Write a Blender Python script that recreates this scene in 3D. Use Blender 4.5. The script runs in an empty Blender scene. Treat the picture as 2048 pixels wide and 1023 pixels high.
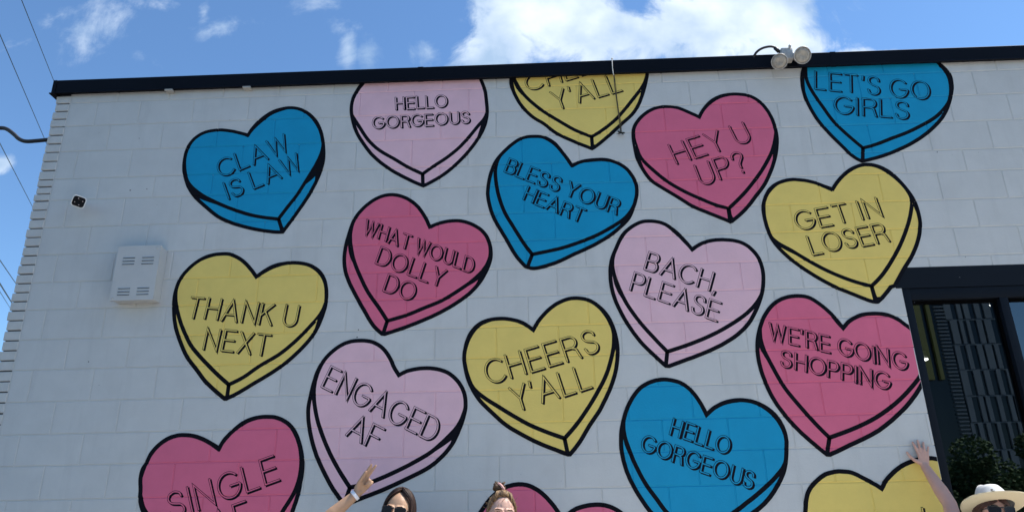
import bpy, bmesh, math, random
from mathutils import Vector, Matrix, noise as mnoise
from mathutils.geometry import tessellate_polygon
random.seed(7)
C = bpy.context.scene.collection
scene = bpy.context.scene
# ------------------------------------------------------------------ camera
CAM = Vector((0.22976, -4.76120, 1.50564))
cam = bpy.data.cameras.new('camera'); cam.sensor_width = 36; cam.lens = 1495.17/2048*36
cam.clip_start = .05; cam.clip_end = 2000
co = bpy.data.objects.new('camera', cam); C.objects.link(co)
co.matrix_world = Matrix(((0.999237,0.030070,0.024913,CAM.x),(0.033807,-0.346872,-0.937303,CAM.y),(-0.019544,0.937430,-0.347624,CAM.z),(0,0,0,1)))
scene.camera = co
# ------------------------------------------------------------------ world
SUN_EL, SUN_AZ = math.radians(60), math.radians(78)     # azimuth measured from +Y towards +X
sdir = Vector((math.cos(SUN_EL)*math.sin(SUN_AZ), math.cos(SUN_EL)*math.cos(SUN_AZ), math.sin(SUN_EL)))
w = bpy.data.worlds.new('World'); scene.world = w; w.use_nodes = True
nt = w.node_tree; nt.nodes.clear()
def N(t, **k):
    n = nt.nodes.new(t)
    for a, b in k.items(): setattr(n, a, b)
    return n
def M(op, a, b=None, c=None, clamp=False):
    n = N('ShaderNodeMath', operation=op); n.use_clamp = clamp
    for i, v in enumerate((a, b, c)):
        if v is None: continue
        if isinstance(v, (int, float)): n.inputs[i].default_value = v
        else: nt.links.new(v, n.inputs[i])
    return n.outputs[0]
L = nt.links.new
sky = N('ShaderNodeTexSky', sky_type='NISHITA'); sky.sun_disc = False
sky.sun_elevation = SUN_EL; sky.sun_rotation = SUN_AZ; sky.altitude = 200; sky.air_density = 1.0; sky.dust_density = .1; sky.ozone_density = 3.0
tc = N('ShaderNodeTexCoord'); sep = N('ShaderNodeSeparateXYZ'); L(tc.outputs['Generated'], sep.inputs[0])
dx, dy, dz = sep.outputs
fy = M('MAXIMUM', dy, .02)
u = M('DIVIDE', dx, fy); v = M('DIVIDE', dz, fy)
uv = N('ShaderNodeCombineXYZ'); L(u, uv.inputs[0]); L(v, uv.inputs[1])
n1 = N('ShaderNodeTexNoise'); n1.inputs['Scale'].default_value = 9; n1.inputs['Detail'].default_value = 9; n1.inputs['Roughness'].default_value = .62; n1.inputs['Distortion'].default_value = .5
L(uv.outputs[0], n1.inputs['Vector'])
n2 = N('ShaderNodeTexNoise'); n2.inputs['Scale'].default_value = 34; n2.inputs['Detail'].default_value = 7; n2.inputs['Roughness'].default_value = .6
L(uv.outputs[0], n2.inputs['Vector'])
# cumulus banks and wisps: (u, v, half width, half height, turn, weight)
blobs = [(.05,.80,.15,.105,0,1.0),(-.035,.725,.085,.055,.3,.85),(.16,.735,.14,.07,0,1.05),(.33,.765,.17,.085,.1,1.1),(.40,.71,.12,.05,0,.9),(.22,.87,.28,.06,0,.8),(.50,.69,.05,.016,0,.6),(.55,.685,.06,.010,.1,.5),
         (-.815,.545,.032,.022,0,1.0),(-.83,.50,.03,.02,0,.7)]
wisps = [(-.72,.795,.14,.055,.25,.70),(-.615,.835,.06,.035,0,.6),(-.49,.785,.06,.022,.2,.85),(-.525,.815,.014,.04,0,.85),(-.30,.775,.03,.024,-.4,.95),(-.282,.73,.018,.055,.1,1.0),(-.25,.72,.026,.035,0,.8),(-.345,.83,.05,.035,0,.7),(-.155,.72,.026,.04,.3,1.0),(-.63,.74,.03,.012,-.6,.35),(-.11,.77,.02,.03,0,.4)]
def field(bl):
    acc = None
    for (bu, bv, a, b, r, wt) in bl:
        mp = N('ShaderNodeMapping', vector_type='TEXTURE'); mp.inputs['Location'].default_value = (bu, bv, 0); mp.inputs['Rotation'].default_value = (0, 0, r); mp.inputs['Scale'].default_value = (a, b, 1)
        L(uv.outputs[0], mp.inputs['Vector'])
        ln = N('ShaderNodeVectorMath', operation='LENGTH'); L(mp.outputs[0], ln.inputs[0])
        val = M('MULTIPLY', M('SUBTRACT', 1.25, ln.outputs['Value'], clamp=False), wt)
        acc = val if acc is None else M('MAXIMUM', acc, val)
    return acc
fb = M('ADD', field(blobs), M('MULTIPLY', M('SUBTRACT', n1.outputs['Fac'], .5), 2.6))
mb = N('ShaderNodeMapRange', interpolation_type='SMOOTHSTEP'); mb.inputs['From Min'].default_value = .10; mb.inputs['From Max'].default_value = .72
L(fb, mb.inputs['Value'])
fw = M('ADD', field(wisps), M('MULTIPLY', M('SUBTRACT', n1.outputs['Fac'], .5), 3.2))
fw = M('ADD', fw, M('MULTIPLY', M('SUBTRACT', n2.outputs['Fac'], .5), 1.0))
mw = N('ShaderNodeMapRange', interpolation_type='SMOOTHSTEP'); mw.inputs['From Min'].default_value = .25; mw.inputs['From Max'].default_value = 1.6; mw.inputs['To Max'].default_value = .75
L(fw, mw.inputs['Value'])
front = M('MAXIMUM', mb.outputs[0], mw.outputs[0])
front = M('MULTIPLY', front, M('GREATER_THAN', dy, .1))
# scattered fair-weather cloud over the rest of the sky
fz = M('MAXIMUM', dz, .06)
pv = N('ShaderNodeCombineXYZ'); L(M('DIVIDE', dx, fz), pv.inputs[0]); L(M('DIVIDE', dy, fz), pv.inputs[1])
n3 = N('ShaderNodeTexNoise'); n3.inputs['Scale'].default_value = 1.1; n3.inputs['Detail'].default_value = 8; n3.inputs['Roughness'].default_value = .55
L(pv.outputs[0], n3.inputs['Vector'])
mr = N('ShaderNodeMapRange', interpolation_type='SMOOTHSTEP'); mr.inputs['From Min'].default_value = .56; mr.inputs['From Max'].default_value = .68
L(n3.outputs['Fac'], mr.inputs['Value'])
rest = M('MULTIPLY', mr.outputs[0], M('LESS_THAN', dy, .1))
mask = M('MULTIPLY', M('MAXIMUM', front, rest), M('GREATER_THAN', dz, 0))
shade = N('ShaderNodeMapRange'); shade.inputs['From Min'].default_value = .35; shade.inputs['From Max'].default_value = .68
n4 = N('ShaderNodeTexNoise'); n4.inputs['Scale'].default_value = 6.5; n4.inputs['Detail'].default_value = 6; n4.inputs['Roughness'].default_value = .5
off = N('ShaderNodeVectorMath', operation='ADD'); off.inputs[1].default_value = (3.1, 1.7, 0); L(uv.outputs[0], off.inputs[0]); L(off.outputs[0], n4.inputs['Vector'])
L(n4.outputs['Fac'], shade.inputs['Value'])
cc = N('ShaderNodeMix', data_type='RGBA'); cc.inputs['A'].default_value = (2.5, 3.5, 4.9, 1); cc.inputs['B'].default_value = (6.0, 6.6, 7.4, 1)
L(shade.outputs[0], cc.inputs['Factor'])
mx = N('ShaderNodeMix', data_type='RGBA'); tint = N('ShaderNodeVectorMath', operation='MULTIPLY'); tint.inputs[1].default_value = (.80, .99, 1.10); L(sky.outputs[0], tint.inputs[0])
L(mask, mx.inputs['Factor']); L(tint.outputs[0], mx.inputs['A']); L(cc.outputs['Result'], mx.inputs['B'])
bg = N('ShaderNodeBackground'); bg.inputs['Strength'].default_value = .1; L(mx.outputs['Result'], bg.inputs['Color'])
out = N('ShaderNodeOutputWorld'); L(bg.outputs[0], out.inputs['Surface'])
# ------------------------------------------------------------------ sun, exposure
sl = bpy.data.lights.new('sun', 'SUN'); sl.energy = 4.0; sl.angle = math.radians(.53); sl.color = (1, .95, .88)
so = bpy.data.objects.new('sun', sl); C.objects.link(so); so.rotation_euler = (-sdir).to_track_quat('-Z', 'Y').to_euler(); so.location = (3, 0, 12)
scene.view_settings.view_transform = 'Standard'; scene.view_settings.look = 'None'; scene.view_settings.gamma = 1
scene.view_settings.exposure = 0.86; scene.view_settings.use_curve_mapping = False
scene.render.engine = 'CYCLES'; scene.cycles.use_denoising = True; scene.cycles.max_bounces = 8; scene.cycles.transparent_max_bounces = 12
# ------------------------------------------------------------------ materials
def mat(name, col, rough=.6, metal=0, spec=.5, var=0, vscale=4, bump=0, bscale=200, emit=None, grime=0):
    m = bpy.data.materials.new(name); m.use_nodes = True; t = m.node_tree; b = t.nodes['Principled BSDF']
    b.inputs['Base Color'].default_value = (*col, 1); b.inputs['Roughness'].default_value = rough; b.inputs['Metallic'].default_value = metal
    b.inputs['Specular IOR Level'].default_value = spec
    geo = t.nodes.new('ShaderNodeNewGeometry')
    if var:
        n = t.nodes.new('ShaderNodeTexNoise'); n.inputs['Scale'].default_value = vscale; n.inputs['Detail'].default_value = 6; n.inputs['Roughness'].default_value = .6
        t.links.new(geo.outputs['Position'], n.inputs['Vector'])
        r = t.nodes.new('ShaderNodeMapRange'); r.inputs['From Min'].default_value = .3; r.inputs['From Max'].default_value = .7
        r.inputs['To Min'].default_value = 1-var; r.inputs['To Max'].default_value = 1+var; t.links.new(n.outputs['Fac'], r.inputs['Value'])
        res = r.outputs[0]
        if grime:
            g = t.nodes.new('ShaderNodeTexNoise'); g.inputs['Scale'].default_value = 1.0; g.inputs['Detail'].default_value = 8; g.inputs['Roughness'].default_value = .65
            mp = t.nodes.new('ShaderNodeMapping'); mp.inputs['Scale'].default_value = (9, 1, 1.1); t.links.new(geo.outputs['Position'], mp.inputs['Vector']); t.links.new(mp.outputs[0], g.inputs['Vector'])
            gr = t.nodes.new('ShaderNodeMapRange'); gr.inputs['From Min'].default_value = .52; gr.inputs['From Max'].default_value = .8; gr.inputs['To Min'].default_value = 1; gr.inputs['To Max'].default_value = 1-grime
            t.links.new(g.outputs['Fac'], gr.inputs['Value'])
            mm = t.nodes.new('ShaderNodeMath'); mm.operation = 'MULTIPLY'; t.links.new(res, mm.inputs[0]); t.links.new(gr.outputs[0], mm.inputs[1]); res = mm.outputs[0]
        x = t.nodes.new('ShaderNodeVectorMath'); x.operation = 'SCALE'; x.inputs[0].default_value = col; t.links.new(res, x.inputs['Scale'])
        t.links.new(x.outputs[0], b.inputs['Base Color'])
    if name == 'wall_paint':
        oi = t.nodes.new('ShaderNodeObjectInfo'); rr = t.nodes.new('ShaderNodeMapRange'); rr.inputs['To Min'].default_value = .98; rr.inputs['To Max'].default_value = 1.02; t.links.new(oi.outputs['Random'], rr.inputs['Value'])
        m2 = t.nodes.new('ShaderNodeMath'); m2.operation = 'MULTIPLY'; t.links.new(rr.outputs[0], m2.inputs[0]); t.links.new(res, m2.inputs[1]); t.links.new(m2.outputs[0], x.inputs['Scale'])
    if bump:
        n = t.nodes.new('ShaderNodeTexNoise'); n.inputs['Scale'].default_value = bscale; n.inputs['Detail'].default_value = 5; n.inputs['Roughness'].default_value = .65
        t.links.new(geo.outputs['Position'], n.inputs['Vector'])
        bp = t.nodes.new('ShaderNodeBump'); bp.inputs['Strength'].default_value = 1; bp.inputs['Distance'].default_value = bump
        t.links.new(n.outputs['Fac'], bp.inputs['Height']); t.links.new(bp.outputs[0], b.inputs['Normal'])
    if emit:
        b.inputs['Emission Color'].default_value = (*emit[:3], 1); b.inputs['Emission Strength'].default_value = emit[3]
    return m
PB = dict(var=.05, vscale=6, bump=.0012, bscale=70)
m_wall = mat('wall_paint', (.545, .55, .53), .75, spec=.25, var=.05, vscale=5, bump=.0014, bscale=60, grime=.10)
m_joint = mat('joint_paint', (.53, .53, .505), .8, spec=.2, var=.05)
PAINT = {'blue': mat('blue_paint', (.001, .28, .49), .6, spec=.3, **PB), 'pink': mat('pink_paint', (.66, .135, .225), .6, spec=.3, **PB),
         'lilac': mat('lilac_paint', (.74, .47, .52), .6, spec=.3, **PB), 'yellow': mat('yellow_paint', (.77, .58, .15), .6, spec=.3, **PB)}
m_black = mat('black_paint', (.003, .003, .006), .7, spec=.12, bump=.0008, bscale=70)
m_letter = mat('lettering_paint', (.005, .003, .008), .7, spec=.12)
m_metal = mat('coping_metal', (.0020, .0030, .0065), .6, spec=.12, var=.15, vscale=3)
m_frame = mat('window_frame_paint', (.003, .005, .009), .55, spec=.18, var=.1)
m_vent = mat('vent_paint', (.505, .505, .485), .6, spec=.25, var=.04, vscale=8)
m_dark = mat('dark_void', (.008, .008, .009), .9)
# ------------------------------------------------------------------ mesh helpers
def link(name, me, m=None, parent=None, smooth=False):
    o = bpy.data.objects.new(name, me); C.objects.link(o)
    if m is not None:
        for x in (m if isinstance(m, (list, tuple)) else [m]): me.materials.append(x)
    if parent is not None: o.parent = parent
    if smooth:
        for p in me.polygons: p.use_smooth = True
    return o
def pym(name, vs, fs, m=None, parent=None, smooth=False, mi=None):
    me = bpy.data.meshes.new(name); me.from_pydata(vs, [], fs)
    if mi: me.polygons.foreach_set('material_index', mi)
    me.update()
    return link(name, me, m, parent, smooth)
def tag(o, label=None, cat=None, group=None, kind=None):
    for k, x in (('label', label), ('category', cat), ('group', group), ('kind', kind)):
        if x: o[k] = x
    return o
def empty(name, loc, label=None, cat=None, group=None, parent=None):
    o = bpy.data.objects.new(name, None); C.objects.link(o); o.location = loc; o.empty_display_size = .1
    if parent is not None: o.parent = parent
    return tag(o, label, cat, group)
def bx(x0, x1, y0, y1, z0, z1):
    v = [(x, y, z) for x in (x0, x1) for y in (y0, y1) for z in (z0, z1)]
    f = [(0,1,3,2),(4,6,7,5),(0,4,5,1),(2,3,7,6),(0,2,6,4),(1,5,7,3)]
    return v, f
def box(name, x0, x1, y0, y1, z0, z1, m, parent=None, bev=0, off=(0,0,0)):
    v, f = bx(x0, x1, y0, y1, z0, z1)
    v = [(a-off[0], b-off[1], c-off[2]) for a, b, c in v]
    o = pym(name, v, f, m, parent)
    if bev:
        bm = bmesh.new(); bm.from_mesh(o.data); bmesh.ops.bevel(bm, geom=bm.edges[:], offset=bev, segments=2, affect='EDGES', profile=.6); bm.to_mesh(o.data); bm.free()
        for p in o.data.polygons: p.use_smooth = True
        o.data.set_sharp_from_angle(angle=math.radians(40))
    return o
def merge(parts):
    V, F = [], []
    for v, f in parts:
        n = len(V); V += v; F += [tuple(i+n for i in q) for q in f]
    return V, F
def frame_of(d):
    d = Vector(d).normalized(); a = Vector((0,0,1)) if abs(d.z) < .9 else Vector((1,0,0))
    x = a.cross(d).normalized(); return x, d.cross(x).normalized(), d
def tube(pts, r, n=8, cap=True):
    pts = [Vector(p) for p in pts]; rr = r if isinstance(r, (list, tuple)) else [r]*len(pts)
    V, F = [], []; px = None
    for i, p in enumerate(pts):
        d = (pts[min(i+1, len(pts)-1)]-pts[max(i-1, 0)]).normalized()
        if px is None: px, py, _ = frame_of(d)
        else:
            px = (px-d*px.dot(d)).normalized(); py = d.cross(px)
        for k in range(n):
            a = 2*math.pi*k/n; V.append(tuple(p+(px*math.cos(a)+py*math.sin(a))*rr[i]))
    for i in range(len(pts)-1):
        for k in range(n): F.append((i*n+k, i*n+(k+1)%n, (i+1)*n+(k+1)%n, (i+1)*n+k))
    if cap:
        F.append(tuple(range(n))[::-1]); F.append(tuple((len(pts)-1)*n+k for k in range(n)))
    return V, F
def lathe(prof, base, axis, n=32, sx=1, sy=1):
    X, Y, Z = frame_of(axis); base = Vector(base); V, F = [], []
    for r, h in prof:
        for k in range(n):
            a = 2*math.pi*k/n; V.append(tuple(base+X*math.cos(a)*r*sx+Y*math.sin(a)*r*sy+Z*h))
    for i in range(len(prof)-1):
        for k in range(n): F.append((i*n+k, i*n+(k+1)%n, (i+1)*n+(k+1)%n, (i+1)*n+k))
    F.append(tuple(range(n))[::-1]); F.append(tuple((len(prof)-1)*n+k for k in range(n)))
    return V, F
def spline(pts, k=6):
    pts = [Vector(p) for p in pts]; out = []
    for i in range(len(pts)-1):
        a, b = pts[i], pts[i+1]; p0 = pts[i-1] if i else a*2-b; p3 = pts[i+2] if i+2 < len(pts) else b*2-a
        for j in range(k):
            t = j/k; out.append(.5*((2*a)+(b-p0)*t+(2*p0-5*a+4*b-p3)*t*t+(3*a-p0-3*b+p3)*t**3))
    return out+[pts[-1]]
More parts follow.
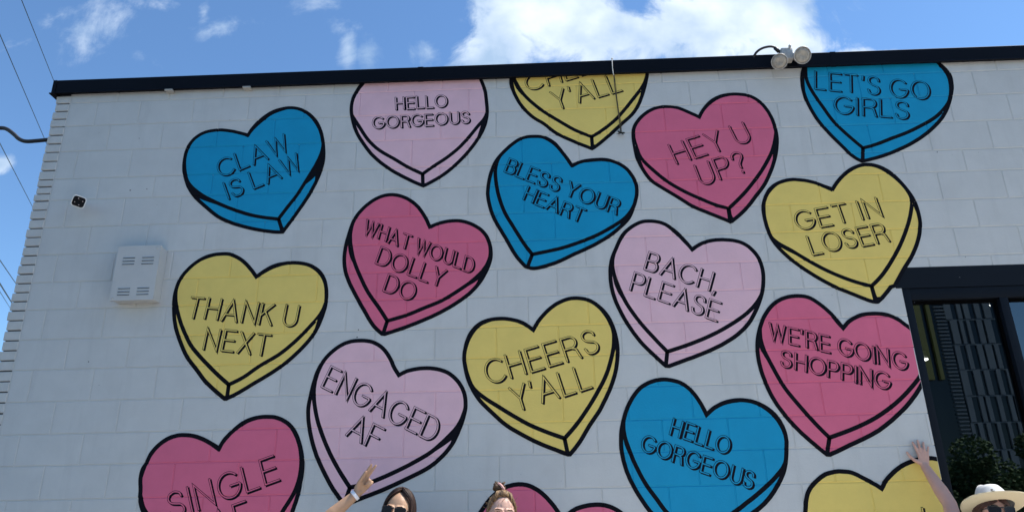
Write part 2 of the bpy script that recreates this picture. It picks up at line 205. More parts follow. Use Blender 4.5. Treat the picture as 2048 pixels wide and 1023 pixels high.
INNER=[[[[-1.3288,3.9394],[-1.3428,3.9117],[-1.3578,3.8814],[-1.3738,3.8491],[-1.3904,3.8167],[-1.4069,3.7864],[-1.4236,3.7588],[-1.4406,3.7329],[-1.4569,3.7086],[-1.472,3.6858],[-1.4857,3.6644],[-1.4984,3.6444],[-1.5104,3.6253],[-1.5263,3.6],[-1.5588,3.604],[-1.5838,3.6073],[-1.6091,3.6111],[-1.635,3.6157],[-1.6614,3.6212],[-1.6883,3.6273],[-1.7156,3.6343],[-1.7429,3.6422],[-1.7703,3.651],[-1.7977,3.6609],[-1.8251,3.6714],[-1.8526,3.6824],[-1.8802,3.6938],[-1.9079,3.7058],[-1.9358,3.7185],[-1.9638,3.7319],[-1.9927,3.7465],[-2.0223,3.762],[-2.0511,3.7779],[-2.0775,3.7937],[-2.1011,3.809]],[[-1.5263,3.6],[-1.4955,3.521]]],[[[-1.0163,4.3502],[-1.0044,4.3316],[-0.9878,4.304],[-0.9682,4.2708],[-0.9471,4.2366],[-0.9259,4.206],[-0.9054,4.1804],[-0.8848,4.1575],[-0.8633,4.1362],[-0.8397,4.1155],[-0.8133,4.0955],[-0.785,4.0767],[-0.7567,4.0589],[-0.7298,4.0414],[-0.7046,4.024],[-0.68,4.0068],[-0.6555,3.99],[-0.6305,3.9738],[-0.6049,3.9585],[-0.5791,3.9439],[-0.5533,3.9299],[-0.5204,3.9123],[-0.4965,3.9309],[-0.4788,3.9446],[-0.4604,3.9585],[-0.4411,3.9726],[-0.4206,3.9869],[-0.3989,4.0014],[-0.3764,4.0167],[-0.3539,4.0333],[-0.3314,4.0512],[-0.3087,4.0702],[-0.2863,4.09],[-0.2653,4.1101],[-0.2459,4.1306],[-0.2278,4.1515],[-0.2106,4.1724],[-0.1938,4.1933],[-0.1774,4.2146],[-0.1614,4.2361],[-0.1461,4.257],[-0.1315,4.2767],[-0.1169,4.2949],[-0.1023,4.3123]],[[-0.5204,3.9123],[-0.5167,3.8389]]],[[[0.1581,4.6457],[0.1652,4.6298],[0.1745,4.61],[0.1857,4.5877],[0.1983,4.5647],[0.2119,4.5428],[0.2259,4.5228],[0.2408,4.5036],[0.2569,4.4847],[0.2744,4.4653],[0.2936,4.4453],[0.3141,4.4248],[0.3361,4.4043],[0.3596,4.3837],[0.3851,4.3632],[0.4121,4.3426],[0.4397,4.3224],[0.4668,4.3026],[0.493,4.283],[0.5192,4.2635],[0.5458,4.2444],[0.5733,4.2267],[0.6015,4.2106],[0.6301,4.1958],[0.6589,4.182],[0.6935,4.166],[0.7157,4.1786],[0.7332,4.189],[0.752,4.2011],[0.7725,4.2156],[0.796,4.2333],[0.8219,4.2536],[0.848,4.2754],[0.8721,4.2972],[0.8933,4.3189],[0.9128,4.3409],[0.9312,4.363],[0.9492,4.3849],[0.9673,4.4071],[0.9849,4.4295],[1.002,4.4517],[1.0185,4.4731],[1.0349,4.4937],[1.0511,4.514],[1.0664,4.5338]],[[0.6935,4.166],[0.6944,4.0901]]],[[[1.9436,3.9756],[1.9274,3.9474],[1.91,3.9192],[1.8925,3.8923],[1.8756,3.8674],[1.8586,3.8437],[1.8403,3.8199],[1.8197,3.7943],[1.796,3.766],[1.77,3.736],[1.7429,3.7058],[1.7159,3.6772],[1.689,3.6507],[1.662,3.6254],[1.6348,3.601],[1.6026,3.5727],[1.5782,3.5792],[1.5595,3.5846],[1.5394,3.5914],[1.5176,3.6002],[1.4937,3.6112],[1.4682,3.6241],[1.4417,3.6382],[1.415,3.6526],[1.3877,3.6675],[1.3593,3.6831],[1.3308,3.6995],[1.3031,3.7167],[1.2766,3.7344],[1.2506,3.7528],[1.2252,3.7721],[1.2004,3.7926],[1.1761,3.8147],[1.1523,3.8381],[1.1296,3.862],[1.1082,3.8857],[1.0875,3.9092],[1.0674,3.9331],[1.0495,3.9565]],[[1.6026,3.5727],[1.6052,3.4944]]],[[[2.2892,4.5905],[2.2902,4.5724],[2.2927,4.5551],[2.2965,4.5366],[2.3014,4.5163],[2.3076,4.4955],[2.315,4.4739],[2.3235,4.4509],[2.3333,4.4262],[2.3445,4.4001],[2.3563,4.3733],[2.3683,4.3462],[2.3803,4.3181],[2.3927,4.2889],[2.4057,4.2597],[2.4197,4.2321],[2.435,4.2065],[2.4512,4.1824],[2.4673,4.1598],[2.4828,4.1386],[2.4976,4.1189],[2.512,4.1006],[2.526,4.0834],[2.5395,4.067],[2.5524,4.0512],[2.5649,4.0364],[2.5771,4.0221],[2.5939,4.0025],[2.6221,4.009],[2.6437,4.0143],[2.6668,4.0206],[2.6921,4.0283],[2.7202,4.0381],[2.7505,4.0494],[2.7816,4.0613],[2.8121,4.0728],[2.8421,4.0837],[2.8724,4.0944],[2.9027,4.1056],[2.9327,4.1176],[2.9624,4.1307],[2.9917,4.1446],[3.0204,4.1588],[3.0477,4.1729],[3.0737,4.1864],[3.0988,4.1997],[3.1232,4.2139],[3.1471,4.2298],[3.1709,4.2483],[3.194,4.2682]],[[2.5939,4.0025],[2.5753,3.9114]]],[[[-1.217,2.8513],[-1.235,2.83],[-1.254,2.808],[-1.2741,2.785],[-1.2956,2.761],[-1.3181,2.7371],[-1.3411,2.7141],[-1.3644,2.6925],[-1.3881,2.6715],[-1.4129,2.6512],[-1.4393,2.6316],[-1.4683,2.613],[-1.499,2.5955],[-1.5291,2.5787],[-1.5568,2.5619],[-1.582,2.5443],[-1.6059,2.5261],[-1.6293,2.5083],[-1.6526,2.4924],[-1.6754,2.479],[-1.6974,2.4675],[-1.7187,2.4573],[-1.7465,2.4447],[-1.7688,2.4624],[-1.7857,2.4761],[-1.8037,2.491],[-1.8233,2.5079],[-1.8449,2.527],[-1.8683,2.5482],[-1.8925,2.5705],[-1.9165,2.5933],[-1.9413,2.6172],[-1.9669,2.6424],[-1.9915,2.6675],[-2.0128,2.691],[-2.0292,2.7112],[-2.042,2.7292],[-2.0535,2.7475],[-2.0659,2.7684],[-2.0802,2.7934],[-2.0951,2.8211],[-2.1098,2.85],[-2.1232,2.8785],[-2.1354,2.9068],[-2.1469,2.9355],[-2.1569,2.9634]],[[-1.7465,2.4447],[-1.7485,2.3759]]],[[[-0.1433,3.1238],[-0.1656,3.1042],[-0.1898,3.0851],[-0.2159,3.0665],[-0.2425,3.0486],[-0.2685,3.0316],[-0.2935,3.0153],[-0.3182,2.9996],[-0.3437,2.9846],[-0.3709,2.9702],[-0.4005,2.9567],[-0.4317,2.9442],[-0.4628,2.9323],[-0.4925,2.9208],[-0.5205,2.9092],[-0.5477,2.8979],[-0.575,2.8869],[-0.6033,2.8767],[-0.6325,2.8674],[-0.6623,2.8589],[-0.6922,2.851],[-0.731,2.8411],[-0.7487,2.8687],[-0.7619,2.8891],[-0.7761,2.9106],[-0.7917,2.9336],[-0.8096,2.9588],[-0.8295,2.986],[-0.8497,3.0143],[-0.8682,3.0425],[-0.8843,3.0702],[-0.8989,3.0979],[-0.9125,3.1255],[-0.9256,3.153],[-0.9386,3.1807],[-0.9511,3.2086],[-0.9629,3.2367],[-0.9734,3.2651],[-0.9826,3.294],[-0.9906,3.3232],[-0.9974,3.3518],[-1.0028,3.3785]],[[-0.731,2.8411],[-0.7525,2.7669]]],[[[0.8495,3.4967],[0.8258,3.4814],[0.8007,3.466],[0.7736,3.45],[0.7445,3.4339],[0.7147,3.4183],[0.6854,3.404],[0.657,3.3913],[0.6289,3.3799],[0.6007,3.3692],[0.5718,3.3587],[0.5416,3.3481],[0.5105,3.3378],[0.4794,3.328],[0.4492,3.3194],[0.4198,3.3123],[0.391,3.3063],[0.3635,3.3011],[0.3377,3.2961],[0.3138,3.2915],[0.2914,3.2873],[0.27,3.2834],[0.2415,3.2784],[0.2254,3.3007],[0.2134,3.3179],[0.2005,3.3373],[0.1864,3.3601],[0.1704,3.3876],[0.1529,3.4188],[0.1352,3.4513],[0.1185,3.4821],[0.1028,3.5105],[0.0873,3.5382],[0.0725,3.5662],[0.0591,3.5956],[0.0473,3.6265],[0.0367,3.6582],[0.0274,3.6903],[0.0194,3.7223],[0.0127,3.755],[0.0073,3.7882],[0.0031,3.8204],[0.0002,3.85],[-0.0016,3.8763],[-0.0021,3.9003],[-0.0012,3.9225]],[[0.2415,3.2784],[0.2075,3.1923]]],[[[1.7081,2.8995],[1.6914,2.8804],[1.6726,2.8612],[1.6516,2.8421],[1.6284,2.8231],[1.6022,2.8041],[1.5734,2.7851],[1.5434,2.7667],[1.5134,2.7492],[1.4837,2.7328],[1.4537,2.7171],[1.4228,2.7021],[1.3906,2.6873],[1.3567,2.6728],[1.3214,2.6587],[1.2852,2.645],[1.2487,2.632],[1.2118,2.6197],[1.1743,2.6081],[1.1365,2.5969],[1.0909,2.5837],[1.0703,2.6076],[1.0545,2.6263],[1.0377,2.6464],[1.0197,2.6687],[0.9995,2.6938],[0.9776,2.7213],[0.9554,2.7504],[0.9341,2.78],[0.9137,2.8104],[0.8937,2.842],[0.8749,2.8737],[0.8582,2.9046],[0.8441,2.9342],[0.8322,2.9629],[0.8219,2.9912],[0.8123,3.0196],[0.8029,3.0492],[0.7944,3.0796],[0.7873,3.1088]],[[1.0909,2.5837],[1.0751,2.5032]]],[[[2.843,3.5583],[2.8372,3.5382],[2.8302,3.5165],[2.8221,3.4933],[2.8127,3.4686],[2.8018,3.4428],[2.7893,3.4157],[2.7749,3.3866],[2.7589,3.3559],[2.7418,3.3249],[2.7246,3.2953],[2.7077,3.2678],[2.6905,3.2413],[2.6725,3.2151],[2.653,3.1879],[2.6313,3.1588],[2.6079,3.1285],[2.5839,3.0989],[2.5604,3.072],[2.5376,3.0484],[2.515,3.0272],[2.4927,3.0077],[2.4656,2.9848],[2.4374,2.993],[2.4151,2.9998],[2.3922,3.0074],[2.3685,3.0161],[2.3436,3.0262],[2.3179,3.0374],[2.2919,3.0494],[2.2661,3.0621],[2.2405,3.0754],[2.2148,3.0895],[2.1894,3.1042],[2.1648,3.1191],[2.1413,3.1343],[2.1185,3.1497],[2.0962,3.1655],[2.0737,3.1816],[2.0508,3.1986],[2.0278,3.2161],[2.0052,3.2334],[1.9834,3.2496],[1.9617,3.2643],[1.9397,3.2784],[1.9185,3.2927],[1.9001,3.3075]],[[2.4656,2.9848],[2.4738,2.8993]]],[[[-1.2369,1.8771],[-1.239,1.8612],[-1.2417,1.8454],[-1.245,1.8295],[-1.2491,1.8136],[-1.254,1.7978],[-1.2595,1.7826],[-1.2658,1.7679],[-1.2731,1.7526],[-1.2821,1.7352],[-1.2931,1.7163],[-1.3056,1.6966],[-1.3188,1.6751],[-1.3321,1.6505],[-1.3451,1.6206],[-1.3585,1.5861],[-1.3733,1.5502],[-1.3901,1.5161],[-1.4094,1.485],[-1.4304,1.4554],[-1.4523,1.427],[-1.4794,1.3934],[-1.5312,1.4038],[-1.5762,1.4136],[-1.6221,1.4252],[-1.6695,1.4393],[-1.7194,1.457],[-1.7711,1.4777],[-1.8223,1.4992],[-1.8708,1.5197],[-1.917,1.5392],[-1.9619,1.5585],[-2.0039,1.5772],[-2.0413,1.5945],[-2.0739,1.6103],[-2.1025,1.6248],[-2.1268,1.6383]],[[-1.4794,1.3934],[-1.4537,1.3205]]],[[[-0.3359,2.0657],[-0.3561,2.047],[-0.3774,2.0281],[-0.4001,2.0095],[-0.4242,1.9917],[-0.4499,1.9752],[-0.4767,1.9597],[-0.5047,1.9447],[-0.5339,1.9296],[-0.565,1.9142],[-0.5976,1.8986],[-0.631,1.8834],[-0.6639,1.8691],[-0.6965,1.8554],[-0.7293,1.8422],[-0.7619,1.83],[-0.7938,1.8193],[-0.8248,1.8107],[-0.855,1.8037],[-0.8845,1.7978],[-0.9212,1.7911],[-0.9406,1.8172],[-0.9555,1.8374],[-0.9704,1.8584],[-0.9855,1.8804],[-1.001,1.9036],[-1.0167,1.9279],[-1.0322,1.9528],[-1.0469,1.9776],[-1.0606,2.0019],[-1.0735,2.0261],[-1.0859,2.0507],[-1.0982,2.0762],[-1.1106,2.1029],[-1.1229,2.1307],[-1.1347,2.159],[-1.1453,2.1874],[-1.1547,2.2158],[-1.163,2.2445],[-1.1703,2.2729],[-1.1762,2.3006],[-1.181,2.3274],[-1.1845,2.3533]],[[-0.9212,1.7911],[-0.9445,1.7169]]],[[[0.7424,2.6015],[0.737,2.5795],[0.7302,2.5559],[0.7222,2.5302],[0.7131,2.5029],[0.7027,2.4749],[0.6908,2.4473],[0.6774,2.4204],[0.6626,2.3937],[0.647,2.3673],[0.631,2.3412],[0.6146,2.3151],[0.5975,2.2891],[0.5799,2.2633],[0.5617,2.2375],[0.5426,2.2113],[0.5225,2.1847],[0.5024,2.1591],[0.483,2.1354],[0.4644,2.1143],[0.4464,2.095],[0.4288,2.0771],[0.4059,2.0544],[0.3783,2.0642],[0.3574,2.0718],[0.3353,2.0802],[0.3113,2.0897],[0.2847,2.1005],[0.2558,2.1125],[0.2262,2.1254],[0.1977,2.1388],[0.1706,2.1531],[0.1442,2.1682],[0.1186,2.1835],[0.0937,2.1986],[0.0693,2.2136],[0.0455,2.2288],[0.0224,2.2437],[-0.0,2.2582],[-0.0218,2.2719],[-0.0431,2.2852],[-0.0642,2.2987],[-0.0846,2.3133],[-0.1048,2.3286],[-0.1251,2.3445],[-0.1438,2.3614]],[[0.4059,2.0544],[0.42,1.9728]]],[[[1.6777,1.8016],[1.6583,1.784],[1.6377,1.7664],[1.6151,1.7483],[1.5905,1.7295],[1.5663,1.7116],[1.5448,1.696],[1.5274,1.6837],[1.5126,1.6738],[1.498,1.6644],[1.4811,1.6535],[1.4622,1.6407],[1.442,1.6269],[1.4188,1.612],[1.391,1.5958],[1.3496,1.574],[1.3007,1.5491],[1.2469,1.5224],[1.1856,1.4922],[1.1587,1.5032],[1.1368,1.5127],[1.1148,1.5233],[1.0929,1.5355],[1.0707,1.5492],[1.0481,1.5643],[1.026,1.581],[1.0058,1.5993],[0.9884,1.6193],[0.9733,1.6406],[0.9595,1.6622],[0.9456,1.6836],[0.9307,1.7049],[0.9155,1.7267],[0.9004,1.7495],[0.8859,1.7737],[0.8721,1.7998],[0.8588,1.8272],[0.8463,1.8549],[0.8349,1.8818],[0.8247,1.908],[0.8154,1.9338],[0.8072,1.9588],[0.7997,1.9827],[0.7929,2.0054],[0.7869,2.0273],[0.7819,2.0481]],[[1.1856,1.4922],[1.1709,1.4486]]],[[[2.6516,2.379],[2.6317,2.3566],[2.6093,2.3347],[2.5854,2.3124],[2.5595,2.2888],[2.5312,2.2648],[2.5014,2.241],[2.4707,2.2182],[2.439,2.1964],[2.406,2.1751],[2.3722,2.1549],[2.3383,2.1363],[2.3047,2.1196],[2.2711,2.1045],[2.2367,2.0903],[2.2005,2.0763],[2.1621,2.0625],[2.1221,2.049],[2.081,2.0359],[2.0316,2.0206],[2.0106,2.0451],[1.9946,2.064],[1.9779,2.0844],[1.9603,2.1067],[1.9416,2.1313],[1.9219,2.158],[1.9017,2.1859],[1.8819,2.2143],[1.8618,2.2431],[1.8414,2.2729],[1.8215,2.3036],[1.8032,2.3354],[1.7868,2.3687],[1.7721,2.4031],[1.7586,2.4371],[1.7463,2.4691],[1.7346,2.4992],[1.7238,2.5282],[1.7145,2.5561],[1.7071,2.5824]],[[2.0316,2.0206],[2.0047,1.9348]]],[[[2.6436,1.468],[2.5968,1.4213],[2.5435,1.3751],[2.483,1.3303],[2.4153,1.286],[2.3433,1.2423],[2.2642,1.196],[2.1797,1.2275],[2.1034,1.2578],[2.0328,1.2898],[1.9712,1.3242],[1.9193,1.3632],[1.8761,1.4057],[1.8423,1.4469]],[[2.2642,1.196],[2.2639,1.1656]]],[[[0.717,1.3483],[0.6808,1.3181],[0.6358,1.2869],[0.581,1.2572],[0.488,1.2172],[0.3741,1.173],[0.2467,1.126],[0.104,1.0747],[0.0732,1.1175],[0.048,1.1529],[0.023,1.1885],[-0.0013,1.2243],[-0.0257,1.2602],[-0.0501,1.2965],[-0.0733,1.3333],[-0.0937,1.3705],[-0.1111,1.4087]],[[0.104,1.0747],[0.0894,1.0235]]]]
BED=[4.5986,4.3992,4.1876,3.9644,3.7965,3.5853,3.3802,3.1777,2.9836,2.7764,2.572,2.3629,2.1552,1.9605,1.7557]
JOINTS={0:[-2.8371,-2.4449,-2.0337,-1.6135,-1.2037,-0.7944,-0.3892,0.0133,0.4131,0.8287,1.237,1.6538,2.0528,2.4504,2.8529,3.2656,3.6714,4.0815,4.4882,4.8899,5.2978,5.702,6.1025,6.5121,6.9151,7.322,7.7266,8.1357],1:[-2.9826,-2.6547,-2.2489,-1.8326,-1.4124,-1.0002,-0.5976,-0.1937,0.1969,0.6026,1.0271,1.4268,1.8453,2.2474,2.6579,3.0696,3.4816,3.8958,4.301,4.7039,5.107,5.5125,5.9172,6.32,6.7249,7.1311,7.5394,7.9424,8.3454],2:[-2.8537,-2.455,-2.0419,-1.6206,-1.1993,-0.8018,-0.3975,0.0057,0.3931,0.8048,1.2264,1.6403,2.0444,2.4454,2.8583,3.2698,3.6836,4.0857,4.4909,4.8925,5.2974,5.6987,6.1049,6.5158,6.9152,7.3244,7.7297,8.1361],3:[-3.0581,-2.6545,-2.2518,-1.8352,-1.4279,-1.0085,-0.6036,-0.1996,0.1888,0.5948,1.0036,1.4249,1.8276,2.2411,2.6549,3.0698,3.4938,3.8989,4.3081,4.7107,5.1131,5.5146,5.9213,6.3246,6.7284,7.1351,7.5378,7.9409,8.3477],4:[-2.8566,-2.4521,-2.0335,-1.6218,-1.2077,-0.8004,-0.3987,-0.0084,0.3949,0.8015,1.2093,1.6148,2.0273,2.4383,2.8582,3.2727,3.692,4.0884,4.4961,4.8966,5.296,5.7021,6.1037,6.5099,6.9193,7.3241,7.7283,8.1325],5:[-3.054,-2.6451,-2.2383,-1.8334,-1.4217,-1.0049,-0.6043,-0.1992,0.1939,0.6008,1.003,1.4051,1.8199,2.2366,2.6566,3.0617,3.5016,3.9032,4.3038,4.7127,5.1108,5.5175,5.9163,6.3245,6.73,7.1337,7.5357,7.9438,8.3444],6:[-2.8522,-2.4419,-2.034,-1.6203,-1.2134,-0.8079,-0.403,-0.0017,0.4019,0.8019,1.2021,1.6008,2.0175,2.4352,2.8671,3.2608,3.6966,4.0948,4.4938,4.8943,5.3018,5.7059,6.1041,6.5099,6.92,7.3256,7.7269,8.1324],7:[-3.0524,-2.6435,-2.24,-1.8266,-1.4162,-1.0061,-0.6063,-0.201,0.201,0.6005,1.0117,1.4139,1.821,2.2333,2.6607,3.0789,3.5064,3.9033,4.3101,4.7085,5.1126,5.5127,5.9227,6.3228,6.7298,7.1284,7.5365,7.9383,8.3502],8:[-2.8541,-2.4461,-2.0372,-1.6238,-1.2178,-0.8128,-0.4101,-0.0013,0.399,0.8036,1.212,1.6253,2.0247,2.45,2.8723,3.2816,3.6947,4.091,4.4955,4.8926,5.2963,5.7004,6.1068,6.5079,6.9134,7.3223,7.7255,8.1354],9:[-3.0522,-2.6443,-2.2322,-1.8249,-1.4191,-1.0095,-0.6083,-0.2063,0.202,0.5978,1.0053,1.4133,1.8238,2.2326,2.665,3.0818,3.4954,3.9012,4.3079,4.7091,5.1121,5.5108,5.9174,6.3182,6.7246,7.133,7.5328,7.9399,8.3508],10:[-2.8567,-2.446,-2.0326,-1.6249,-1.2177,-0.81,-0.416,-0.0115,0.3961,0.8026,1.2135,1.6085,2.0195,2.4493,2.8696,3.2751,3.685,4.0872,4.4925,4.8903,5.2973,5.7045,6.1097,6.5091,6.9147,7.3255,7.7267,8.1302],11:[-3.0615,-2.6503,-2.2319,-1.8234,-1.4146,-1.0059,-0.6051,-0.2006,0.202,0.6127,1.0144,1.4186,1.8247,2.2282,2.6561,3.0764,3.4878,3.8971,4.2984,4.7073,5.1061,5.5128,5.9136,6.3176,6.7266,7.1305,7.5371,7.9434,8.3504],12:[-2.8666,-2.4437,-2.0338,-1.6274,-1.2107,-0.8046,-0.4037,-0.0014,0.4039,0.8122,1.215,1.6281,2.0266,2.4377,2.8503,3.2661,3.6719,4.0783,4.4821,4.8883,5.293,5.7003,6.1058,6.5132,6.916,7.3249,7.7267,8.1354],13:[-3.0594,-2.645,-2.2273,-1.8181,-1.4057,-1.0044,-0.6003,-0.1952,0.2081,0.6095,1.0142,1.4217,1.8163,2.2298,2.6382,3.062,3.4816,3.8845,4.2937,4.7026,5.1017,5.512,5.9153,6.3214,6.7249,7.1332,7.5338,7.941,8.3424],14:[-2.8584,-2.4455,-2.0301,-1.626,-1.212,-0.8009,-0.4002,-0.0042,0.3984,0.8094,1.2127,1.6174,2.0273,2.4315,2.8465,3.2579,3.668,4.0753,4.478,4.8868,5.2971,5.7011,6.1047,6.5073,6.9188,7.3206,7.7281,8.1307],15:[-3.0596,-2.6491,-2.2351,-1.8266,-1.4128,-1.0078,-0.6021,-0.1975,0.2096,0.618,1.0213,1.4194,1.8194,2.2276,2.6406,3.0531,3.4662,3.8837,4.2851,4.6989,5.1001,5.5063,5.9164,6.3173,6.7249,7.1279,7.5374,7.9415,8.3453],16:[-2.8596,-2.4469,-2.0348,-1.6271,-1.2169,-0.8128,-0.4035,0.0019,0.4093,0.8181,1.2187,1.6206,2.0269,2.4371,2.8417,3.255,3.6668,4.0746,4.4789,4.8834,5.2921,5.6985,6.1031,6.5075,6.9143,7.3173,7.725,8.1298],17:[-3.0516,-2.6404,-2.2357,-1.8264,-1.4123,-1.009,-0.6035,-0.2013,0.2061,0.6174,1.0214,1.4243,1.8276,2.2292,2.6406,3.0511,3.4639,3.8739,4.2877,4.6926,5.0954,5.5061,5.9141,6.3192,6.7222,7.1236,7.5356,7.9424,8.3467],18:[-2.8547,-2.4463,-2.0336,-1.6297,-1.2167,-0.8125,-0.4096,0.0024,0.4051,0.8089,1.2141,1.6247,2.0253,2.4371,2.8451,3.2481,3.6597,4.0707,4.4758,4.8857,5.2883,5.6966,6.0994,6.5106,6.9167,7.3206,7.7247,8.1311],19:[-3.0487,-2.6443,-2.2321,-1.825,-1.4169,-1.0108,-0.6012,-0.2007,0.206,0.6116,1.0156,1.4226,1.8299,2.2364,2.6412,3.0505,3.4643,3.8715,4.2806,4.6893,5.092,5.5047,5.9051,6.3147,6.7238,7.1267,7.531,7.94,8.3473],20:[-2.8516,-2.448,-2.0328,-1.6315,-1.2188,-0.8104,-0.41,-0.001,0.4065,0.8082,1.2145,1.6189,2.0259,2.4324,2.8412,3.2528,3.6604,4.0687,4.4753,4.8835,5.285,5.6948,6.0969,6.5069,6.916,7.3192,7.724,8.1301],21:[-3.0484,-2.6365,-2.228,-1.8219,-1.4128,-1.0082,-0.6061,-0.1989,0.2094,0.6152,1.0204,1.4239,1.8263,2.239,2.6405,3.0551,3.4573,3.873,4.2767,4.6881,5.089,5.4994,5.9045,6.3144,6.7204,7.1249,7.533,7.9412,8.3402],22:[-2.8508,-2.4423,-2.0348,-1.6301,-1.218,-0.8163,-0.4052,-0.0019,0.4016,0.8131,1.2132,1.6251,2.0299,2.4389,2.8455,3.2497,3.6552,4.0637,4.4688,4.8811,5.2834,5.6908,6.0978,6.5055,6.9141,7.3184,7.7252,8.1282],23:[-3.0477,-2.6414,-2.2297,-1.8282,-1.4165,-1.0094,-0.6048,-0.2024,0.2052,0.6111,1.017,1.4226,1.8341,2.239,2.6469,3.0532,3.4585,3.8715,4.2759,4.6812,5.093,5.4962,5.9075,6.3134,6.7162,7.1239,7.5321,7.9379,8.343],24:[-2.8527,-2.4445,-2.0342,-1.6288,-1.2197,-0.8133,-0.4095,-0.0052,0.4057,0.8093,1.2172,1.62,2.0267,2.4356,2.8446,3.2473,3.6598,4.0677,4.4734,4.881,5.2837,5.6893,6.0977,6.5026,6.9113,7.3205,7.723,8.1339]}
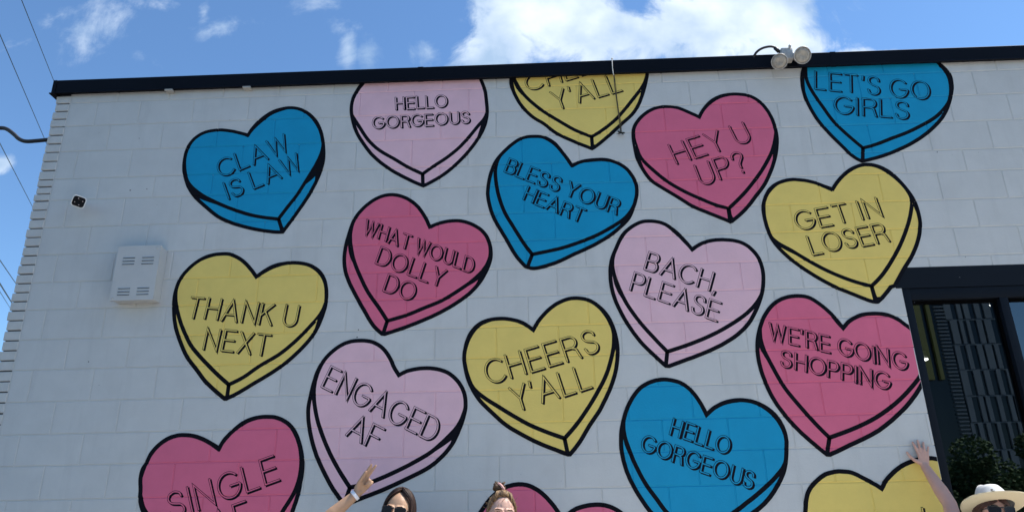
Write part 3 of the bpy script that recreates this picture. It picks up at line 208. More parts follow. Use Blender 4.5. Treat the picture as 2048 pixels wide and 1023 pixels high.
HEARTS=[["blue","blue painted heart lettered CLAW IS LAW, the leftmost blue heart on the wall",[[[-1.818,4.29],[-1.812,4.304],[-1.806,4.318],[-1.798,4.332],[-1.789,4.346],[-1.779,4.361],[-1.768,4.376],[-1.755,4.391],[-1.741,4.406],[-1.725,4.422],[-1.707,4.438],[-1.688,4.453],[-1.67,4.466],[-1.652,4.476],[-1.634,4.484],[-1.615,4.491],[-1.596,4.496],[-1.575,4.501],[-1.553,4.504],[-1.53,4.506],[-1.509,4.505],[-1.488,4.503],[-1.469,4.499],[-1.449,4.493],[-1.43,4.485],[-1.411,4.475],[-1.392,4.463],[-1.373,4.449],[-1.355,4.434],[-1.339,4.417],[-1.323,4.399],[-1.309,4.379],[-1.295,4.358],[-1.284,4.336],[-1.274,4.313],[-1.264,4.289],[-1.256,4.264],[-1.25,4.239],[-1.244,4.214],[-1.239,4.187],[-1.235,4.161],[-1.232,4.134],[-1.229,4.107],[-1.228,4.08],[-1.228,4.053],[-1.23,4.027],[-1.234,4.001],[-1.239,3.975],[-1.245,3.948],[-1.253,3.92],[-1.263,3.891],[-1.273,3.862],[-1.285,3.834],[-1.297,3.806],[-1.31,3.777],[-1.324,3.749],[-1.339,3.722],[-1.354,3.694],[-1.37,3.667],[-1.386,3.64],[-1.403,3.611],[-1.421,3.581],[-1.44,3.551],[-1.46,3.519],[-1.48,3.487],[-1.495,3.486],[-1.509,3.486],[-1.523,3.487],[-1.539,3.488],[-1.558,3.49],[-1.581,3.494],[-1.607,3.498],[-1.635,3.503],[-1.662,3.509],[-1.689,3.515],[-1.715,3.522],[-1.742,3.529],[-1.768,3.537],[-1.796,3.546],[-1.823,3.555],[-1.851,3.565],[-1.876,3.576],[-1.9,3.586],[-1.922,3.597],[-1.943,3.608],[-1.965,3.621],[-1.988,3.638],[-2.011,3.656],[-2.034,3.676],[-2.057,3.696],[-2.081,3.716],[-2.104,3.737],[-2.127,3.758],[-2.147,3.778],[-2.164,3.798],[-2.179,3.817],[-2.192,3.836],[-2.204,3.855],[-2.216,3.875],[-2.225,3.896],[-2.234,3.917],[-2.242,3.938],[-2.249,3.958],[-2.256,3.979],[-2.261,3.999],[-2.265,4.021],[-2.268,4.044],[-2.269,4.068],[-2.27,4.093],[-2.269,4.116],[-2.268,4.138],[-2.265,4.16],[-2.261,4.18],[-2.256,4.2],[-2.248,4.218],[-2.239,4.236],[-2.228,4.253],[-2.216,4.269],[-2.202,4.283],[-2.186,4.296],[-2.169,4.308],[-2.151,4.317],[-2.132,4.325],[-2.112,4.33],[-2.092,4.334],[-2.072,4.336],[-2.052,4.338],[-2.033,4.338],[-2.014,4.338],[-1.995,4.336],[-1.975,4.333],[-1.955,4.329],[-1.935,4.325],[-1.917,4.321],[-1.901,4.316],[-1.887,4.312],[-1.874,4.308],[-1.861,4.304],[-1.849,4.3],[-1.838,4.297],[-1.828,4.293]],[[-1.81,4.255],[-1.8,4.273],[-1.789,4.29],[-1.778,4.308],[-1.765,4.325],[-1.752,4.341],[-1.737,4.358],[-1.721,4.374],[-1.706,4.389],[-1.691,4.403],[-1.677,4.416],[-1.662,4.429],[-1.645,4.44],[-1.628,4.449],[-1.609,4.457],[-1.59,4.464],[-1.572,4.47],[-1.555,4.475],[-1.539,4.48],[-1.523,4.482],[-1.507,4.483],[-1.49,4.481],[-1.473,4.476],[-1.456,4.47],[-1.44,4.463],[-1.423,4.453],[-1.407,4.443],[-1.391,4.43],[-1.376,4.416],[-1.361,4.401],[-1.347,4.384],[-1.334,4.365],[-1.322,4.346],[-1.311,4.327],[-1.3,4.307],[-1.291,4.286],[-1.284,4.265],[-1.277,4.245],[-1.271,4.226],[-1.266,4.206],[-1.264,4.186],[-1.264,4.167],[-1.265,4.148],[-1.268,4.129],[-1.272,4.109],[-1.278,4.088],[-1.285,4.066],[-1.294,4.044],[-1.303,4.021],[-1.314,3.997],[-1.327,3.971],[-1.34,3.945],[-1.354,3.917],[-1.369,3.887],[-1.385,3.855],[-1.401,3.823],[-1.418,3.793],[-1.434,3.765],[-1.451,3.74],[-1.467,3.716],[-1.483,3.693],[-1.496,3.671],[-1.509,3.651],[-1.521,3.632],[-1.533,3.613],[-1.557,3.616],[-1.582,3.62],[-1.607,3.623],[-1.633,3.628],[-1.659,3.633],[-1.685,3.639],[-1.712,3.646],[-1.739,3.654],[-1.766,3.663],[-1.793,3.673],[-1.821,3.683],[-1.848,3.694],[-1.875,3.705],[-1.903,3.717],[-1.93,3.73],[-1.958,3.743],[-1.987,3.758],[-2.016,3.773],[-2.045,3.789],[-2.071,3.804],[-2.094,3.819],[-2.116,3.835],[-2.135,3.85],[-2.153,3.865],[-2.168,3.88],[-2.181,3.894],[-2.193,3.909],[-2.203,3.925],[-2.211,3.941],[-2.218,3.959],[-2.223,3.977],[-2.228,3.996],[-2.233,4.016],[-2.237,4.037],[-2.241,4.059],[-2.243,4.079],[-2.244,4.099],[-2.244,4.119],[-2.242,4.138],[-2.239,4.157],[-2.234,4.177],[-2.228,4.197],[-2.221,4.217],[-2.211,4.234],[-2.2,4.25],[-2.188,4.264],[-2.174,4.276],[-2.158,4.287],[-2.14,4.296],[-2.12,4.303],[-2.1,4.308],[-2.08,4.312],[-2.061,4.315],[-2.042,4.317],[-2.023,4.317],[-2.004,4.317],[-1.984,4.315],[-1.964,4.311],[-1.944,4.307],[-1.926,4.303],[-1.909,4.297],[-1.893,4.292],[-1.878,4.285],[-1.864,4.279],[-1.85,4.273],[-1.836,4.268],[-1.823,4.261]],[[-2.121,3.783],[-2.102,3.773],[-2.083,3.764],[-2.062,3.755],[-2.039,3.746],[-2.014,3.737],[-1.987,3.727],[-1.96,3.717],[-1.932,3.708],[-1.904,3.7],[-1.876,3.693],[-1.848,3.685],[-1.82,3.677],[-1.793,3.67],[-1.767,3.662],[-1.741,3.654],[-1.716,3.647],[-1.693,3.641],[-1.67,3.636],[-1.647,3.631],[-1.625,3.627],[-1.603,3.623],[-1.582,3.62],[-1.56,3.617],[-1.539,3.614],[-1.508,3.51],[-1.532,3.495],[-1.557,3.49],[-1.581,3.494],[-1.605,3.498],[-1.631,3.503],[-1.658,3.508],[-1.685,3.514],[-1.713,3.521],[-1.741,3.529],[-1.77,3.537],[-1.798,3.546],[-1.824,3.555],[-1.848,3.564],[-1.871,3.574],[-1.893,3.584],[-1.915,3.596],[-1.939,3.61],[-1.963,3.628],[-1.984,3.646],[-2.003,3.663],[-2.019,3.679],[-2.034,3.693],[-2.049,3.707],[-2.063,3.721],[-2.078,3.736],[-2.092,3.752],[-2.107,3.767]],[[-1.291,3.923],[-1.291,3.904],[-1.291,3.885],[-1.292,3.864],[-1.295,3.843],[-1.3,3.821],[-1.307,3.797],[-1.316,3.773],[-1.326,3.75],[-1.337,3.727],[-1.349,3.704],[-1.362,3.681],[-1.374,3.659],[-1.386,3.639],[-1.398,3.619],[-1.409,3.601],[-1.42,3.583],[-1.431,3.565],[-1.441,3.549],[-1.457,3.537],[-1.483,3.532],[-1.533,3.613],[-1.526,3.624],[-1.515,3.642],[-1.503,3.66],[-1.491,3.679],[-1.479,3.699],[-1.465,3.718],[-1.452,3.738],[-1.438,3.758],[-1.423,3.778],[-1.407,3.8],[-1.391,3.82],[-1.375,3.839],[-1.361,3.853],[-1.348,3.865],[-1.336,3.876],[-1.325,3.886],[-1.314,3.896],[-1.305,3.905],[-1.297,3.914]]],[["CLAW",-1.9693,3.9279,-1.4833,4.1368,-2.023,4.0569,-1.5333,4.2691],["IS LAW",-1.8938,3.758,-1.3766,3.9776,-1.9482,3.883,-1.4273,4.106]]],
["lilac","pale lilac painted heart lettered HELLO GORGEOUS, cut off by the black parapet",[[[-0.956,4.767],[-0.97,4.745],[-0.983,4.723],[-0.996,4.703],[-1.007,4.683],[-1.017,4.666],[-1.025,4.651],[-1.033,4.636],[-1.04,4.621],[-1.048,4.606],[-1.054,4.591],[-1.06,4.575],[-1.065,4.559],[-1.068,4.541],[-1.071,4.523],[-1.073,4.504],[-1.074,4.486],[-1.074,4.468],[-1.073,4.45],[-1.071,4.432],[-1.068,4.413],[-1.064,4.393],[-1.059,4.372],[-1.054,4.351],[-1.047,4.33],[-1.041,4.309],[-1.033,4.289],[-1.025,4.268],[-1.016,4.248],[-1.005,4.227],[-0.993,4.206],[-0.98,4.186],[-0.967,4.165],[-0.954,4.145],[-0.94,4.124],[-0.925,4.104],[-0.91,4.083],[-0.893,4.064],[-0.875,4.045],[-0.856,4.026],[-0.836,4.007],[-0.814,3.988],[-0.791,3.97],[-0.768,3.952],[-0.745,3.935],[-0.723,3.92],[-0.7,3.906],[-0.678,3.892],[-0.656,3.879],[-0.633,3.866],[-0.609,3.852],[-0.587,3.84],[-0.567,3.83],[-0.551,3.822],[-0.537,3.815],[-0.524,3.81],[-0.512,3.805],[-0.502,3.809],[-0.491,3.814],[-0.478,3.821],[-0.463,3.829],[-0.442,3.841],[-0.418,3.855],[-0.393,3.871],[-0.368,3.888],[-0.346,3.905],[-0.324,3.923],[-0.303,3.942],[-0.282,3.962],[-0.262,3.982],[-0.242,4.003],[-0.222,4.025],[-0.203,4.047],[-0.185,4.07],[-0.167,4.094],[-0.149,4.119],[-0.133,4.143],[-0.118,4.168],[-0.103,4.193],[-0.09,4.218],[-0.079,4.241],[-0.071,4.263],[-0.064,4.283],[-0.058,4.302],[-0.054,4.322],[-0.05,4.342],[-0.047,4.361],[-0.045,4.382],[-0.044,4.403],[-0.044,4.425],[-0.045,4.449],[-0.047,4.473],[-0.049,4.496],[-0.051,4.52],[-0.053,4.544],[-0.056,4.568],[-0.061,4.591],[-0.067,4.615],[-0.075,4.64],[-0.083,4.663],[-0.09,4.682],[-0.094,4.697],[-0.098,4.71],[-0.101,4.721],[-0.104,4.731]],[[-0.923,4.766],[-0.936,4.743],[-0.947,4.72],[-0.959,4.699],[-0.97,4.68],[-0.98,4.663],[-0.991,4.648],[-1.0,4.634],[-1.008,4.62],[-1.016,4.606],[-1.022,4.594],[-1.028,4.581],[-1.033,4.568],[-1.038,4.553],[-1.042,4.537],[-1.045,4.521],[-1.048,4.506],[-1.05,4.491],[-1.051,4.476],[-1.051,4.462],[-1.05,4.449],[-1.048,4.436],[-1.044,4.425],[-1.04,4.414],[-1.033,4.401],[-1.025,4.388],[-1.016,4.373],[-1.006,4.357],[-0.994,4.338],[-0.977,4.31],[-0.958,4.277],[-0.937,4.243],[-0.916,4.213],[-0.896,4.188],[-0.876,4.166],[-0.855,4.145],[-0.832,4.125],[-0.806,4.106],[-0.778,4.087],[-0.75,4.069],[-0.723,4.052],[-0.697,4.034],[-0.673,4.017],[-0.649,4.0],[-0.624,3.984],[-0.599,3.969],[-0.573,3.955],[-0.547,3.941],[-0.522,3.927],[-0.504,3.941],[-0.486,3.955],[-0.468,3.968],[-0.448,3.983],[-0.428,3.997],[-0.406,4.012],[-0.384,4.027],[-0.362,4.043],[-0.339,4.061],[-0.317,4.08],[-0.295,4.099],[-0.274,4.119],[-0.255,4.139],[-0.237,4.16],[-0.22,4.18],[-0.204,4.201],[-0.187,4.222],[-0.171,4.243],[-0.156,4.264],[-0.141,4.284],[-0.127,4.303],[-0.112,4.32],[-0.098,4.337],[-0.088,4.353],[-0.08,4.369],[-0.074,4.384],[-0.07,4.398],[-0.067,4.414],[-0.066,4.431],[-0.065,4.448],[-0.066,4.467],[-0.067,4.487],[-0.068,4.509],[-0.07,4.532],[-0.073,4.557],[-0.077,4.581],[-0.084,4.606],[-0.092,4.632],[-0.101,4.657],[-0.108,4.678],[-0.114,4.694],[-0.118,4.708],[-0.123,4.721],[-0.126,4.732]],[[-1.03,4.348],[-1.022,4.331],[-1.012,4.314],[-1.001,4.297],[-0.988,4.279],[-0.972,4.26],[-0.954,4.239],[-0.936,4.219],[-0.918,4.198],[-0.9,4.179],[-0.881,4.16],[-0.86,4.141],[-0.838,4.123],[-0.814,4.106],[-0.787,4.089],[-0.76,4.073],[-0.733,4.057],[-0.708,4.041],[-0.684,4.025],[-0.662,4.01],[-0.642,3.996],[-0.624,3.984],[-0.607,3.974],[-0.591,3.965],[-0.575,3.956],[-0.561,3.948],[-0.548,3.941],[-0.536,3.935],[-0.524,3.928],[-0.528,3.838],[-0.547,3.828],[-0.564,3.828],[-0.58,3.836],[-0.597,3.846],[-0.621,3.859],[-0.649,3.875],[-0.678,3.892],[-0.705,3.909],[-0.729,3.925],[-0.752,3.941],[-0.774,3.957],[-0.796,3.973],[-0.817,3.991],[-0.837,4.008],[-0.856,4.026],[-0.876,4.047],[-0.895,4.07],[-0.915,4.095],[-0.932,4.122],[-0.948,4.149],[-0.963,4.173],[-0.977,4.197],[-0.989,4.221],[-1.001,4.245],[-1.01,4.271],[-1.018,4.296],[-1.024,4.322]],[[-0.097,4.313],[-0.104,4.29],[-0.11,4.267],[-0.117,4.243],[-0.124,4.219],[-0.131,4.194],[-0.14,4.169],[-0.151,4.144],[-0.162,4.118],[-0.175,4.093],[-0.19,4.069],[-0.207,4.045],[-0.225,4.021],[-0.246,3.998],[-0.269,3.975],[-0.292,3.953],[-0.314,3.932],[-0.336,3.914],[-0.357,3.897],[-0.378,3.881],[-0.4,3.866],[-0.423,3.852],[-0.445,3.839],[-0.473,3.835],[-0.505,3.84],[-0.521,3.928],[-0.502,3.942],[-0.483,3.957],[-0.463,3.972],[-0.441,3.988],[-0.417,4.004],[-0.392,4.021],[-0.367,4.039],[-0.344,4.058],[-0.32,4.077],[-0.297,4.097],[-0.275,4.116],[-0.256,4.136],[-0.238,4.154],[-0.222,4.171],[-0.207,4.188],[-0.192,4.205],[-0.177,4.222],[-0.162,4.239],[-0.148,4.256],[-0.135,4.27],[-0.123,4.283],[-0.114,4.294],[-0.105,4.304]]],[["HELLO",-0.7228,4.4395,-0.341,4.4511,-0.7308,4.5388,-0.3465,4.5503],["GORGEOUS",-0.8879,4.2861,-0.177,4.305,-0.8948,4.3804,-0.1797,4.3992]]],
["yellow","yellow painted heart cut off by the parapet with the rope hanging over it",[[[0.131,4.759],[0.125,4.74],[0.12,4.721],[0.115,4.702],[0.112,4.684],[0.11,4.667],[0.11,4.651],[0.11,4.635],[0.112,4.619],[0.115,4.603],[0.12,4.587],[0.125,4.571],[0.131,4.553],[0.137,4.535],[0.145,4.516],[0.153,4.497],[0.161,4.479],[0.17,4.461],[0.18,4.444],[0.19,4.427],[0.203,4.409],[0.218,4.389],[0.235,4.368],[0.253,4.348],[0.272,4.33],[0.29,4.315],[0.308,4.302],[0.328,4.289],[0.348,4.273],[0.369,4.254],[0.39,4.232],[0.413,4.21],[0.438,4.19],[0.467,4.171],[0.499,4.152],[0.531,4.135],[0.559,4.12],[0.581,4.108],[0.6,4.098],[0.617,4.09],[0.634,4.082],[0.65,4.074],[0.664,4.067],[0.678,4.06],[0.692,4.054],[0.703,4.06],[0.714,4.067],[0.727,4.076],[0.741,4.087],[0.758,4.1],[0.775,4.115],[0.794,4.131],[0.814,4.149],[0.836,4.168],[0.858,4.189],[0.881,4.211],[0.905,4.233],[0.93,4.257],[0.957,4.281],[0.983,4.305],[1.005,4.327],[1.022,4.348],[1.035,4.367],[1.047,4.386],[1.058,4.406],[1.069,4.427],[1.078,4.449],[1.087,4.472],[1.096,4.495],[1.105,4.52],[1.113,4.545],[1.121,4.57],[1.128,4.595],[1.135,4.621],[1.141,4.647],[1.146,4.672],[1.15,4.692],[1.152,4.705],[1.154,4.716],[1.155,4.726],[1.155,4.734]],[[0.163,4.758],[0.16,4.741],[0.158,4.724],[0.157,4.708],[0.158,4.692],[0.16,4.678],[0.164,4.665],[0.169,4.651],[0.177,4.635],[0.186,4.615],[0.197,4.594],[0.209,4.571],[0.222,4.55],[0.236,4.53],[0.251,4.511],[0.266,4.493],[0.284,4.474],[0.303,4.454],[0.323,4.434],[0.345,4.414],[0.368,4.393],[0.393,4.373],[0.42,4.353],[0.447,4.332],[0.474,4.313],[0.5,4.293],[0.527,4.274],[0.553,4.255],[0.58,4.237],[0.607,4.222],[0.636,4.207],[0.664,4.193],[0.693,4.18],[0.709,4.189],[0.727,4.2],[0.745,4.211],[0.765,4.226],[0.788,4.243],[0.814,4.263],[0.84,4.285],[0.863,4.306],[0.884,4.327],[0.903,4.349],[0.922,4.371],[0.94,4.393],[0.958,4.415],[0.975,4.437],[0.992,4.459],[1.009,4.481],[1.025,4.501],[1.041,4.522],[1.056,4.541],[1.07,4.561],[1.081,4.579],[1.091,4.596],[1.099,4.613],[1.107,4.633],[1.115,4.656],[1.121,4.681],[1.127,4.708],[1.133,4.735]],[[0.14,4.646],[0.146,4.627],[0.153,4.608],[0.161,4.59],[0.171,4.573],[0.182,4.556],[0.194,4.541],[0.207,4.527],[0.222,4.512],[0.238,4.497],[0.255,4.481],[0.274,4.465],[0.294,4.448],[0.316,4.431],[0.338,4.413],[0.362,4.395],[0.386,4.377],[0.411,4.359],[0.437,4.34],[0.464,4.32],[0.49,4.301],[0.516,4.282],[0.54,4.264],[0.565,4.247],[0.589,4.232],[0.614,4.218],[0.639,4.205],[0.665,4.193],[0.691,4.181],[0.681,4.079],[0.648,4.082],[0.618,4.089],[0.59,4.103],[0.562,4.118],[0.534,4.133],[0.507,4.148],[0.478,4.164],[0.448,4.184],[0.415,4.209],[0.383,4.24],[0.355,4.266],[0.329,4.287],[0.305,4.304],[0.279,4.323],[0.258,4.344],[0.24,4.366],[0.225,4.387],[0.213,4.407],[0.202,4.428],[0.192,4.448],[0.183,4.469],[0.175,4.489],[0.168,4.509],[0.161,4.532],[0.155,4.557],[0.15,4.586],[0.145,4.615]],[[1.078,4.542],[1.074,4.524],[1.07,4.505],[1.067,4.486],[1.062,4.467],[1.057,4.447],[1.05,4.427],[1.043,4.407],[1.034,4.385],[1.022,4.36],[1.006,4.334],[0.986,4.309],[0.965,4.288],[0.945,4.27],[0.925,4.252],[0.906,4.234],[0.887,4.216],[0.867,4.198],[0.848,4.18],[0.828,4.161],[0.808,4.143],[0.788,4.126],[0.768,4.108],[0.741,4.1],[0.708,4.101],[0.697,4.182],[0.715,4.193],[0.733,4.204],[0.751,4.216],[0.77,4.229],[0.79,4.244],[0.811,4.261],[0.831,4.278],[0.852,4.295],[0.872,4.314],[0.893,4.334],[0.914,4.354],[0.934,4.375],[0.954,4.395],[0.973,4.415],[0.992,4.435],[1.011,4.456],[1.029,4.477],[1.046,4.498],[1.062,4.52]]],[["CHEERS",0.2503,4.5578,0.9987,4.7738,0.2232,4.6797,0.9772,4.8988],["Y'ALL",0.4541,4.3943,0.9497,4.5354,0.4141,4.5418,0.9142,4.6852]]],
["pink","deep pink painted heart lettered HEY U UP?",[[[1.472,4.313],[1.479,4.326],[1.487,4.339],[1.496,4.353],[1.506,4.367],[1.519,4.383],[1.533,4.4],[1.549,4.416],[1.564,4.43],[1.58,4.442],[1.597,4.453],[1.613,4.462],[1.631,4.469],[1.648,4.476],[1.667,4.481],[1.685,4.484],[1.705,4.487],[1.725,4.488],[1.745,4.489],[1.766,4.488],[1.787,4.486],[1.807,4.483],[1.828,4.479],[1.848,4.473],[1.866,4.466],[1.884,4.456],[1.901,4.444],[1.917,4.43],[1.932,4.415],[1.945,4.399],[1.957,4.381],[1.968,4.362],[1.978,4.342],[1.987,4.323],[1.994,4.302],[2.001,4.281],[2.007,4.259],[2.011,4.236],[2.015,4.213],[2.017,4.189],[2.019,4.166],[2.02,4.143],[2.02,4.121],[2.019,4.099],[2.016,4.074],[2.011,4.048],[2.005,4.019],[1.998,3.991],[1.99,3.962],[1.98,3.935],[1.969,3.907],[1.958,3.88],[1.945,3.852],[1.931,3.825],[1.917,3.798],[1.902,3.771],[1.886,3.745],[1.868,3.72],[1.85,3.697],[1.83,3.674],[1.809,3.65],[1.788,3.624],[1.766,3.597],[1.742,3.571],[1.718,3.546],[1.694,3.524],[1.668,3.502],[1.642,3.482],[1.616,3.462],[1.597,3.459],[1.581,3.468],[1.565,3.476],[1.547,3.485],[1.529,3.494],[1.507,3.505],[1.484,3.516],[1.46,3.528],[1.437,3.54],[1.414,3.551],[1.391,3.563],[1.368,3.575],[1.345,3.589],[1.322,3.605],[1.3,3.623],[1.277,3.641],[1.254,3.659],[1.231,3.676],[1.208,3.693],[1.185,3.71],[1.162,3.727],[1.14,3.744],[1.118,3.76],[1.098,3.777],[1.079,3.796],[1.064,3.817],[1.05,3.84],[1.038,3.863],[1.027,3.886],[1.017,3.909],[1.008,3.932],[1.001,3.954],[0.994,3.977],[0.99,3.999],[0.987,4.022],[0.985,4.044],[0.983,4.068],[0.981,4.094],[0.979,4.121],[0.978,4.148],[0.979,4.172],[0.981,4.191],[0.983,4.208],[0.988,4.224],[0.994,4.241],[1.003,4.258],[1.014,4.276],[1.027,4.293],[1.04,4.309],[1.055,4.325],[1.072,4.34],[1.089,4.353],[1.106,4.366],[1.124,4.376],[1.143,4.385],[1.162,4.393],[1.181,4.398],[1.201,4.402],[1.223,4.404],[1.244,4.404],[1.264,4.403],[1.282,4.402],[1.3,4.399],[1.317,4.395],[1.334,4.39],[1.352,4.382],[1.369,4.373],[1.386,4.364],[1.403,4.354],[1.42,4.344],[1.437,4.334],[1.455,4.324]],[[1.479,4.28],[1.49,4.298],[1.501,4.315],[1.512,4.333],[1.525,4.349],[1.538,4.364],[1.552,4.379],[1.567,4.393],[1.582,4.406],[1.598,4.417],[1.614,4.428],[1.631,4.437],[1.648,4.445],[1.666,4.451],[1.685,4.456],[1.704,4.459],[1.722,4.462],[1.74,4.464],[1.759,4.465],[1.776,4.465],[1.794,4.463],[1.812,4.46],[1.83,4.455],[1.847,4.449],[1.863,4.442],[1.879,4.433],[1.893,4.423],[1.906,4.412],[1.919,4.398],[1.931,4.382],[1.941,4.364],[1.951,4.345],[1.96,4.325],[1.968,4.306],[1.974,4.287],[1.98,4.267],[1.985,4.248],[1.989,4.23],[1.993,4.213],[1.995,4.196],[1.995,4.178],[1.994,4.162],[1.992,4.146],[1.988,4.129],[1.983,4.11],[1.976,4.087],[1.968,4.062],[1.958,4.036],[1.947,4.009],[1.933,3.982],[1.917,3.954],[1.899,3.926],[1.882,3.899],[1.865,3.875],[1.849,3.851],[1.83,3.828],[1.81,3.802],[1.787,3.774],[1.761,3.744],[1.734,3.714],[1.707,3.686],[1.68,3.66],[1.654,3.635],[1.626,3.61],[1.599,3.586],[1.582,3.591],[1.563,3.597],[1.544,3.603],[1.523,3.612],[1.499,3.622],[1.474,3.635],[1.448,3.649],[1.421,3.664],[1.394,3.678],[1.365,3.694],[1.337,3.71],[1.31,3.727],[1.284,3.745],[1.258,3.763],[1.233,3.782],[1.209,3.802],[1.185,3.824],[1.161,3.847],[1.139,3.871],[1.118,3.894],[1.097,3.917],[1.077,3.941],[1.059,3.964],[1.045,3.986],[1.036,4.007],[1.03,4.027],[1.026,4.047],[1.021,4.067],[1.017,4.087],[1.012,4.107],[1.009,4.127],[1.007,4.147],[1.007,4.168],[1.008,4.189],[1.011,4.209],[1.016,4.228],[1.024,4.245],[1.034,4.261],[1.046,4.276],[1.059,4.291],[1.074,4.306],[1.09,4.321],[1.108,4.335],[1.125,4.347],[1.143,4.358],[1.162,4.367],[1.181,4.374],[1.2,4.38],[1.218,4.383],[1.236,4.384],[1.254,4.384],[1.272,4.383],[1.29,4.38],[1.307,4.375],[1.325,4.369],[1.342,4.362],[1.359,4.354],[1.376,4.344],[1.393,4.334],[1.41,4.324],[1.427,4.313],[1.444,4.302],[1.461,4.291]],[[1.031,3.964],[1.045,3.944],[1.058,3.925],[1.074,3.906],[1.09,3.887],[1.109,3.869],[1.128,3.851],[1.149,3.833],[1.171,3.816],[1.194,3.799],[1.217,3.783],[1.242,3.767],[1.267,3.751],[1.292,3.736],[1.319,3.721],[1.345,3.706],[1.369,3.692],[1.392,3.679],[1.414,3.668],[1.435,3.656],[1.46,3.643],[1.488,3.628],[1.519,3.613],[1.55,3.601],[1.585,3.59],[1.587,3.487],[1.559,3.486],[1.534,3.492],[1.51,3.503],[1.486,3.515],[1.459,3.529],[1.431,3.543],[1.403,3.557],[1.374,3.572],[1.347,3.588],[1.32,3.607],[1.296,3.626],[1.273,3.644],[1.25,3.662],[1.227,3.679],[1.204,3.696],[1.182,3.713],[1.161,3.731],[1.139,3.749],[1.119,3.767],[1.1,3.786],[1.085,3.807],[1.074,3.828],[1.065,3.85],[1.057,3.872],[1.049,3.894],[1.043,3.917],[1.037,3.941]],[[1.96,3.977],[1.956,3.954],[1.952,3.93],[1.948,3.906],[1.942,3.883],[1.935,3.86],[1.928,3.837],[1.919,3.813],[1.909,3.788],[1.896,3.762],[1.879,3.736],[1.86,3.71],[1.839,3.685],[1.817,3.659],[1.795,3.633],[1.772,3.606],[1.749,3.578],[1.724,3.552],[1.697,3.526],[1.662,3.509],[1.623,3.502],[1.6,3.587],[1.622,3.607],[1.644,3.626],[1.665,3.645],[1.686,3.665],[1.706,3.685],[1.725,3.705],[1.744,3.726],[1.764,3.747],[1.786,3.771],[1.808,3.795],[1.831,3.82],[1.851,3.843],[1.87,3.864],[1.886,3.885],[1.902,3.904],[1.916,3.922],[1.929,3.938],[1.94,3.952],[1.951,3.965]]],[["HEY U",1.2843,3.9213,1.8367,4.0812,1.2382,4.0698,1.7958,4.2325],["UP?",1.4394,3.7444,1.7782,3.8453,1.4016,3.9002,1.7437,4.003]]],
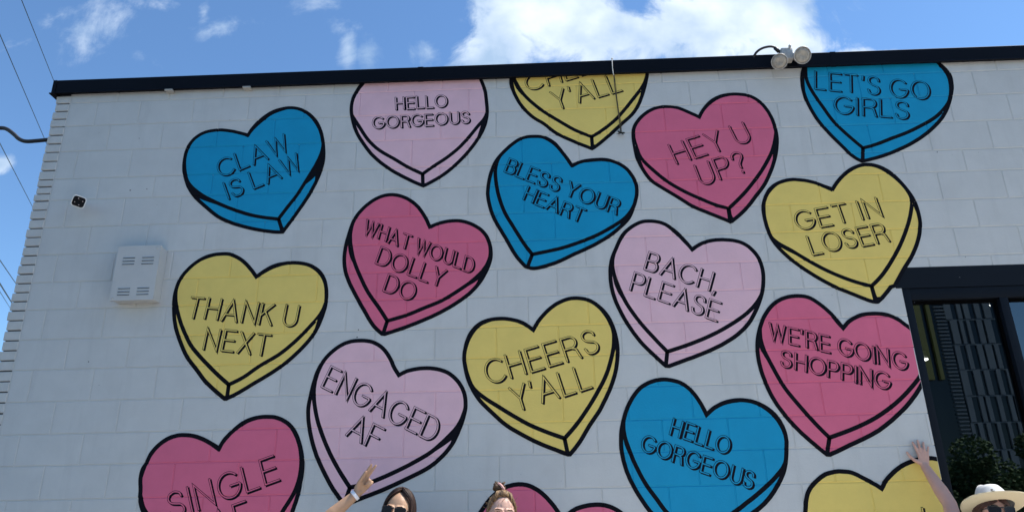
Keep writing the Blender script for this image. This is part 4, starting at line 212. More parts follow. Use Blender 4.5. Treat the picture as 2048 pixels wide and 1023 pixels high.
["blue","blue painted heart lettered LET'S GO GIRLS, right below the twin floodlights",[[[2.306,4.751],[2.293,4.725],[2.281,4.701],[2.271,4.678],[2.262,4.657],[2.256,4.64],[2.251,4.626],[2.248,4.611],[2.245,4.594],[2.242,4.573],[2.24,4.549],[2.238,4.525],[2.238,4.501],[2.239,4.478],[2.241,4.455],[2.244,4.432],[2.249,4.408],[2.254,4.382],[2.261,4.356],[2.268,4.33],[2.276,4.305],[2.285,4.281],[2.293,4.258],[2.303,4.235],[2.314,4.213],[2.326,4.19],[2.339,4.168],[2.353,4.145],[2.368,4.121],[2.384,4.096],[2.402,4.07],[2.42,4.045],[2.437,4.021],[2.453,3.998],[2.468,3.975],[2.483,3.954],[2.499,3.936],[2.515,3.92],[2.531,3.907],[2.548,3.895],[2.565,3.885],[2.583,3.888],[2.602,3.892],[2.622,3.896],[2.645,3.902],[2.672,3.908],[2.7,3.916],[2.73,3.925],[2.762,3.936],[2.796,3.948],[2.831,3.963],[2.867,3.978],[2.901,3.993],[2.931,4.008],[2.96,4.024],[2.988,4.04],[3.016,4.057],[3.042,4.075],[3.068,4.093],[3.093,4.112],[3.117,4.132],[3.14,4.152],[3.163,4.173],[3.184,4.195],[3.204,4.217],[3.222,4.241],[3.239,4.265],[3.254,4.29],[3.268,4.315],[3.281,4.341],[3.293,4.367],[3.303,4.392],[3.312,4.415],[3.319,4.435],[3.325,4.452],[3.329,4.468],[3.332,4.486],[3.335,4.507],[3.337,4.528],[3.338,4.55],[3.337,4.569],[3.334,4.586],[3.329,4.6],[3.322,4.614],[3.315,4.628],[3.307,4.642],[3.297,4.656],[3.287,4.669],[3.278,4.682],[3.27,4.694],[3.262,4.705],[3.255,4.715],[3.248,4.726]],[[2.324,4.75],[2.317,4.712],[2.31,4.675],[2.305,4.642],[2.302,4.613],[2.302,4.591],[2.303,4.574],[2.305,4.557],[2.309,4.539],[2.313,4.52],[2.32,4.499],[2.327,4.478],[2.335,4.455],[2.345,4.431],[2.356,4.405],[2.368,4.378],[2.38,4.351],[2.392,4.323],[2.404,4.294],[2.417,4.265],[2.431,4.238],[2.446,4.213],[2.461,4.189],[2.477,4.167],[2.493,4.146],[2.507,4.127],[2.522,4.108],[2.536,4.091],[2.549,4.075],[2.562,4.059],[2.574,4.044],[2.587,4.03],[2.598,4.016],[2.619,4.021],[2.641,4.026],[2.663,4.033],[2.688,4.04],[2.716,4.05],[2.746,4.061],[2.777,4.073],[2.808,4.085],[2.838,4.095],[2.868,4.106],[2.898,4.117],[2.928,4.129],[2.957,4.142],[2.986,4.156],[3.015,4.17],[3.042,4.184],[3.068,4.197],[3.093,4.211],[3.117,4.225],[3.14,4.24],[3.163,4.258],[3.186,4.278],[3.207,4.298],[3.225,4.317],[3.24,4.335],[3.252,4.351],[3.262,4.368],[3.271,4.386],[3.278,4.406],[3.284,4.426],[3.289,4.447],[3.293,4.467],[3.296,4.488],[3.298,4.51],[3.299,4.531],[3.298,4.55],[3.296,4.567],[3.292,4.583],[3.287,4.599],[3.281,4.613],[3.275,4.627],[3.268,4.641],[3.261,4.654],[3.253,4.667],[3.245,4.682],[3.236,4.697],[3.226,4.712],[3.217,4.727]],[[2.276,4.598],[2.278,4.58],[2.281,4.561],[2.285,4.542],[2.291,4.52],[2.299,4.496],[2.308,4.471],[2.319,4.445],[2.331,4.42],[2.344,4.395],[2.357,4.37],[2.371,4.344],[2.385,4.32],[2.397,4.296],[2.409,4.274],[2.422,4.252],[2.435,4.229],[2.452,4.203],[2.47,4.177],[2.489,4.151],[2.507,4.127],[2.523,4.106],[2.54,4.087],[2.554,4.069],[2.567,4.053],[2.578,4.04],[2.587,4.03],[2.595,4.02],[2.598,4.016],[2.561,3.914],[2.537,3.912],[2.516,3.919],[2.5,3.935],[2.485,3.953],[2.47,3.972],[2.456,3.992],[2.442,4.013],[2.428,4.033],[2.413,4.055],[2.397,4.078],[2.381,4.102],[2.365,4.126],[2.35,4.15],[2.335,4.175],[2.321,4.201],[2.308,4.229],[2.298,4.258],[2.288,4.29],[2.281,4.32],[2.275,4.35],[2.271,4.377],[2.267,4.402],[2.265,4.428],[2.264,4.458],[2.265,4.49],[2.268,4.525],[2.272,4.561]],[[3.217,4.277],[3.206,4.26],[3.196,4.242],[3.184,4.224],[3.172,4.205],[3.157,4.187],[3.141,4.167],[3.123,4.148],[3.104,4.129],[3.084,4.11],[3.063,4.092],[3.04,4.074],[3.015,4.057],[2.989,4.041],[2.96,4.024],[2.93,4.008],[2.9,3.993],[2.872,3.98],[2.844,3.968],[2.813,3.955],[2.779,3.942],[2.738,3.928],[2.691,3.914],[2.641,3.908],[2.589,3.909],[2.604,4.018],[2.63,4.024],[2.656,4.031],[2.681,4.038],[2.707,4.047],[2.732,4.056],[2.759,4.066],[2.787,4.077],[2.816,4.087],[2.846,4.098],[2.877,4.108],[2.907,4.118],[2.937,4.129],[2.967,4.139],[2.997,4.151],[3.026,4.162],[3.055,4.173],[3.082,4.185],[3.107,4.199],[3.13,4.213],[3.152,4.227],[3.171,4.24],[3.187,4.253],[3.202,4.265]]],[["LET'S GO",2.3424,4.4902,3.1445,4.3639,2.3659,4.6376,3.175,4.5084],["GIRLS",2.4474,4.2857,2.9666,4.2149,2.4708,4.4251,2.9945,4.3527]]],
["yellow","yellow painted heart lettered THANK U NEXT, right of the louvred metal box",[[[-1.638,3.194],[-1.626,3.204],[-1.613,3.214],[-1.6,3.224],[-1.586,3.233],[-1.572,3.242],[-1.557,3.251],[-1.542,3.258],[-1.524,3.265],[-1.505,3.271],[-1.483,3.275],[-1.461,3.278],[-1.439,3.281],[-1.418,3.282],[-1.396,3.282],[-1.374,3.281],[-1.353,3.279],[-1.33,3.275],[-1.307,3.27],[-1.285,3.263],[-1.265,3.255],[-1.246,3.244],[-1.228,3.232],[-1.211,3.219],[-1.196,3.204],[-1.183,3.187],[-1.172,3.169],[-1.162,3.15],[-1.154,3.13],[-1.148,3.109],[-1.143,3.087],[-1.139,3.064],[-1.137,3.04],[-1.136,3.017],[-1.137,2.992],[-1.138,2.967],[-1.141,2.942],[-1.147,2.916],[-1.154,2.888],[-1.162,2.861],[-1.171,2.835],[-1.18,2.81],[-1.191,2.787],[-1.202,2.764],[-1.216,2.741],[-1.233,2.717],[-1.252,2.693],[-1.272,2.67],[-1.292,2.648],[-1.313,2.627],[-1.334,2.606],[-1.356,2.586],[-1.378,2.567],[-1.401,2.549],[-1.426,2.531],[-1.45,2.514],[-1.474,2.498],[-1.499,2.483],[-1.523,2.468],[-1.547,2.454],[-1.571,2.44],[-1.595,2.425],[-1.62,2.409],[-1.644,2.395],[-1.667,2.381],[-1.688,2.37],[-1.709,2.359],[-1.729,2.35],[-1.749,2.34],[-1.766,2.34],[-1.777,2.348],[-1.79,2.357],[-1.803,2.368],[-1.819,2.38],[-1.84,2.397],[-1.864,2.417],[-1.888,2.438],[-1.911,2.458],[-1.93,2.479],[-1.948,2.5],[-1.965,2.521],[-1.983,2.542],[-2.002,2.563],[-2.021,2.584],[-2.039,2.605],[-2.056,2.627],[-2.071,2.65],[-2.085,2.674],[-2.098,2.698],[-2.111,2.723],[-2.124,2.749],[-2.137,2.776],[-2.149,2.804],[-2.16,2.831],[-2.168,2.858],[-2.176,2.885],[-2.182,2.913],[-2.187,2.94],[-2.192,2.968],[-2.196,2.996],[-2.198,3.023],[-2.199,3.05],[-2.198,3.076],[-2.195,3.102],[-2.191,3.127],[-2.186,3.15],[-2.179,3.171],[-2.17,3.191],[-2.16,3.209],[-2.148,3.228],[-2.133,3.247],[-2.117,3.266],[-2.099,3.284],[-2.081,3.3],[-2.062,3.314],[-2.042,3.327],[-2.021,3.338],[-2.0,3.347],[-1.979,3.353],[-1.957,3.358],[-1.935,3.361],[-1.914,3.362],[-1.895,3.363],[-1.876,3.363],[-1.857,3.362],[-1.838,3.358],[-1.817,3.351],[-1.797,3.341],[-1.776,3.33],[-1.757,3.318],[-1.739,3.305],[-1.722,3.29],[-1.706,3.275],[-1.691,3.259],[-1.677,3.243],[-1.663,3.227],[-1.651,3.211]],[[-1.635,3.163],[-1.623,3.172],[-1.611,3.181],[-1.597,3.19],[-1.583,3.199],[-1.566,3.209],[-1.549,3.219],[-1.53,3.228],[-1.511,3.236],[-1.49,3.243],[-1.469,3.249],[-1.447,3.253],[-1.426,3.256],[-1.407,3.258],[-1.388,3.258],[-1.37,3.257],[-1.351,3.254],[-1.331,3.25],[-1.311,3.245],[-1.292,3.238],[-1.273,3.229],[-1.256,3.218],[-1.239,3.205],[-1.224,3.191],[-1.211,3.176],[-1.199,3.16],[-1.189,3.143],[-1.181,3.125],[-1.174,3.108],[-1.169,3.091],[-1.167,3.074],[-1.165,3.058],[-1.164,3.041],[-1.163,3.025],[-1.162,3.009],[-1.162,2.992],[-1.165,2.975],[-1.17,2.957],[-1.176,2.939],[-1.185,2.92],[-1.196,2.9],[-1.21,2.88],[-1.226,2.859],[-1.245,2.838],[-1.263,2.816],[-1.283,2.793],[-1.305,2.769],[-1.327,2.746],[-1.35,2.723],[-1.373,2.702],[-1.396,2.681],[-1.421,2.661],[-1.446,2.642],[-1.475,2.624],[-1.505,2.606],[-1.535,2.589],[-1.564,2.572],[-1.589,2.554],[-1.614,2.536],[-1.637,2.518],[-1.659,2.503],[-1.682,2.49],[-1.703,2.479],[-1.724,2.469],[-1.745,2.459],[-1.761,2.472],[-1.778,2.486],[-1.796,2.501],[-1.815,2.517],[-1.837,2.536],[-1.86,2.557],[-1.884,2.58],[-1.908,2.602],[-1.933,2.626],[-1.958,2.651],[-1.982,2.676],[-2.003,2.699],[-2.019,2.719],[-2.032,2.736],[-2.043,2.754],[-2.055,2.775],[-2.069,2.799],[-2.084,2.827],[-2.099,2.855],[-2.112,2.884],[-2.124,2.912],[-2.135,2.94],[-2.145,2.968],[-2.153,2.994],[-2.16,3.018],[-2.164,3.04],[-2.167,3.062],[-2.169,3.083],[-2.169,3.103],[-2.168,3.123],[-2.165,3.142],[-2.16,3.161],[-2.153,3.178],[-2.144,3.195],[-2.133,3.211],[-2.12,3.227],[-2.107,3.243],[-2.092,3.259],[-2.075,3.274],[-2.058,3.288],[-2.039,3.299],[-2.018,3.309],[-1.997,3.318],[-1.975,3.325],[-1.954,3.331],[-1.932,3.335],[-1.91,3.338],[-1.89,3.339],[-1.872,3.338],[-1.855,3.336],[-1.84,3.332],[-1.823,3.326],[-1.806,3.318],[-1.788,3.308],[-1.771,3.297],[-1.753,3.284],[-1.736,3.269],[-1.719,3.252],[-1.703,3.235],[-1.687,3.219],[-1.673,3.205],[-1.66,3.191],[-1.647,3.177]],[[-2.172,2.972],[-2.163,2.948],[-2.154,2.923],[-2.145,2.899],[-2.134,2.875],[-2.122,2.851],[-2.109,2.828],[-2.096,2.805],[-2.081,2.782],[-2.065,2.759],[-2.048,2.736],[-2.03,2.714],[-2.012,2.695],[-1.994,2.678],[-1.976,2.662],[-1.957,2.646],[-1.936,2.628],[-1.913,2.607],[-1.889,2.585],[-1.865,2.563],[-1.844,2.543],[-1.826,2.527],[-1.811,2.514],[-1.796,2.501],[-1.783,2.49],[-1.771,2.48],[-1.76,2.472],[-1.75,2.464],[-1.745,2.459],[-1.759,2.374],[-1.788,2.367],[-1.81,2.372],[-1.825,2.385],[-1.842,2.399],[-1.86,2.413],[-1.878,2.429],[-1.898,2.447],[-1.918,2.466],[-1.937,2.487],[-1.955,2.509],[-1.973,2.53],[-1.991,2.551],[-2.009,2.571],[-2.028,2.593],[-2.047,2.616],[-2.064,2.642],[-2.078,2.669],[-2.091,2.696],[-2.104,2.723],[-2.116,2.749],[-2.127,2.777],[-2.137,2.805],[-2.146,2.834],[-2.153,2.862],[-2.159,2.89],[-2.164,2.917],[-2.168,2.945]],[[-1.199,2.863],[-1.204,2.84],[-1.209,2.817],[-1.215,2.793],[-1.224,2.77],[-1.236,2.746],[-1.251,2.721],[-1.267,2.697],[-1.283,2.674],[-1.299,2.652],[-1.316,2.631],[-1.334,2.61],[-1.354,2.59],[-1.376,2.57],[-1.4,2.55],[-1.426,2.531],[-1.451,2.514],[-1.476,2.497],[-1.501,2.481],[-1.525,2.467],[-1.549,2.453],[-1.571,2.44],[-1.592,2.426],[-1.614,2.413],[-1.635,2.4],[-1.657,2.387],[-1.68,2.374],[-1.706,2.371],[-1.738,2.378],[-1.745,2.459],[-1.726,2.468],[-1.707,2.477],[-1.687,2.487],[-1.667,2.499],[-1.646,2.512],[-1.624,2.528],[-1.601,2.545],[-1.576,2.564],[-1.549,2.581],[-1.52,2.598],[-1.491,2.613],[-1.463,2.629],[-1.434,2.647],[-1.406,2.667],[-1.379,2.688],[-1.354,2.708],[-1.332,2.728],[-1.311,2.747],[-1.292,2.767],[-1.273,2.786],[-1.254,2.805],[-1.235,2.824],[-1.217,2.843]]],[["THANK U",-2.0768,2.8988,-1.3309,2.8107,-2.0611,3.0384,-1.3083,2.948],["NEXT",-1.9381,2.6784,-1.5044,2.6205,-1.9258,2.8159,-1.488,2.7566]]],
["pink","deep pink painted heart with three lines of lettering, WHAT WOULD on top",[[[-0.455,3.519],[-0.441,3.525],[-0.426,3.531],[-0.411,3.537],[-0.395,3.542],[-0.377,3.546],[-0.358,3.55],[-0.34,3.553],[-0.321,3.555],[-0.302,3.556],[-0.284,3.556],[-0.265,3.555],[-0.247,3.553],[-0.229,3.549],[-0.21,3.544],[-0.192,3.537],[-0.173,3.529],[-0.154,3.519],[-0.135,3.507],[-0.116,3.494],[-0.1,3.481],[-0.086,3.466],[-0.074,3.451],[-0.063,3.435],[-0.053,3.417],[-0.046,3.399],[-0.039,3.379],[-0.034,3.359],[-0.03,3.339],[-0.028,3.319],[-0.027,3.3],[-0.027,3.281],[-0.029,3.261],[-0.033,3.24],[-0.039,3.219],[-0.047,3.197],[-0.056,3.175],[-0.066,3.153],[-0.077,3.132],[-0.089,3.11],[-0.102,3.09],[-0.116,3.071],[-0.13,3.053],[-0.146,3.035],[-0.164,3.017],[-0.183,2.999],[-0.205,2.982],[-0.229,2.964],[-0.255,2.946],[-0.283,2.928],[-0.313,2.91],[-0.344,2.893],[-0.375,2.876],[-0.405,2.862],[-0.434,2.848],[-0.464,2.836],[-0.495,2.823],[-0.527,2.81],[-0.559,2.798],[-0.592,2.786],[-0.624,2.775],[-0.655,2.765],[-0.684,2.756],[-0.714,2.747],[-0.743,2.738],[-0.768,2.741],[-0.785,2.755],[-0.802,2.77],[-0.819,2.787],[-0.836,2.807],[-0.853,2.831],[-0.87,2.858],[-0.886,2.886],[-0.902,2.913],[-0.917,2.937],[-0.931,2.961],[-0.944,2.985],[-0.958,3.009],[-0.973,3.036],[-0.988,3.064],[-1.003,3.092],[-1.015,3.118],[-1.025,3.142],[-1.034,3.163],[-1.041,3.185],[-1.046,3.206],[-1.051,3.228],[-1.054,3.25],[-1.056,3.272],[-1.057,3.294],[-1.057,3.316],[-1.056,3.338],[-1.054,3.36],[-1.052,3.383],[-1.048,3.407],[-1.043,3.433],[-1.037,3.458],[-1.031,3.484],[-1.025,3.509],[-1.018,3.535],[-1.01,3.561],[-1.0,3.585],[-0.987,3.608],[-0.973,3.63],[-0.957,3.65],[-0.94,3.67],[-0.921,3.689],[-0.9,3.707],[-0.879,3.723],[-0.858,3.737],[-0.837,3.748],[-0.816,3.757],[-0.794,3.764],[-0.773,3.768],[-0.752,3.77],[-0.73,3.77],[-0.709,3.767],[-0.687,3.763],[-0.665,3.756],[-0.642,3.746],[-0.62,3.735],[-0.6,3.722],[-0.582,3.709],[-0.565,3.694],[-0.549,3.678],[-0.534,3.662],[-0.521,3.643],[-0.508,3.624],[-0.496,3.604],[-0.485,3.585],[-0.476,3.568],[-0.468,3.551],[-0.462,3.535]],[[-0.452,3.489],[-0.438,3.497],[-0.424,3.504],[-0.41,3.511],[-0.394,3.517],[-0.377,3.522],[-0.358,3.528],[-0.339,3.532],[-0.321,3.535],[-0.302,3.536],[-0.283,3.537],[-0.265,3.536],[-0.247,3.533],[-0.229,3.53],[-0.212,3.524],[-0.195,3.518],[-0.179,3.51],[-0.162,3.5],[-0.146,3.489],[-0.13,3.477],[-0.116,3.464],[-0.103,3.45],[-0.092,3.434],[-0.083,3.418],[-0.074,3.401],[-0.068,3.385],[-0.063,3.368],[-0.059,3.351],[-0.057,3.334],[-0.056,3.316],[-0.056,3.298],[-0.058,3.28],[-0.062,3.262],[-0.068,3.245],[-0.075,3.228],[-0.084,3.211],[-0.097,3.193],[-0.112,3.173],[-0.131,3.153],[-0.152,3.133],[-0.174,3.114],[-0.197,3.095],[-0.223,3.077],[-0.249,3.059],[-0.275,3.042],[-0.3,3.026],[-0.325,3.01],[-0.35,2.995],[-0.376,2.981],[-0.405,2.968],[-0.436,2.956],[-0.467,2.944],[-0.497,2.932],[-0.525,2.921],[-0.552,2.909],[-0.579,2.899],[-0.607,2.888],[-0.636,2.879],[-0.666,2.871],[-0.695,2.863],[-0.725,2.855],[-0.738,2.875],[-0.751,2.896],[-0.766,2.918],[-0.781,2.941],[-0.799,2.966],[-0.819,2.993],[-0.839,3.021],[-0.858,3.049],[-0.873,3.076],[-0.888,3.104],[-0.901,3.131],[-0.914,3.158],[-0.927,3.186],[-0.94,3.214],[-0.951,3.241],[-0.962,3.269],[-0.971,3.298],[-0.979,3.326],[-0.985,3.355],[-0.991,3.381],[-0.995,3.405],[-0.997,3.427],[-0.999,3.449],[-0.999,3.471],[-0.997,3.494],[-0.994,3.517],[-0.989,3.54],[-0.982,3.562],[-0.973,3.584],[-0.962,3.606],[-0.949,3.627],[-0.934,3.647],[-0.917,3.665],[-0.897,3.684],[-0.877,3.7],[-0.857,3.714],[-0.836,3.724],[-0.815,3.732],[-0.793,3.738],[-0.772,3.742],[-0.75,3.744],[-0.729,3.745],[-0.707,3.743],[-0.686,3.739],[-0.666,3.734],[-0.647,3.726],[-0.628,3.716],[-0.61,3.705],[-0.594,3.692],[-0.578,3.677],[-0.564,3.661],[-0.55,3.645],[-0.537,3.628],[-0.525,3.611],[-0.513,3.593],[-0.501,3.574],[-0.488,3.554],[-0.476,3.533],[-0.464,3.511]],[[-1.025,3.388],[-1.022,3.364],[-1.018,3.341],[-1.012,3.318],[-1.004,3.294],[-0.993,3.271],[-0.98,3.249],[-0.966,3.225],[-0.952,3.2],[-0.936,3.173],[-0.918,3.143],[-0.901,3.114],[-0.884,3.086],[-0.866,3.059],[-0.848,3.033],[-0.83,3.008],[-0.814,2.986],[-0.799,2.966],[-0.787,2.949],[-0.776,2.932],[-0.765,2.916],[-0.754,2.899],[-0.743,2.882],[-0.732,2.866],[-0.725,2.855],[-0.766,2.766],[-0.793,2.772],[-0.817,2.785],[-0.837,2.809],[-0.854,2.832],[-0.868,2.856],[-0.883,2.881],[-0.898,2.906],[-0.913,2.932],[-0.929,2.959],[-0.946,2.987],[-0.961,3.016],[-0.977,3.043],[-0.991,3.07],[-1.004,3.098],[-1.015,3.126],[-1.024,3.155],[-1.031,3.184],[-1.035,3.213],[-1.038,3.242],[-1.038,3.271],[-1.037,3.3],[-1.033,3.329],[-1.029,3.358]],[[-0.128,3.107],[-0.137,3.09],[-0.146,3.072],[-0.156,3.053],[-0.17,3.035],[-0.185,3.016],[-0.204,2.997],[-0.224,2.978],[-0.246,2.959],[-0.268,2.941],[-0.292,2.924],[-0.318,2.908],[-0.345,2.892],[-0.373,2.878],[-0.403,2.863],[-0.435,2.848],[-0.466,2.835],[-0.495,2.823],[-0.524,2.811],[-0.554,2.8],[-0.585,2.789],[-0.62,2.777],[-0.656,2.764],[-0.696,2.761],[-0.739,2.768],[-0.723,2.856],[-0.693,2.864],[-0.663,2.872],[-0.634,2.88],[-0.605,2.889],[-0.576,2.9],[-0.547,2.912],[-0.517,2.924],[-0.486,2.936],[-0.455,2.947],[-0.425,2.957],[-0.394,2.967],[-0.363,2.979],[-0.332,2.993],[-0.301,3.009],[-0.269,3.025],[-0.238,3.041],[-0.209,3.056],[-0.181,3.073],[-0.154,3.089]]],[["WHAT WOULD",-0.9171,3.4652,-0.1592,3.1511,-0.8955,3.5646,-0.1333,3.2461],["DOLLY",-0.8252,3.2428,-0.3672,3.0587,-0.7905,3.3578,-0.3296,3.1705],["DO",-0.7672,3.0409,-0.5587,2.9636,-0.7327,3.156,-0.5229,3.0773]]],
["blue","blue painted heart lettered BLESS YOUR HEART, leaning to the left",[[[0.546,3.956],[0.561,3.963],[0.576,3.969],[0.592,3.975],[0.609,3.98],[0.626,3.984],[0.644,3.987],[0.663,3.989],[0.683,3.991],[0.705,3.992],[0.729,3.993],[0.753,3.993],[0.776,3.991],[0.798,3.987],[0.818,3.981],[0.838,3.973],[0.857,3.965],[0.876,3.955],[0.894,3.943],[0.911,3.93],[0.926,3.916],[0.94,3.9],[0.953,3.882],[0.963,3.863],[0.973,3.845],[0.981,3.827],[0.987,3.808],[0.992,3.789],[0.996,3.77],[0.997,3.751],[0.997,3.731],[0.995,3.712],[0.992,3.691],[0.987,3.67],[0.98,3.648],[0.973,3.625],[0.964,3.603],[0.955,3.581],[0.946,3.558],[0.935,3.536],[0.923,3.516],[0.91,3.499],[0.895,3.483],[0.88,3.468],[0.863,3.453],[0.844,3.436],[0.824,3.419],[0.802,3.402],[0.778,3.385],[0.752,3.368],[0.724,3.352],[0.695,3.335],[0.665,3.319],[0.633,3.304],[0.599,3.289],[0.566,3.274],[0.532,3.26],[0.499,3.244],[0.466,3.228],[0.433,3.213],[0.401,3.2],[0.368,3.19],[0.336,3.18],[0.306,3.173],[0.281,3.167],[0.264,3.165],[0.25,3.164],[0.237,3.165],[0.227,3.166],[0.183,3.184],[0.166,3.204],[0.149,3.225],[0.132,3.247],[0.115,3.273],[0.098,3.303],[0.081,3.337],[0.064,3.371],[0.047,3.404],[0.031,3.433],[0.016,3.462],[0.001,3.489],[-0.012,3.515],[-0.023,3.538],[-0.032,3.56],[-0.039,3.581],[-0.047,3.604],[-0.054,3.632],[-0.06,3.661],[-0.066,3.69],[-0.069,3.717],[-0.071,3.741],[-0.07,3.763],[-0.068,3.785],[-0.066,3.808],[-0.062,3.833],[-0.057,3.859],[-0.051,3.886],[-0.044,3.911],[-0.036,3.935],[-0.028,3.958],[-0.018,3.981],[-0.006,4.003],[0.008,4.024],[0.023,4.044],[0.04,4.064],[0.058,4.083],[0.076,4.101],[0.095,4.12],[0.114,4.136],[0.133,4.151],[0.151,4.164],[0.17,4.175],[0.188,4.184],[0.208,4.19],[0.229,4.194],[0.25,4.196],[0.272,4.196],[0.293,4.195],[0.312,4.194],[0.33,4.192],[0.348,4.187],[0.366,4.181],[0.385,4.17],[0.404,4.158],[0.422,4.143],[0.438,4.128],[0.452,4.11],[0.465,4.091],[0.477,4.072],[0.487,4.055],[0.497,4.04],[0.506,4.026],[0.514,4.013],[0.522,4.001],[0.528,3.989],[0.534,3.978],[0.54,3.967]],[[0.546,3.922],[0.561,3.931],[0.576,3.939],[0.591,3.947],[0.608,3.954],[0.625,3.96],[0.643,3.965],[0.661,3.969],[0.681,3.971],[0.704,3.973],[0.728,3.973],[0.753,3.972],[0.775,3.97],[0.794,3.966],[0.812,3.961],[0.829,3.954],[0.846,3.945],[0.863,3.936],[0.88,3.925],[0.896,3.912],[0.91,3.899],[0.922,3.884],[0.933,3.868],[0.943,3.851],[0.951,3.834],[0.959,3.819],[0.965,3.803],[0.969,3.788],[0.972,3.771],[0.973,3.752],[0.972,3.732],[0.97,3.712],[0.966,3.692],[0.962,3.673],[0.956,3.653],[0.949,3.634],[0.94,3.615],[0.929,3.596],[0.916,3.576],[0.901,3.557],[0.884,3.539],[0.865,3.523],[0.843,3.507],[0.819,3.492],[0.794,3.477],[0.767,3.461],[0.739,3.445],[0.709,3.429],[0.68,3.415],[0.652,3.403],[0.624,3.392],[0.596,3.381],[0.568,3.37],[0.538,3.36],[0.507,3.35],[0.476,3.34],[0.446,3.332],[0.417,3.324],[0.389,3.319],[0.361,3.313],[0.335,3.308],[0.311,3.304],[0.289,3.3],[0.268,3.296],[0.247,3.292],[0.236,3.308],[0.224,3.325],[0.211,3.344],[0.197,3.367],[0.181,3.394],[0.164,3.425],[0.146,3.457],[0.129,3.488],[0.114,3.517],[0.098,3.544],[0.084,3.572],[0.071,3.6],[0.059,3.631],[0.049,3.662],[0.04,3.694],[0.032,3.725],[0.025,3.757],[0.02,3.79],[0.016,3.822],[0.013,3.851],[0.011,3.877],[0.01,3.9],[0.011,3.922],[0.014,3.944],[0.018,3.965],[0.024,3.985],[0.031,4.004],[0.041,4.024],[0.053,4.045],[0.068,4.066],[0.084,4.087],[0.1,4.105],[0.118,4.12],[0.136,4.134],[0.155,4.146],[0.175,4.156],[0.196,4.162],[0.218,4.166],[0.239,4.169],[0.26,4.17],[0.279,4.171],[0.298,4.172],[0.316,4.17],[0.334,4.165],[0.352,4.156],[0.371,4.145],[0.389,4.131],[0.406,4.117],[0.421,4.102],[0.435,4.085],[0.448,4.067],[0.461,4.05],[0.473,4.032],[0.484,4.013],[0.494,3.995],[0.505,3.978],[0.515,3.962],[0.526,3.948],[0.536,3.935]],[[-0.009,3.933],[-0.01,3.911],[-0.01,3.889],[-0.008,3.865],[-0.006,3.841],[-0.001,3.814],[0.005,3.785],[0.011,3.756],[0.019,3.727],[0.028,3.7],[0.037,3.672],[0.048,3.645],[0.059,3.617],[0.07,3.591],[0.083,3.566],[0.098,3.54],[0.114,3.514],[0.13,3.486],[0.146,3.458],[0.161,3.43],[0.175,3.405],[0.188,3.383],[0.199,3.363],[0.211,3.345],[0.221,3.329],[0.229,3.317],[0.237,3.306],[0.244,3.296],[0.247,3.292],[0.198,3.194],[0.175,3.202],[0.156,3.216],[0.141,3.235],[0.124,3.258],[0.107,3.287],[0.09,3.319],[0.073,3.352],[0.058,3.382],[0.044,3.411],[0.029,3.438],[0.014,3.465],[-0.001,3.493],[-0.015,3.521],[-0.028,3.55],[-0.038,3.579],[-0.047,3.609],[-0.053,3.639],[-0.057,3.669],[-0.06,3.698],[-0.06,3.727],[-0.059,3.754],[-0.055,3.78],[-0.051,3.805],[-0.045,3.831],[-0.038,3.856],[-0.029,3.882],[-0.019,3.907]],[[0.855,3.491],[0.852,3.48],[0.848,3.469],[0.842,3.457],[0.835,3.446],[0.825,3.434],[0.814,3.423],[0.801,3.411],[0.785,3.398],[0.767,3.384],[0.746,3.37],[0.724,3.354],[0.699,3.339],[0.673,3.324],[0.645,3.31],[0.616,3.296],[0.587,3.283],[0.557,3.271],[0.528,3.257],[0.498,3.244],[0.468,3.23],[0.438,3.216],[0.406,3.202],[0.373,3.191],[0.341,3.182],[0.311,3.174],[0.279,3.167],[0.245,3.173],[0.217,3.19],[0.249,3.292],[0.27,3.296],[0.291,3.3],[0.314,3.304],[0.339,3.309],[0.367,3.314],[0.397,3.32],[0.428,3.327],[0.458,3.335],[0.487,3.343],[0.517,3.352],[0.548,3.361],[0.578,3.37],[0.611,3.38],[0.644,3.392],[0.676,3.403],[0.704,3.414],[0.729,3.425],[0.751,3.434],[0.771,3.443],[0.791,3.453],[0.809,3.462],[0.825,3.472],[0.841,3.481]]],[["BLESS YOUR",0.0633,3.9046,0.8341,3.5455,0.1037,4.0056,0.8782,3.6415],["HEART",0.192,3.6834,0.594,3.4922,0.2304,3.777,0.6342,3.5833]]],
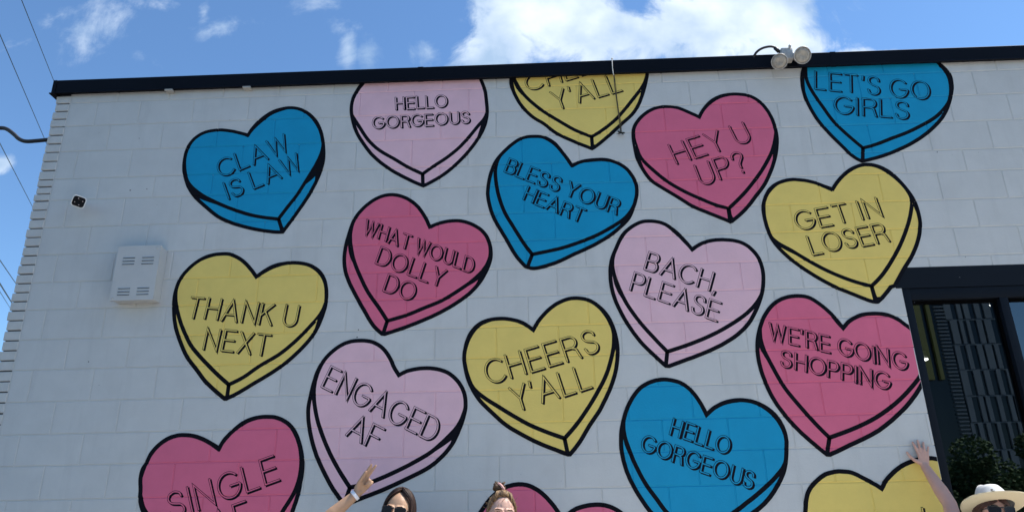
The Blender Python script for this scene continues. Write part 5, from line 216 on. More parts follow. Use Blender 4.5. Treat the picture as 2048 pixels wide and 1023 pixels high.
["lilac","pale lilac painted heart lettered BACH, PLEASE",[[[1.324,3.297],[1.34,3.307],[1.357,3.317],[1.373,3.326],[1.391,3.334],[1.41,3.34],[1.429,3.346],[1.449,3.35],[1.469,3.353],[1.491,3.355],[1.513,3.355],[1.535,3.355],[1.556,3.353],[1.578,3.351],[1.6,3.348],[1.621,3.343],[1.641,3.337],[1.661,3.329],[1.679,3.319],[1.696,3.307],[1.712,3.294],[1.726,3.278],[1.74,3.26],[1.752,3.242],[1.762,3.222],[1.77,3.203],[1.776,3.183],[1.78,3.163],[1.783,3.141],[1.785,3.12],[1.785,3.097],[1.784,3.074],[1.781,3.051],[1.777,3.026],[1.772,3.002],[1.766,2.976],[1.757,2.95],[1.746,2.923],[1.734,2.896],[1.72,2.868],[1.706,2.841],[1.691,2.816],[1.675,2.791],[1.659,2.767],[1.641,2.745],[1.622,2.725],[1.603,2.707],[1.582,2.69],[1.559,2.672],[1.534,2.655],[1.506,2.638],[1.477,2.622],[1.448,2.606],[1.416,2.592],[1.384,2.578],[1.35,2.564],[1.318,2.552],[1.285,2.54],[1.252,2.528],[1.219,2.518],[1.19,2.508],[1.163,2.499],[1.139,2.491],[1.116,2.483],[1.094,2.476],[1.067,2.479],[1.05,2.495],[1.034,2.512],[1.016,2.53],[0.998,2.55],[0.977,2.572],[0.955,2.596],[0.933,2.621],[0.912,2.648],[0.893,2.676],[0.873,2.706],[0.855,2.738],[0.838,2.768],[0.822,2.799],[0.808,2.83],[0.795,2.861],[0.783,2.891],[0.773,2.919],[0.765,2.947],[0.758,2.975],[0.753,3.003],[0.749,3.032],[0.747,3.06],[0.746,3.089],[0.747,3.117],[0.748,3.143],[0.751,3.17],[0.756,3.195],[0.762,3.22],[0.77,3.244],[0.779,3.266],[0.79,3.289],[0.801,3.312],[0.812,3.336],[0.824,3.36],[0.837,3.383],[0.851,3.405],[0.867,3.423],[0.884,3.44],[0.903,3.455],[0.921,3.468],[0.941,3.48],[0.96,3.49],[0.981,3.499],[1.002,3.505],[1.023,3.508],[1.046,3.508],[1.069,3.507],[1.09,3.504],[1.11,3.5],[1.128,3.495],[1.147,3.487],[1.165,3.478],[1.183,3.465],[1.202,3.449],[1.22,3.432],[1.236,3.416],[1.25,3.4],[1.262,3.385],[1.273,3.37],[1.284,3.355],[1.295,3.34],[1.305,3.326],[1.315,3.311]],[[1.32,3.26],[1.337,3.272],[1.353,3.284],[1.37,3.295],[1.388,3.304],[1.407,3.313],[1.426,3.32],[1.446,3.325],[1.467,3.33],[1.488,3.333],[1.511,3.334],[1.533,3.335],[1.554,3.334],[1.574,3.332],[1.593,3.33],[1.611,3.326],[1.628,3.32],[1.645,3.313],[1.66,3.304],[1.674,3.293],[1.688,3.281],[1.702,3.265],[1.716,3.248],[1.728,3.23],[1.739,3.212],[1.747,3.195],[1.753,3.178],[1.758,3.16],[1.762,3.142],[1.764,3.123],[1.764,3.103],[1.763,3.082],[1.762,3.062],[1.759,3.043],[1.757,3.023],[1.752,3.004],[1.746,2.984],[1.737,2.965],[1.726,2.946],[1.713,2.927],[1.699,2.908],[1.682,2.889],[1.664,2.87],[1.643,2.852],[1.621,2.833],[1.595,2.814],[1.567,2.796],[1.537,2.777],[1.507,2.76],[1.478,2.744],[1.448,2.728],[1.418,2.713],[1.386,2.699],[1.352,2.684],[1.317,2.67],[1.281,2.657],[1.245,2.644],[1.208,2.632],[1.171,2.62],[1.133,2.609],[1.095,2.598],[1.08,2.616],[1.064,2.634],[1.047,2.654],[1.029,2.677],[1.009,2.702],[0.987,2.729],[0.965,2.758],[0.944,2.787],[0.924,2.817],[0.904,2.849],[0.886,2.88],[0.869,2.91],[0.856,2.939],[0.844,2.967],[0.834,2.995],[0.824,3.023],[0.815,3.053],[0.806,3.083],[0.799,3.112],[0.794,3.138],[0.792,3.161],[0.791,3.181],[0.792,3.199],[0.794,3.219],[0.799,3.239],[0.805,3.259],[0.813,3.279],[0.822,3.299],[0.832,3.321],[0.845,3.344],[0.858,3.366],[0.871,3.386],[0.885,3.404],[0.899,3.421],[0.915,3.436],[0.931,3.45],[0.95,3.461],[0.97,3.47],[0.991,3.477],[1.011,3.483],[1.031,3.486],[1.051,3.488],[1.07,3.487],[1.088,3.485],[1.105,3.481],[1.121,3.475],[1.136,3.467],[1.152,3.456],[1.168,3.443],[1.185,3.427],[1.201,3.41],[1.217,3.392],[1.233,3.375],[1.248,3.356],[1.262,3.337],[1.275,3.32],[1.288,3.304],[1.299,3.289],[1.31,3.274]],[[0.775,3.116],[0.775,3.094],[0.777,3.073],[0.781,3.05],[0.788,3.027],[0.797,3.002],[0.809,2.975],[0.823,2.949],[0.838,2.922],[0.856,2.896],[0.876,2.868],[0.897,2.84],[0.918,2.813],[0.94,2.786],[0.961,2.761],[0.982,2.736],[1.0,2.713],[1.017,2.692],[1.032,2.674],[1.046,2.657],[1.058,2.641],[1.07,2.627],[1.081,2.615],[1.091,2.603],[1.095,2.598],[1.064,2.506],[1.04,2.513],[1.02,2.526],[1.003,2.544],[0.986,2.563],[0.966,2.584],[0.946,2.607],[0.924,2.632],[0.904,2.66],[0.885,2.688],[0.866,2.719],[0.848,2.75],[0.832,2.781],[0.817,2.81],[0.805,2.84],[0.794,2.869],[0.784,2.898],[0.777,2.927],[0.771,2.956],[0.767,2.985],[0.765,3.013],[0.766,3.04],[0.768,3.066],[0.771,3.091]],[[1.713,2.896],[1.706,2.877],[1.699,2.858],[1.69,2.838],[1.68,2.818],[1.668,2.798],[1.654,2.778],[1.639,2.756],[1.622,2.734],[1.604,2.713],[1.583,2.693],[1.56,2.674],[1.534,2.656],[1.505,2.638],[1.475,2.621],[1.443,2.604],[1.41,2.589],[1.376,2.575],[1.342,2.561],[1.306,2.547],[1.267,2.534],[1.226,2.52],[1.184,2.506],[1.137,2.499],[1.086,2.5],[1.096,2.598],[1.131,2.608],[1.165,2.618],[1.2,2.629],[1.234,2.64],[1.269,2.653],[1.305,2.666],[1.34,2.68],[1.374,2.693],[1.405,2.706],[1.436,2.719],[1.466,2.732],[1.497,2.746],[1.528,2.761],[1.558,2.778],[1.588,2.796],[1.616,2.814],[1.642,2.833],[1.667,2.854],[1.69,2.875]]],[["BACH,",0.9919,3.1399,1.4493,2.9664,1.0363,3.2597,1.4968,3.0831],["PLEASE",0.8833,2.9992,1.4407,2.7717,0.9246,3.1203,1.4858,2.8887]]],
["yellow","yellow painted heart lettered GET IN LOSER, its tip at the black lintel",[[[2.326,3.707],[2.336,3.721],[2.348,3.736],[2.36,3.751],[2.374,3.766],[2.389,3.782],[2.407,3.798],[2.424,3.814],[2.442,3.828],[2.459,3.84],[2.476,3.85],[2.494,3.859],[2.511,3.866],[2.53,3.873],[2.549,3.879],[2.569,3.883],[2.588,3.885],[2.608,3.884],[2.629,3.882],[2.649,3.877],[2.669,3.87],[2.689,3.861],[2.708,3.85],[2.726,3.837],[2.744,3.823],[2.76,3.806],[2.775,3.789],[2.789,3.77],[2.802,3.75],[2.815,3.73],[2.827,3.709],[2.838,3.688],[2.848,3.668],[2.857,3.648],[2.865,3.628],[2.872,3.608],[2.878,3.586],[2.882,3.562],[2.885,3.536],[2.887,3.509],[2.887,3.484],[2.887,3.462],[2.886,3.44],[2.884,3.419],[2.879,3.395],[2.872,3.37],[2.864,3.342],[2.853,3.314],[2.841,3.287],[2.828,3.26],[2.813,3.233],[2.797,3.207],[2.78,3.18],[2.761,3.154],[2.74,3.128],[2.719,3.102],[2.699,3.076],[2.68,3.05],[2.661,3.023],[2.642,2.997],[2.624,2.971],[2.596,2.963],[2.583,2.949],[2.569,2.934],[2.556,2.921],[2.543,2.908],[2.53,2.895],[2.517,2.884],[2.503,2.873],[2.49,2.863],[2.473,2.862],[2.463,2.864],[2.451,2.866],[2.438,2.87],[2.424,2.875],[2.405,2.884],[2.382,2.895],[2.358,2.907],[2.334,2.919],[2.311,2.93],[2.289,2.941],[2.266,2.952],[2.243,2.963],[2.221,2.976],[2.198,2.99],[2.176,3.004],[2.153,3.019],[2.131,3.034],[2.109,3.05],[2.087,3.067],[2.064,3.085],[2.042,3.103],[2.02,3.122],[1.998,3.142],[1.976,3.163],[1.955,3.184],[1.935,3.207],[1.916,3.229],[1.899,3.252],[1.884,3.274],[1.871,3.296],[1.86,3.318],[1.85,3.341],[1.843,3.365],[1.837,3.39],[1.832,3.416],[1.828,3.442],[1.825,3.47],[1.823,3.5],[1.822,3.529],[1.823,3.555],[1.826,3.577],[1.83,3.597],[1.836,3.615],[1.844,3.634],[1.853,3.655],[1.865,3.675],[1.877,3.695],[1.891,3.713],[1.907,3.728],[1.924,3.742],[1.942,3.753],[1.961,3.763],[1.982,3.771],[2.004,3.778],[2.026,3.783],[2.048,3.786],[2.069,3.787],[2.09,3.786],[2.11,3.783],[2.131,3.78],[2.151,3.777],[2.172,3.772],[2.192,3.766],[2.211,3.76],[2.23,3.753],[2.247,3.744],[2.264,3.736],[2.279,3.728],[2.292,3.722],[2.304,3.717],[2.315,3.712]],[[2.322,3.672],[2.333,3.687],[2.345,3.701],[2.358,3.716],[2.373,3.731],[2.39,3.748],[2.409,3.766],[2.428,3.783],[2.447,3.798],[2.465,3.811],[2.483,3.822],[2.5,3.832],[2.517,3.84],[2.534,3.847],[2.55,3.852],[2.566,3.855],[2.583,3.857],[2.601,3.856],[2.619,3.854],[2.636,3.85],[2.654,3.844],[2.671,3.835],[2.687,3.825],[2.703,3.813],[2.719,3.8],[2.734,3.785],[2.75,3.768],[2.765,3.751],[2.778,3.734],[2.79,3.717],[2.8,3.701],[2.809,3.685],[2.817,3.669],[2.824,3.652],[2.83,3.635],[2.835,3.617],[2.836,3.599],[2.835,3.581],[2.831,3.562],[2.825,3.542],[2.818,3.521],[2.81,3.498],[2.801,3.473],[2.79,3.448],[2.778,3.421],[2.764,3.392],[2.748,3.362],[2.731,3.331],[2.714,3.302],[2.697,3.274],[2.68,3.248],[2.662,3.222],[2.643,3.195],[2.621,3.166],[2.598,3.136],[2.574,3.107],[2.551,3.08],[2.529,3.057],[2.507,3.036],[2.485,3.017],[2.463,2.999],[2.441,3.005],[2.419,3.012],[2.396,3.019],[2.373,3.028],[2.348,3.038],[2.323,3.049],[2.297,3.061],[2.272,3.073],[2.246,3.086],[2.221,3.1],[2.196,3.115],[2.171,3.13],[2.148,3.145],[2.126,3.16],[2.103,3.176],[2.081,3.192],[2.058,3.209],[2.035,3.226],[2.013,3.243],[1.991,3.26],[1.969,3.275],[1.947,3.289],[1.926,3.303],[1.908,3.317],[1.893,3.332],[1.88,3.346],[1.869,3.362],[1.861,3.38],[1.855,3.401],[1.851,3.425],[1.849,3.451],[1.848,3.475],[1.848,3.498],[1.849,3.522],[1.851,3.544],[1.853,3.565],[1.856,3.584],[1.859,3.601],[1.863,3.617],[1.87,3.633],[1.879,3.649],[1.889,3.665],[1.902,3.681],[1.915,3.695],[1.929,3.709],[1.945,3.723],[1.962,3.735],[1.979,3.745],[1.997,3.753],[2.016,3.759],[2.036,3.763],[2.055,3.766],[2.076,3.766],[2.097,3.766],[2.118,3.763],[2.138,3.76],[2.157,3.756],[2.174,3.751],[2.191,3.744],[2.208,3.737],[2.225,3.728],[2.242,3.718],[2.259,3.708],[2.274,3.7],[2.288,3.692],[2.3,3.685],[2.311,3.679]],[[1.878,3.305],[1.892,3.292],[1.907,3.28],[1.924,3.268],[1.942,3.256],[1.963,3.242],[1.986,3.228],[2.009,3.214],[2.033,3.201],[2.057,3.189],[2.081,3.176],[2.106,3.163],[2.13,3.15],[2.155,3.137],[2.18,3.123],[2.205,3.109],[2.23,3.096],[2.253,3.083],[2.276,3.071],[2.3,3.06],[2.326,3.048],[2.354,3.035],[2.385,3.023],[2.417,3.012],[2.451,3.002],[2.458,2.889],[2.431,2.88],[2.407,2.883],[2.386,2.893],[2.366,2.903],[2.344,2.914],[2.323,2.924],[2.3,2.935],[2.276,2.946],[2.252,2.959],[2.227,2.973],[2.202,2.987],[2.178,3.002],[2.155,3.018],[2.132,3.033],[2.11,3.05],[2.088,3.067],[2.065,3.086],[2.043,3.105],[2.021,3.126],[2.0,3.146],[1.98,3.167],[1.96,3.188],[1.941,3.208],[1.924,3.228],[1.91,3.248],[1.898,3.267],[1.888,3.286]],[[2.85,3.567],[2.853,3.546],[2.856,3.526],[2.859,3.506],[2.863,3.486],[2.867,3.466],[2.871,3.447],[2.872,3.427],[2.872,3.405],[2.868,3.38],[2.863,3.355],[2.856,3.328],[2.846,3.3],[2.834,3.273],[2.82,3.245],[2.803,3.217],[2.785,3.188],[2.765,3.159],[2.742,3.13],[2.719,3.102],[2.698,3.075],[2.679,3.049],[2.661,3.023],[2.643,2.998],[2.602,2.965],[2.589,2.955],[2.565,2.93],[2.533,2.912],[2.489,2.909],[2.464,2.999],[2.482,3.015],[2.501,3.032],[2.52,3.049],[2.54,3.069],[2.562,3.093],[2.584,3.119],[2.607,3.148],[2.629,3.176],[2.65,3.205],[2.671,3.234],[2.691,3.262],[2.711,3.291],[2.73,3.319],[2.748,3.348],[2.764,3.376],[2.78,3.403],[2.794,3.429],[2.807,3.454],[2.819,3.477],[2.829,3.499],[2.837,3.518],[2.843,3.535],[2.847,3.551]]],[["GET IN",2.0554,3.3864,2.6381,3.475,2.0363,3.5181,2.6243,3.6079],["LOSER",2.1191,3.21,2.6481,3.2897,2.097,3.3396,2.6308,3.4204]]],
["pink","deep pink painted heart lettered SINGLE, cut off by the bottom edge at left",[[[-1.768,2.06],[-1.763,2.072],[-1.757,2.084],[-1.75,2.096],[-1.742,2.108],[-1.732,2.12],[-1.72,2.133],[-1.708,2.146],[-1.694,2.158],[-1.68,2.172],[-1.665,2.185],[-1.649,2.198],[-1.633,2.209],[-1.617,2.217],[-1.602,2.224],[-1.585,2.23],[-1.569,2.235],[-1.551,2.239],[-1.533,2.242],[-1.515,2.244],[-1.496,2.245],[-1.477,2.245],[-1.458,2.244],[-1.44,2.243],[-1.422,2.24],[-1.405,2.235],[-1.389,2.229],[-1.374,2.223],[-1.36,2.215],[-1.346,2.207],[-1.334,2.199],[-1.322,2.189],[-1.31,2.178],[-1.299,2.166],[-1.288,2.152],[-1.278,2.137],[-1.269,2.122],[-1.261,2.107],[-1.254,2.091],[-1.247,2.074],[-1.241,2.058],[-1.235,2.041],[-1.23,2.023],[-1.225,2.005],[-1.221,1.987],[-1.218,1.969],[-1.215,1.95],[-1.214,1.931],[-1.213,1.912],[-1.213,1.893],[-1.214,1.874],[-1.215,1.856],[-1.217,1.838],[-1.219,1.82],[-1.22,1.803],[-1.222,1.786],[-1.225,1.77],[-1.227,1.756],[-1.23,1.743],[-1.233,1.73],[-1.236,1.716],[-1.24,1.702],[-1.245,1.688],[-1.249,1.672],[-1.254,1.654],[-1.259,1.626],[-1.264,1.592],[-1.271,1.556],[-1.281,1.52],[-1.293,1.484],[-1.308,1.446],[-1.325,1.41],[-1.343,1.376],[-1.365,1.345],[-1.388,1.316],[-1.413,1.289],[-1.439,1.262],[-1.493,1.274],[-1.546,1.285],[-1.598,1.298],[-1.65,1.313],[-1.7,1.328],[-1.748,1.344],[-1.797,1.363],[-1.847,1.385],[-1.9,1.413],[-1.956,1.445],[-2.009,1.479],[-2.054,1.511],[-2.091,1.542],[-2.121,1.573],[-2.147,1.602],[-2.168,1.626],[-2.182,1.643],[-2.193,1.658],[-2.201,1.673],[-2.209,1.687],[-2.217,1.703],[-2.223,1.718],[-2.228,1.733],[-2.232,1.749],[-2.235,1.764],[-2.236,1.78],[-2.237,1.796],[-2.239,1.81],[-2.241,1.823],[-2.244,1.835],[-2.246,1.847],[-2.248,1.86],[-2.249,1.875],[-2.249,1.891],[-2.248,1.907],[-2.246,1.922],[-2.242,1.936],[-2.236,1.948],[-2.23,1.96],[-2.224,1.972],[-2.219,1.986],[-2.214,2.001],[-2.209,2.015],[-2.203,2.029],[-2.194,2.042],[-2.185,2.055],[-2.175,2.067],[-2.164,2.079],[-2.151,2.09],[-2.138,2.101],[-2.124,2.111],[-2.109,2.12],[-2.094,2.127],[-2.079,2.133],[-2.062,2.137],[-2.046,2.141],[-2.028,2.143],[-2.009,2.144],[-1.991,2.143],[-1.972,2.142],[-1.955,2.14],[-1.938,2.137],[-1.921,2.133],[-1.904,2.128],[-1.886,2.121],[-1.868,2.114],[-1.851,2.106],[-1.833,2.097],[-1.817,2.088],[-1.8,2.079],[-1.784,2.07]],[[-1.763,2.022],[-1.756,2.035],[-1.749,2.048],[-1.741,2.062],[-1.731,2.075],[-1.721,2.09],[-1.709,2.104],[-1.697,2.119],[-1.685,2.132],[-1.672,2.144],[-1.658,2.156],[-1.644,2.166],[-1.629,2.176],[-1.614,2.185],[-1.599,2.194],[-1.583,2.201],[-1.566,2.207],[-1.548,2.212],[-1.53,2.217],[-1.512,2.22],[-1.494,2.222],[-1.477,2.223],[-1.459,2.223],[-1.443,2.223],[-1.427,2.22],[-1.412,2.216],[-1.398,2.21],[-1.384,2.203],[-1.371,2.196],[-1.36,2.188],[-1.349,2.18],[-1.339,2.17],[-1.328,2.159],[-1.318,2.147],[-1.308,2.133],[-1.299,2.118],[-1.291,2.104],[-1.283,2.089],[-1.277,2.075],[-1.271,2.06],[-1.266,2.045],[-1.261,2.03],[-1.257,2.014],[-1.254,1.997],[-1.251,1.982],[-1.249,1.967],[-1.248,1.953],[-1.247,1.94],[-1.247,1.925],[-1.247,1.91],[-1.248,1.894],[-1.249,1.879],[-1.251,1.863],[-1.254,1.848],[-1.257,1.832],[-1.261,1.817],[-1.266,1.802],[-1.271,1.787],[-1.277,1.773],[-1.284,1.758],[-1.293,1.741],[-1.304,1.723],[-1.316,1.703],[-1.33,1.681],[-1.343,1.656],[-1.357,1.625],[-1.37,1.591],[-1.385,1.555],[-1.401,1.522],[-1.42,1.492],[-1.44,1.463],[-1.462,1.435],[-1.484,1.407],[-1.529,1.416],[-1.573,1.426],[-1.619,1.437],[-1.666,1.451],[-1.715,1.469],[-1.766,1.489],[-1.817,1.511],[-1.866,1.531],[-1.912,1.551],[-1.957,1.57],[-1.999,1.589],[-2.036,1.606],[-2.068,1.621],[-2.097,1.636],[-2.121,1.649],[-2.141,1.662],[-2.154,1.672],[-2.164,1.683],[-2.172,1.693],[-2.18,1.705],[-2.187,1.718],[-2.193,1.732],[-2.199,1.746],[-2.204,1.76],[-2.209,1.776],[-2.214,1.791],[-2.218,1.807],[-2.22,1.822],[-2.222,1.836],[-2.223,1.85],[-2.223,1.864],[-2.223,1.878],[-2.22,1.893],[-2.217,1.909],[-2.213,1.925],[-2.209,1.94],[-2.204,1.956],[-2.199,1.972],[-2.193,1.988],[-2.185,2.003],[-2.177,2.017],[-2.168,2.031],[-2.158,2.044],[-2.147,2.056],[-2.135,2.068],[-2.121,2.079],[-2.107,2.088],[-2.093,2.097],[-2.077,2.104],[-2.061,2.11],[-2.045,2.114],[-2.029,2.118],[-2.014,2.12],[-1.999,2.121],[-1.984,2.121],[-1.969,2.12],[-1.954,2.118],[-1.939,2.114],[-1.923,2.11],[-1.908,2.105],[-1.892,2.099],[-1.877,2.092],[-1.861,2.084],[-1.844,2.075],[-1.825,2.063],[-1.805,2.05],[-1.784,2.036]],[[-2.135,1.626],[-2.104,1.61],[-2.071,1.595],[-2.035,1.581],[-1.993,1.566],[-1.944,1.549],[-1.89,1.53],[-1.835,1.512],[-1.788,1.495],[-1.75,1.482],[-1.719,1.47],[-1.689,1.459],[-1.657,1.449],[-1.619,1.437],[-1.58,1.427],[-1.539,1.418],[-1.498,1.41],[-1.468,1.309],[-1.52,1.292],[-1.57,1.291],[-1.619,1.304],[-1.667,1.318],[-1.718,1.334],[-1.77,1.352],[-1.822,1.374],[-1.871,1.398],[-1.916,1.424],[-1.958,1.453],[-1.997,1.482],[-2.032,1.512],[-2.062,1.541],[-2.088,1.57],[-2.112,1.598]],[[-1.231,1.887],[-1.231,1.869],[-1.23,1.85],[-1.23,1.832],[-1.231,1.813],[-1.231,1.794],[-1.232,1.774],[-1.234,1.755],[-1.236,1.737],[-1.237,1.723],[-1.239,1.711],[-1.241,1.699],[-1.245,1.687],[-1.249,1.673],[-1.252,1.66],[-1.255,1.646],[-1.259,1.628],[-1.264,1.594],[-1.273,1.548],[-1.288,1.499],[-1.304,1.455],[-1.322,1.414],[-1.348,1.369],[-1.387,1.342],[-1.439,1.332],[-1.484,1.407],[-1.462,1.435],[-1.437,1.467],[-1.415,1.5],[-1.396,1.532],[-1.38,1.566],[-1.365,1.603],[-1.351,1.639],[-1.336,1.669],[-1.325,1.685],[-1.316,1.697],[-1.306,1.708],[-1.296,1.719],[-1.285,1.733],[-1.275,1.746],[-1.265,1.761],[-1.256,1.779],[-1.248,1.802],[-1.241,1.828],[-1.235,1.857]]],[["SINGLE",-2.0027,1.6201,-1.3497,1.8362,-2.0555,1.7652,-1.3957,1.9857],["AF",-1.723,1.5078,-1.5018,1.5773,-1.7755,1.6515,-1.552,1.7224]]],
["lilac","pale lilac painted heart lettered ENGAGED AF, touched by the pointing hand",[[[-0.638,2.493],[-0.627,2.499],[-0.616,2.505],[-0.604,2.51],[-0.589,2.515],[-0.572,2.519],[-0.552,2.523],[-0.531,2.526],[-0.51,2.529],[-0.488,2.53],[-0.465,2.53],[-0.441,2.529],[-0.418,2.526],[-0.395,2.522],[-0.371,2.516],[-0.348,2.508],[-0.327,2.499],[-0.307,2.487],[-0.29,2.474],[-0.273,2.459],[-0.258,2.443],[-0.244,2.426],[-0.232,2.407],[-0.221,2.388],[-0.213,2.369],[-0.206,2.349],[-0.202,2.329],[-0.199,2.31],[-0.198,2.29],[-0.198,2.271],[-0.199,2.253],[-0.202,2.234],[-0.207,2.213],[-0.213,2.19],[-0.221,2.165],[-0.23,2.14],[-0.24,2.116],[-0.25,2.091],[-0.262,2.067],[-0.274,2.043],[-0.289,2.02],[-0.306,1.998],[-0.324,1.976],[-0.344,1.956],[-0.365,1.937],[-0.384,1.92],[-0.404,1.905],[-0.426,1.89],[-0.451,1.876],[-0.48,1.861],[-0.513,1.846],[-0.546,1.831],[-0.58,1.816],[-0.612,1.802],[-0.644,1.788],[-0.676,1.775],[-0.708,1.762],[-0.74,1.75],[-0.774,1.738],[-0.806,1.727],[-0.835,1.717],[-0.862,1.707],[-0.886,1.698],[-0.909,1.69],[-0.931,1.682],[-0.977,1.703],[-0.991,1.72],[-1.005,1.737],[-1.019,1.755],[-1.034,1.774],[-1.049,1.796],[-1.064,1.819],[-1.079,1.844],[-1.094,1.869],[-1.109,1.895],[-1.124,1.922],[-1.138,1.949],[-1.152,1.976],[-1.163,2.003],[-1.174,2.03],[-1.184,2.057],[-1.193,2.084],[-1.201,2.112],[-1.209,2.14],[-1.215,2.168],[-1.22,2.194],[-1.224,2.218],[-1.226,2.24],[-1.228,2.261],[-1.228,2.282],[-1.227,2.302],[-1.225,2.321],[-1.222,2.34],[-1.219,2.36],[-1.216,2.382],[-1.212,2.405],[-1.208,2.429],[-1.203,2.451],[-1.198,2.471],[-1.194,2.491],[-1.188,2.511],[-1.18,2.53],[-1.171,2.551],[-1.16,2.571],[-1.147,2.592],[-1.134,2.61],[-1.119,2.628],[-1.103,2.644],[-1.086,2.659],[-1.069,2.673],[-1.05,2.686],[-1.031,2.697],[-1.011,2.707],[-0.99,2.714],[-0.967,2.72],[-0.944,2.723],[-0.92,2.724],[-0.897,2.724],[-0.876,2.723],[-0.855,2.72],[-0.835,2.716],[-0.815,2.71],[-0.796,2.701],[-0.777,2.69],[-0.76,2.678],[-0.744,2.664],[-0.73,2.649],[-0.717,2.632],[-0.705,2.615],[-0.695,2.598],[-0.686,2.582],[-0.678,2.565],[-0.671,2.548],[-0.664,2.534],[-0.657,2.522],[-0.65,2.511],[-0.644,2.502]],[[-0.636,2.468],[-0.622,2.475],[-0.608,2.482],[-0.594,2.488],[-0.577,2.494],[-0.559,2.498],[-0.539,2.502],[-0.518,2.505],[-0.498,2.506],[-0.478,2.508],[-0.458,2.508],[-0.438,2.507],[-0.418,2.504],[-0.397,2.5],[-0.377,2.494],[-0.357,2.486],[-0.338,2.477],[-0.32,2.466],[-0.304,2.454],[-0.289,2.441],[-0.275,2.427],[-0.263,2.412],[-0.252,2.396],[-0.243,2.38],[-0.235,2.363],[-0.229,2.346],[-0.225,2.327],[-0.222,2.309],[-0.222,2.291],[-0.222,2.274],[-0.225,2.258],[-0.229,2.242],[-0.235,2.225],[-0.242,2.206],[-0.25,2.187],[-0.261,2.168],[-0.273,2.149],[-0.288,2.13],[-0.306,2.112],[-0.325,2.093],[-0.344,2.075],[-0.365,2.056],[-0.386,2.038],[-0.408,2.019],[-0.431,2.002],[-0.456,1.986],[-0.483,1.971],[-0.511,1.956],[-0.54,1.941],[-0.57,1.925],[-0.603,1.91],[-0.636,1.895],[-0.669,1.881],[-0.701,1.867],[-0.734,1.854],[-0.766,1.842],[-0.798,1.831],[-0.828,1.823],[-0.858,1.816],[-0.887,1.81],[-0.916,1.805],[-0.931,1.825],[-0.945,1.845],[-0.96,1.866],[-0.975,1.887],[-0.991,1.91],[-1.006,1.935],[-1.022,1.959],[-1.036,1.984],[-1.05,2.008],[-1.062,2.032],[-1.075,2.056],[-1.087,2.082],[-1.099,2.108],[-1.111,2.136],[-1.123,2.164],[-1.134,2.192],[-1.143,2.22],[-1.151,2.248],[-1.158,2.276],[-1.164,2.303],[-1.169,2.329],[-1.172,2.355],[-1.174,2.38],[-1.175,2.404],[-1.173,2.428],[-1.171,2.451],[-1.166,2.473],[-1.161,2.495],[-1.153,2.519],[-1.144,2.542],[-1.133,2.565],[-1.121,2.587],[-1.108,2.606],[-1.094,2.624],[-1.079,2.641],[-1.062,2.655],[-1.042,2.668],[-1.021,2.678],[-0.998,2.687],[-0.977,2.694],[-0.956,2.699],[-0.936,2.701],[-0.915,2.703],[-0.896,2.702],[-0.878,2.701],[-0.86,2.699],[-0.843,2.695],[-0.826,2.689],[-0.809,2.681],[-0.792,2.671],[-0.775,2.66],[-0.76,2.647],[-0.747,2.631],[-0.735,2.613],[-0.723,2.594],[-0.712,2.576],[-0.7,2.557],[-0.689,2.538],[-0.679,2.521],[-0.669,2.505],[-0.66,2.493],[-0.651,2.484],[-0.643,2.475]],[[-1.198,2.354],[-1.197,2.335],[-1.194,2.315],[-1.189,2.294],[-1.183,2.271],[-1.174,2.246],[-1.163,2.218],[-1.151,2.191],[-1.139,2.165],[-1.126,2.141],[-1.113,2.118],[-1.1,2.095],[-1.086,2.071],[-1.071,2.045],[-1.055,2.017],[-1.04,1.99],[-1.025,1.964],[-1.01,1.941],[-0.996,1.919],[-0.982,1.898],[-0.969,1.878],[-0.955,1.859],[-0.942,1.84],[-0.929,1.822],[-0.916,1.805],[-0.954,1.721],[-0.985,1.725],[-1.006,1.738],[-1.021,1.757],[-1.036,1.778],[-1.052,1.801],[-1.067,1.825],[-1.083,1.85],[-1.098,1.876],[-1.114,1.902],[-1.129,1.931],[-1.144,1.959],[-1.157,1.988],[-1.168,2.016],[-1.179,2.044],[-1.188,2.072],[-1.196,2.1],[-1.203,2.129],[-1.209,2.159],[-1.213,2.187],[-1.216,2.214],[-1.217,2.236],[-1.216,2.257],[-1.215,2.275],[-1.212,2.293],[-1.209,2.31],[-1.206,2.325],[-1.202,2.34]],[[-0.3,2.058],[-0.304,2.043],[-0.308,2.028],[-0.314,2.012],[-0.324,1.997],[-0.336,1.98],[-0.351,1.964],[-0.368,1.946],[-0.385,1.928],[-0.403,1.911],[-0.424,1.894],[-0.447,1.879],[-0.472,1.865],[-0.501,1.851],[-0.531,1.837],[-0.562,1.824],[-0.592,1.811],[-0.62,1.799],[-0.646,1.787],[-0.675,1.775],[-0.71,1.761],[-0.756,1.745],[-0.809,1.726],[-0.868,1.714],[-0.934,1.713],[-0.916,1.805],[-0.889,1.81],[-0.86,1.815],[-0.831,1.822],[-0.802,1.83],[-0.771,1.84],[-0.74,1.852],[-0.708,1.864],[-0.675,1.877],[-0.643,1.89],[-0.611,1.903],[-0.578,1.916],[-0.546,1.929],[-0.515,1.941],[-0.484,1.953],[-0.454,1.966],[-0.423,1.981],[-0.393,1.997],[-0.362,2.016],[-0.331,2.036]]],[["ENGAGED",-1.1374,2.4092,-0.4045,2.0419,-1.0831,2.5393,-0.3455,2.1648],["AF",-0.9634,2.1002,-0.7613,2.001,-0.9125,2.228,-0.7089,2.1267]]],
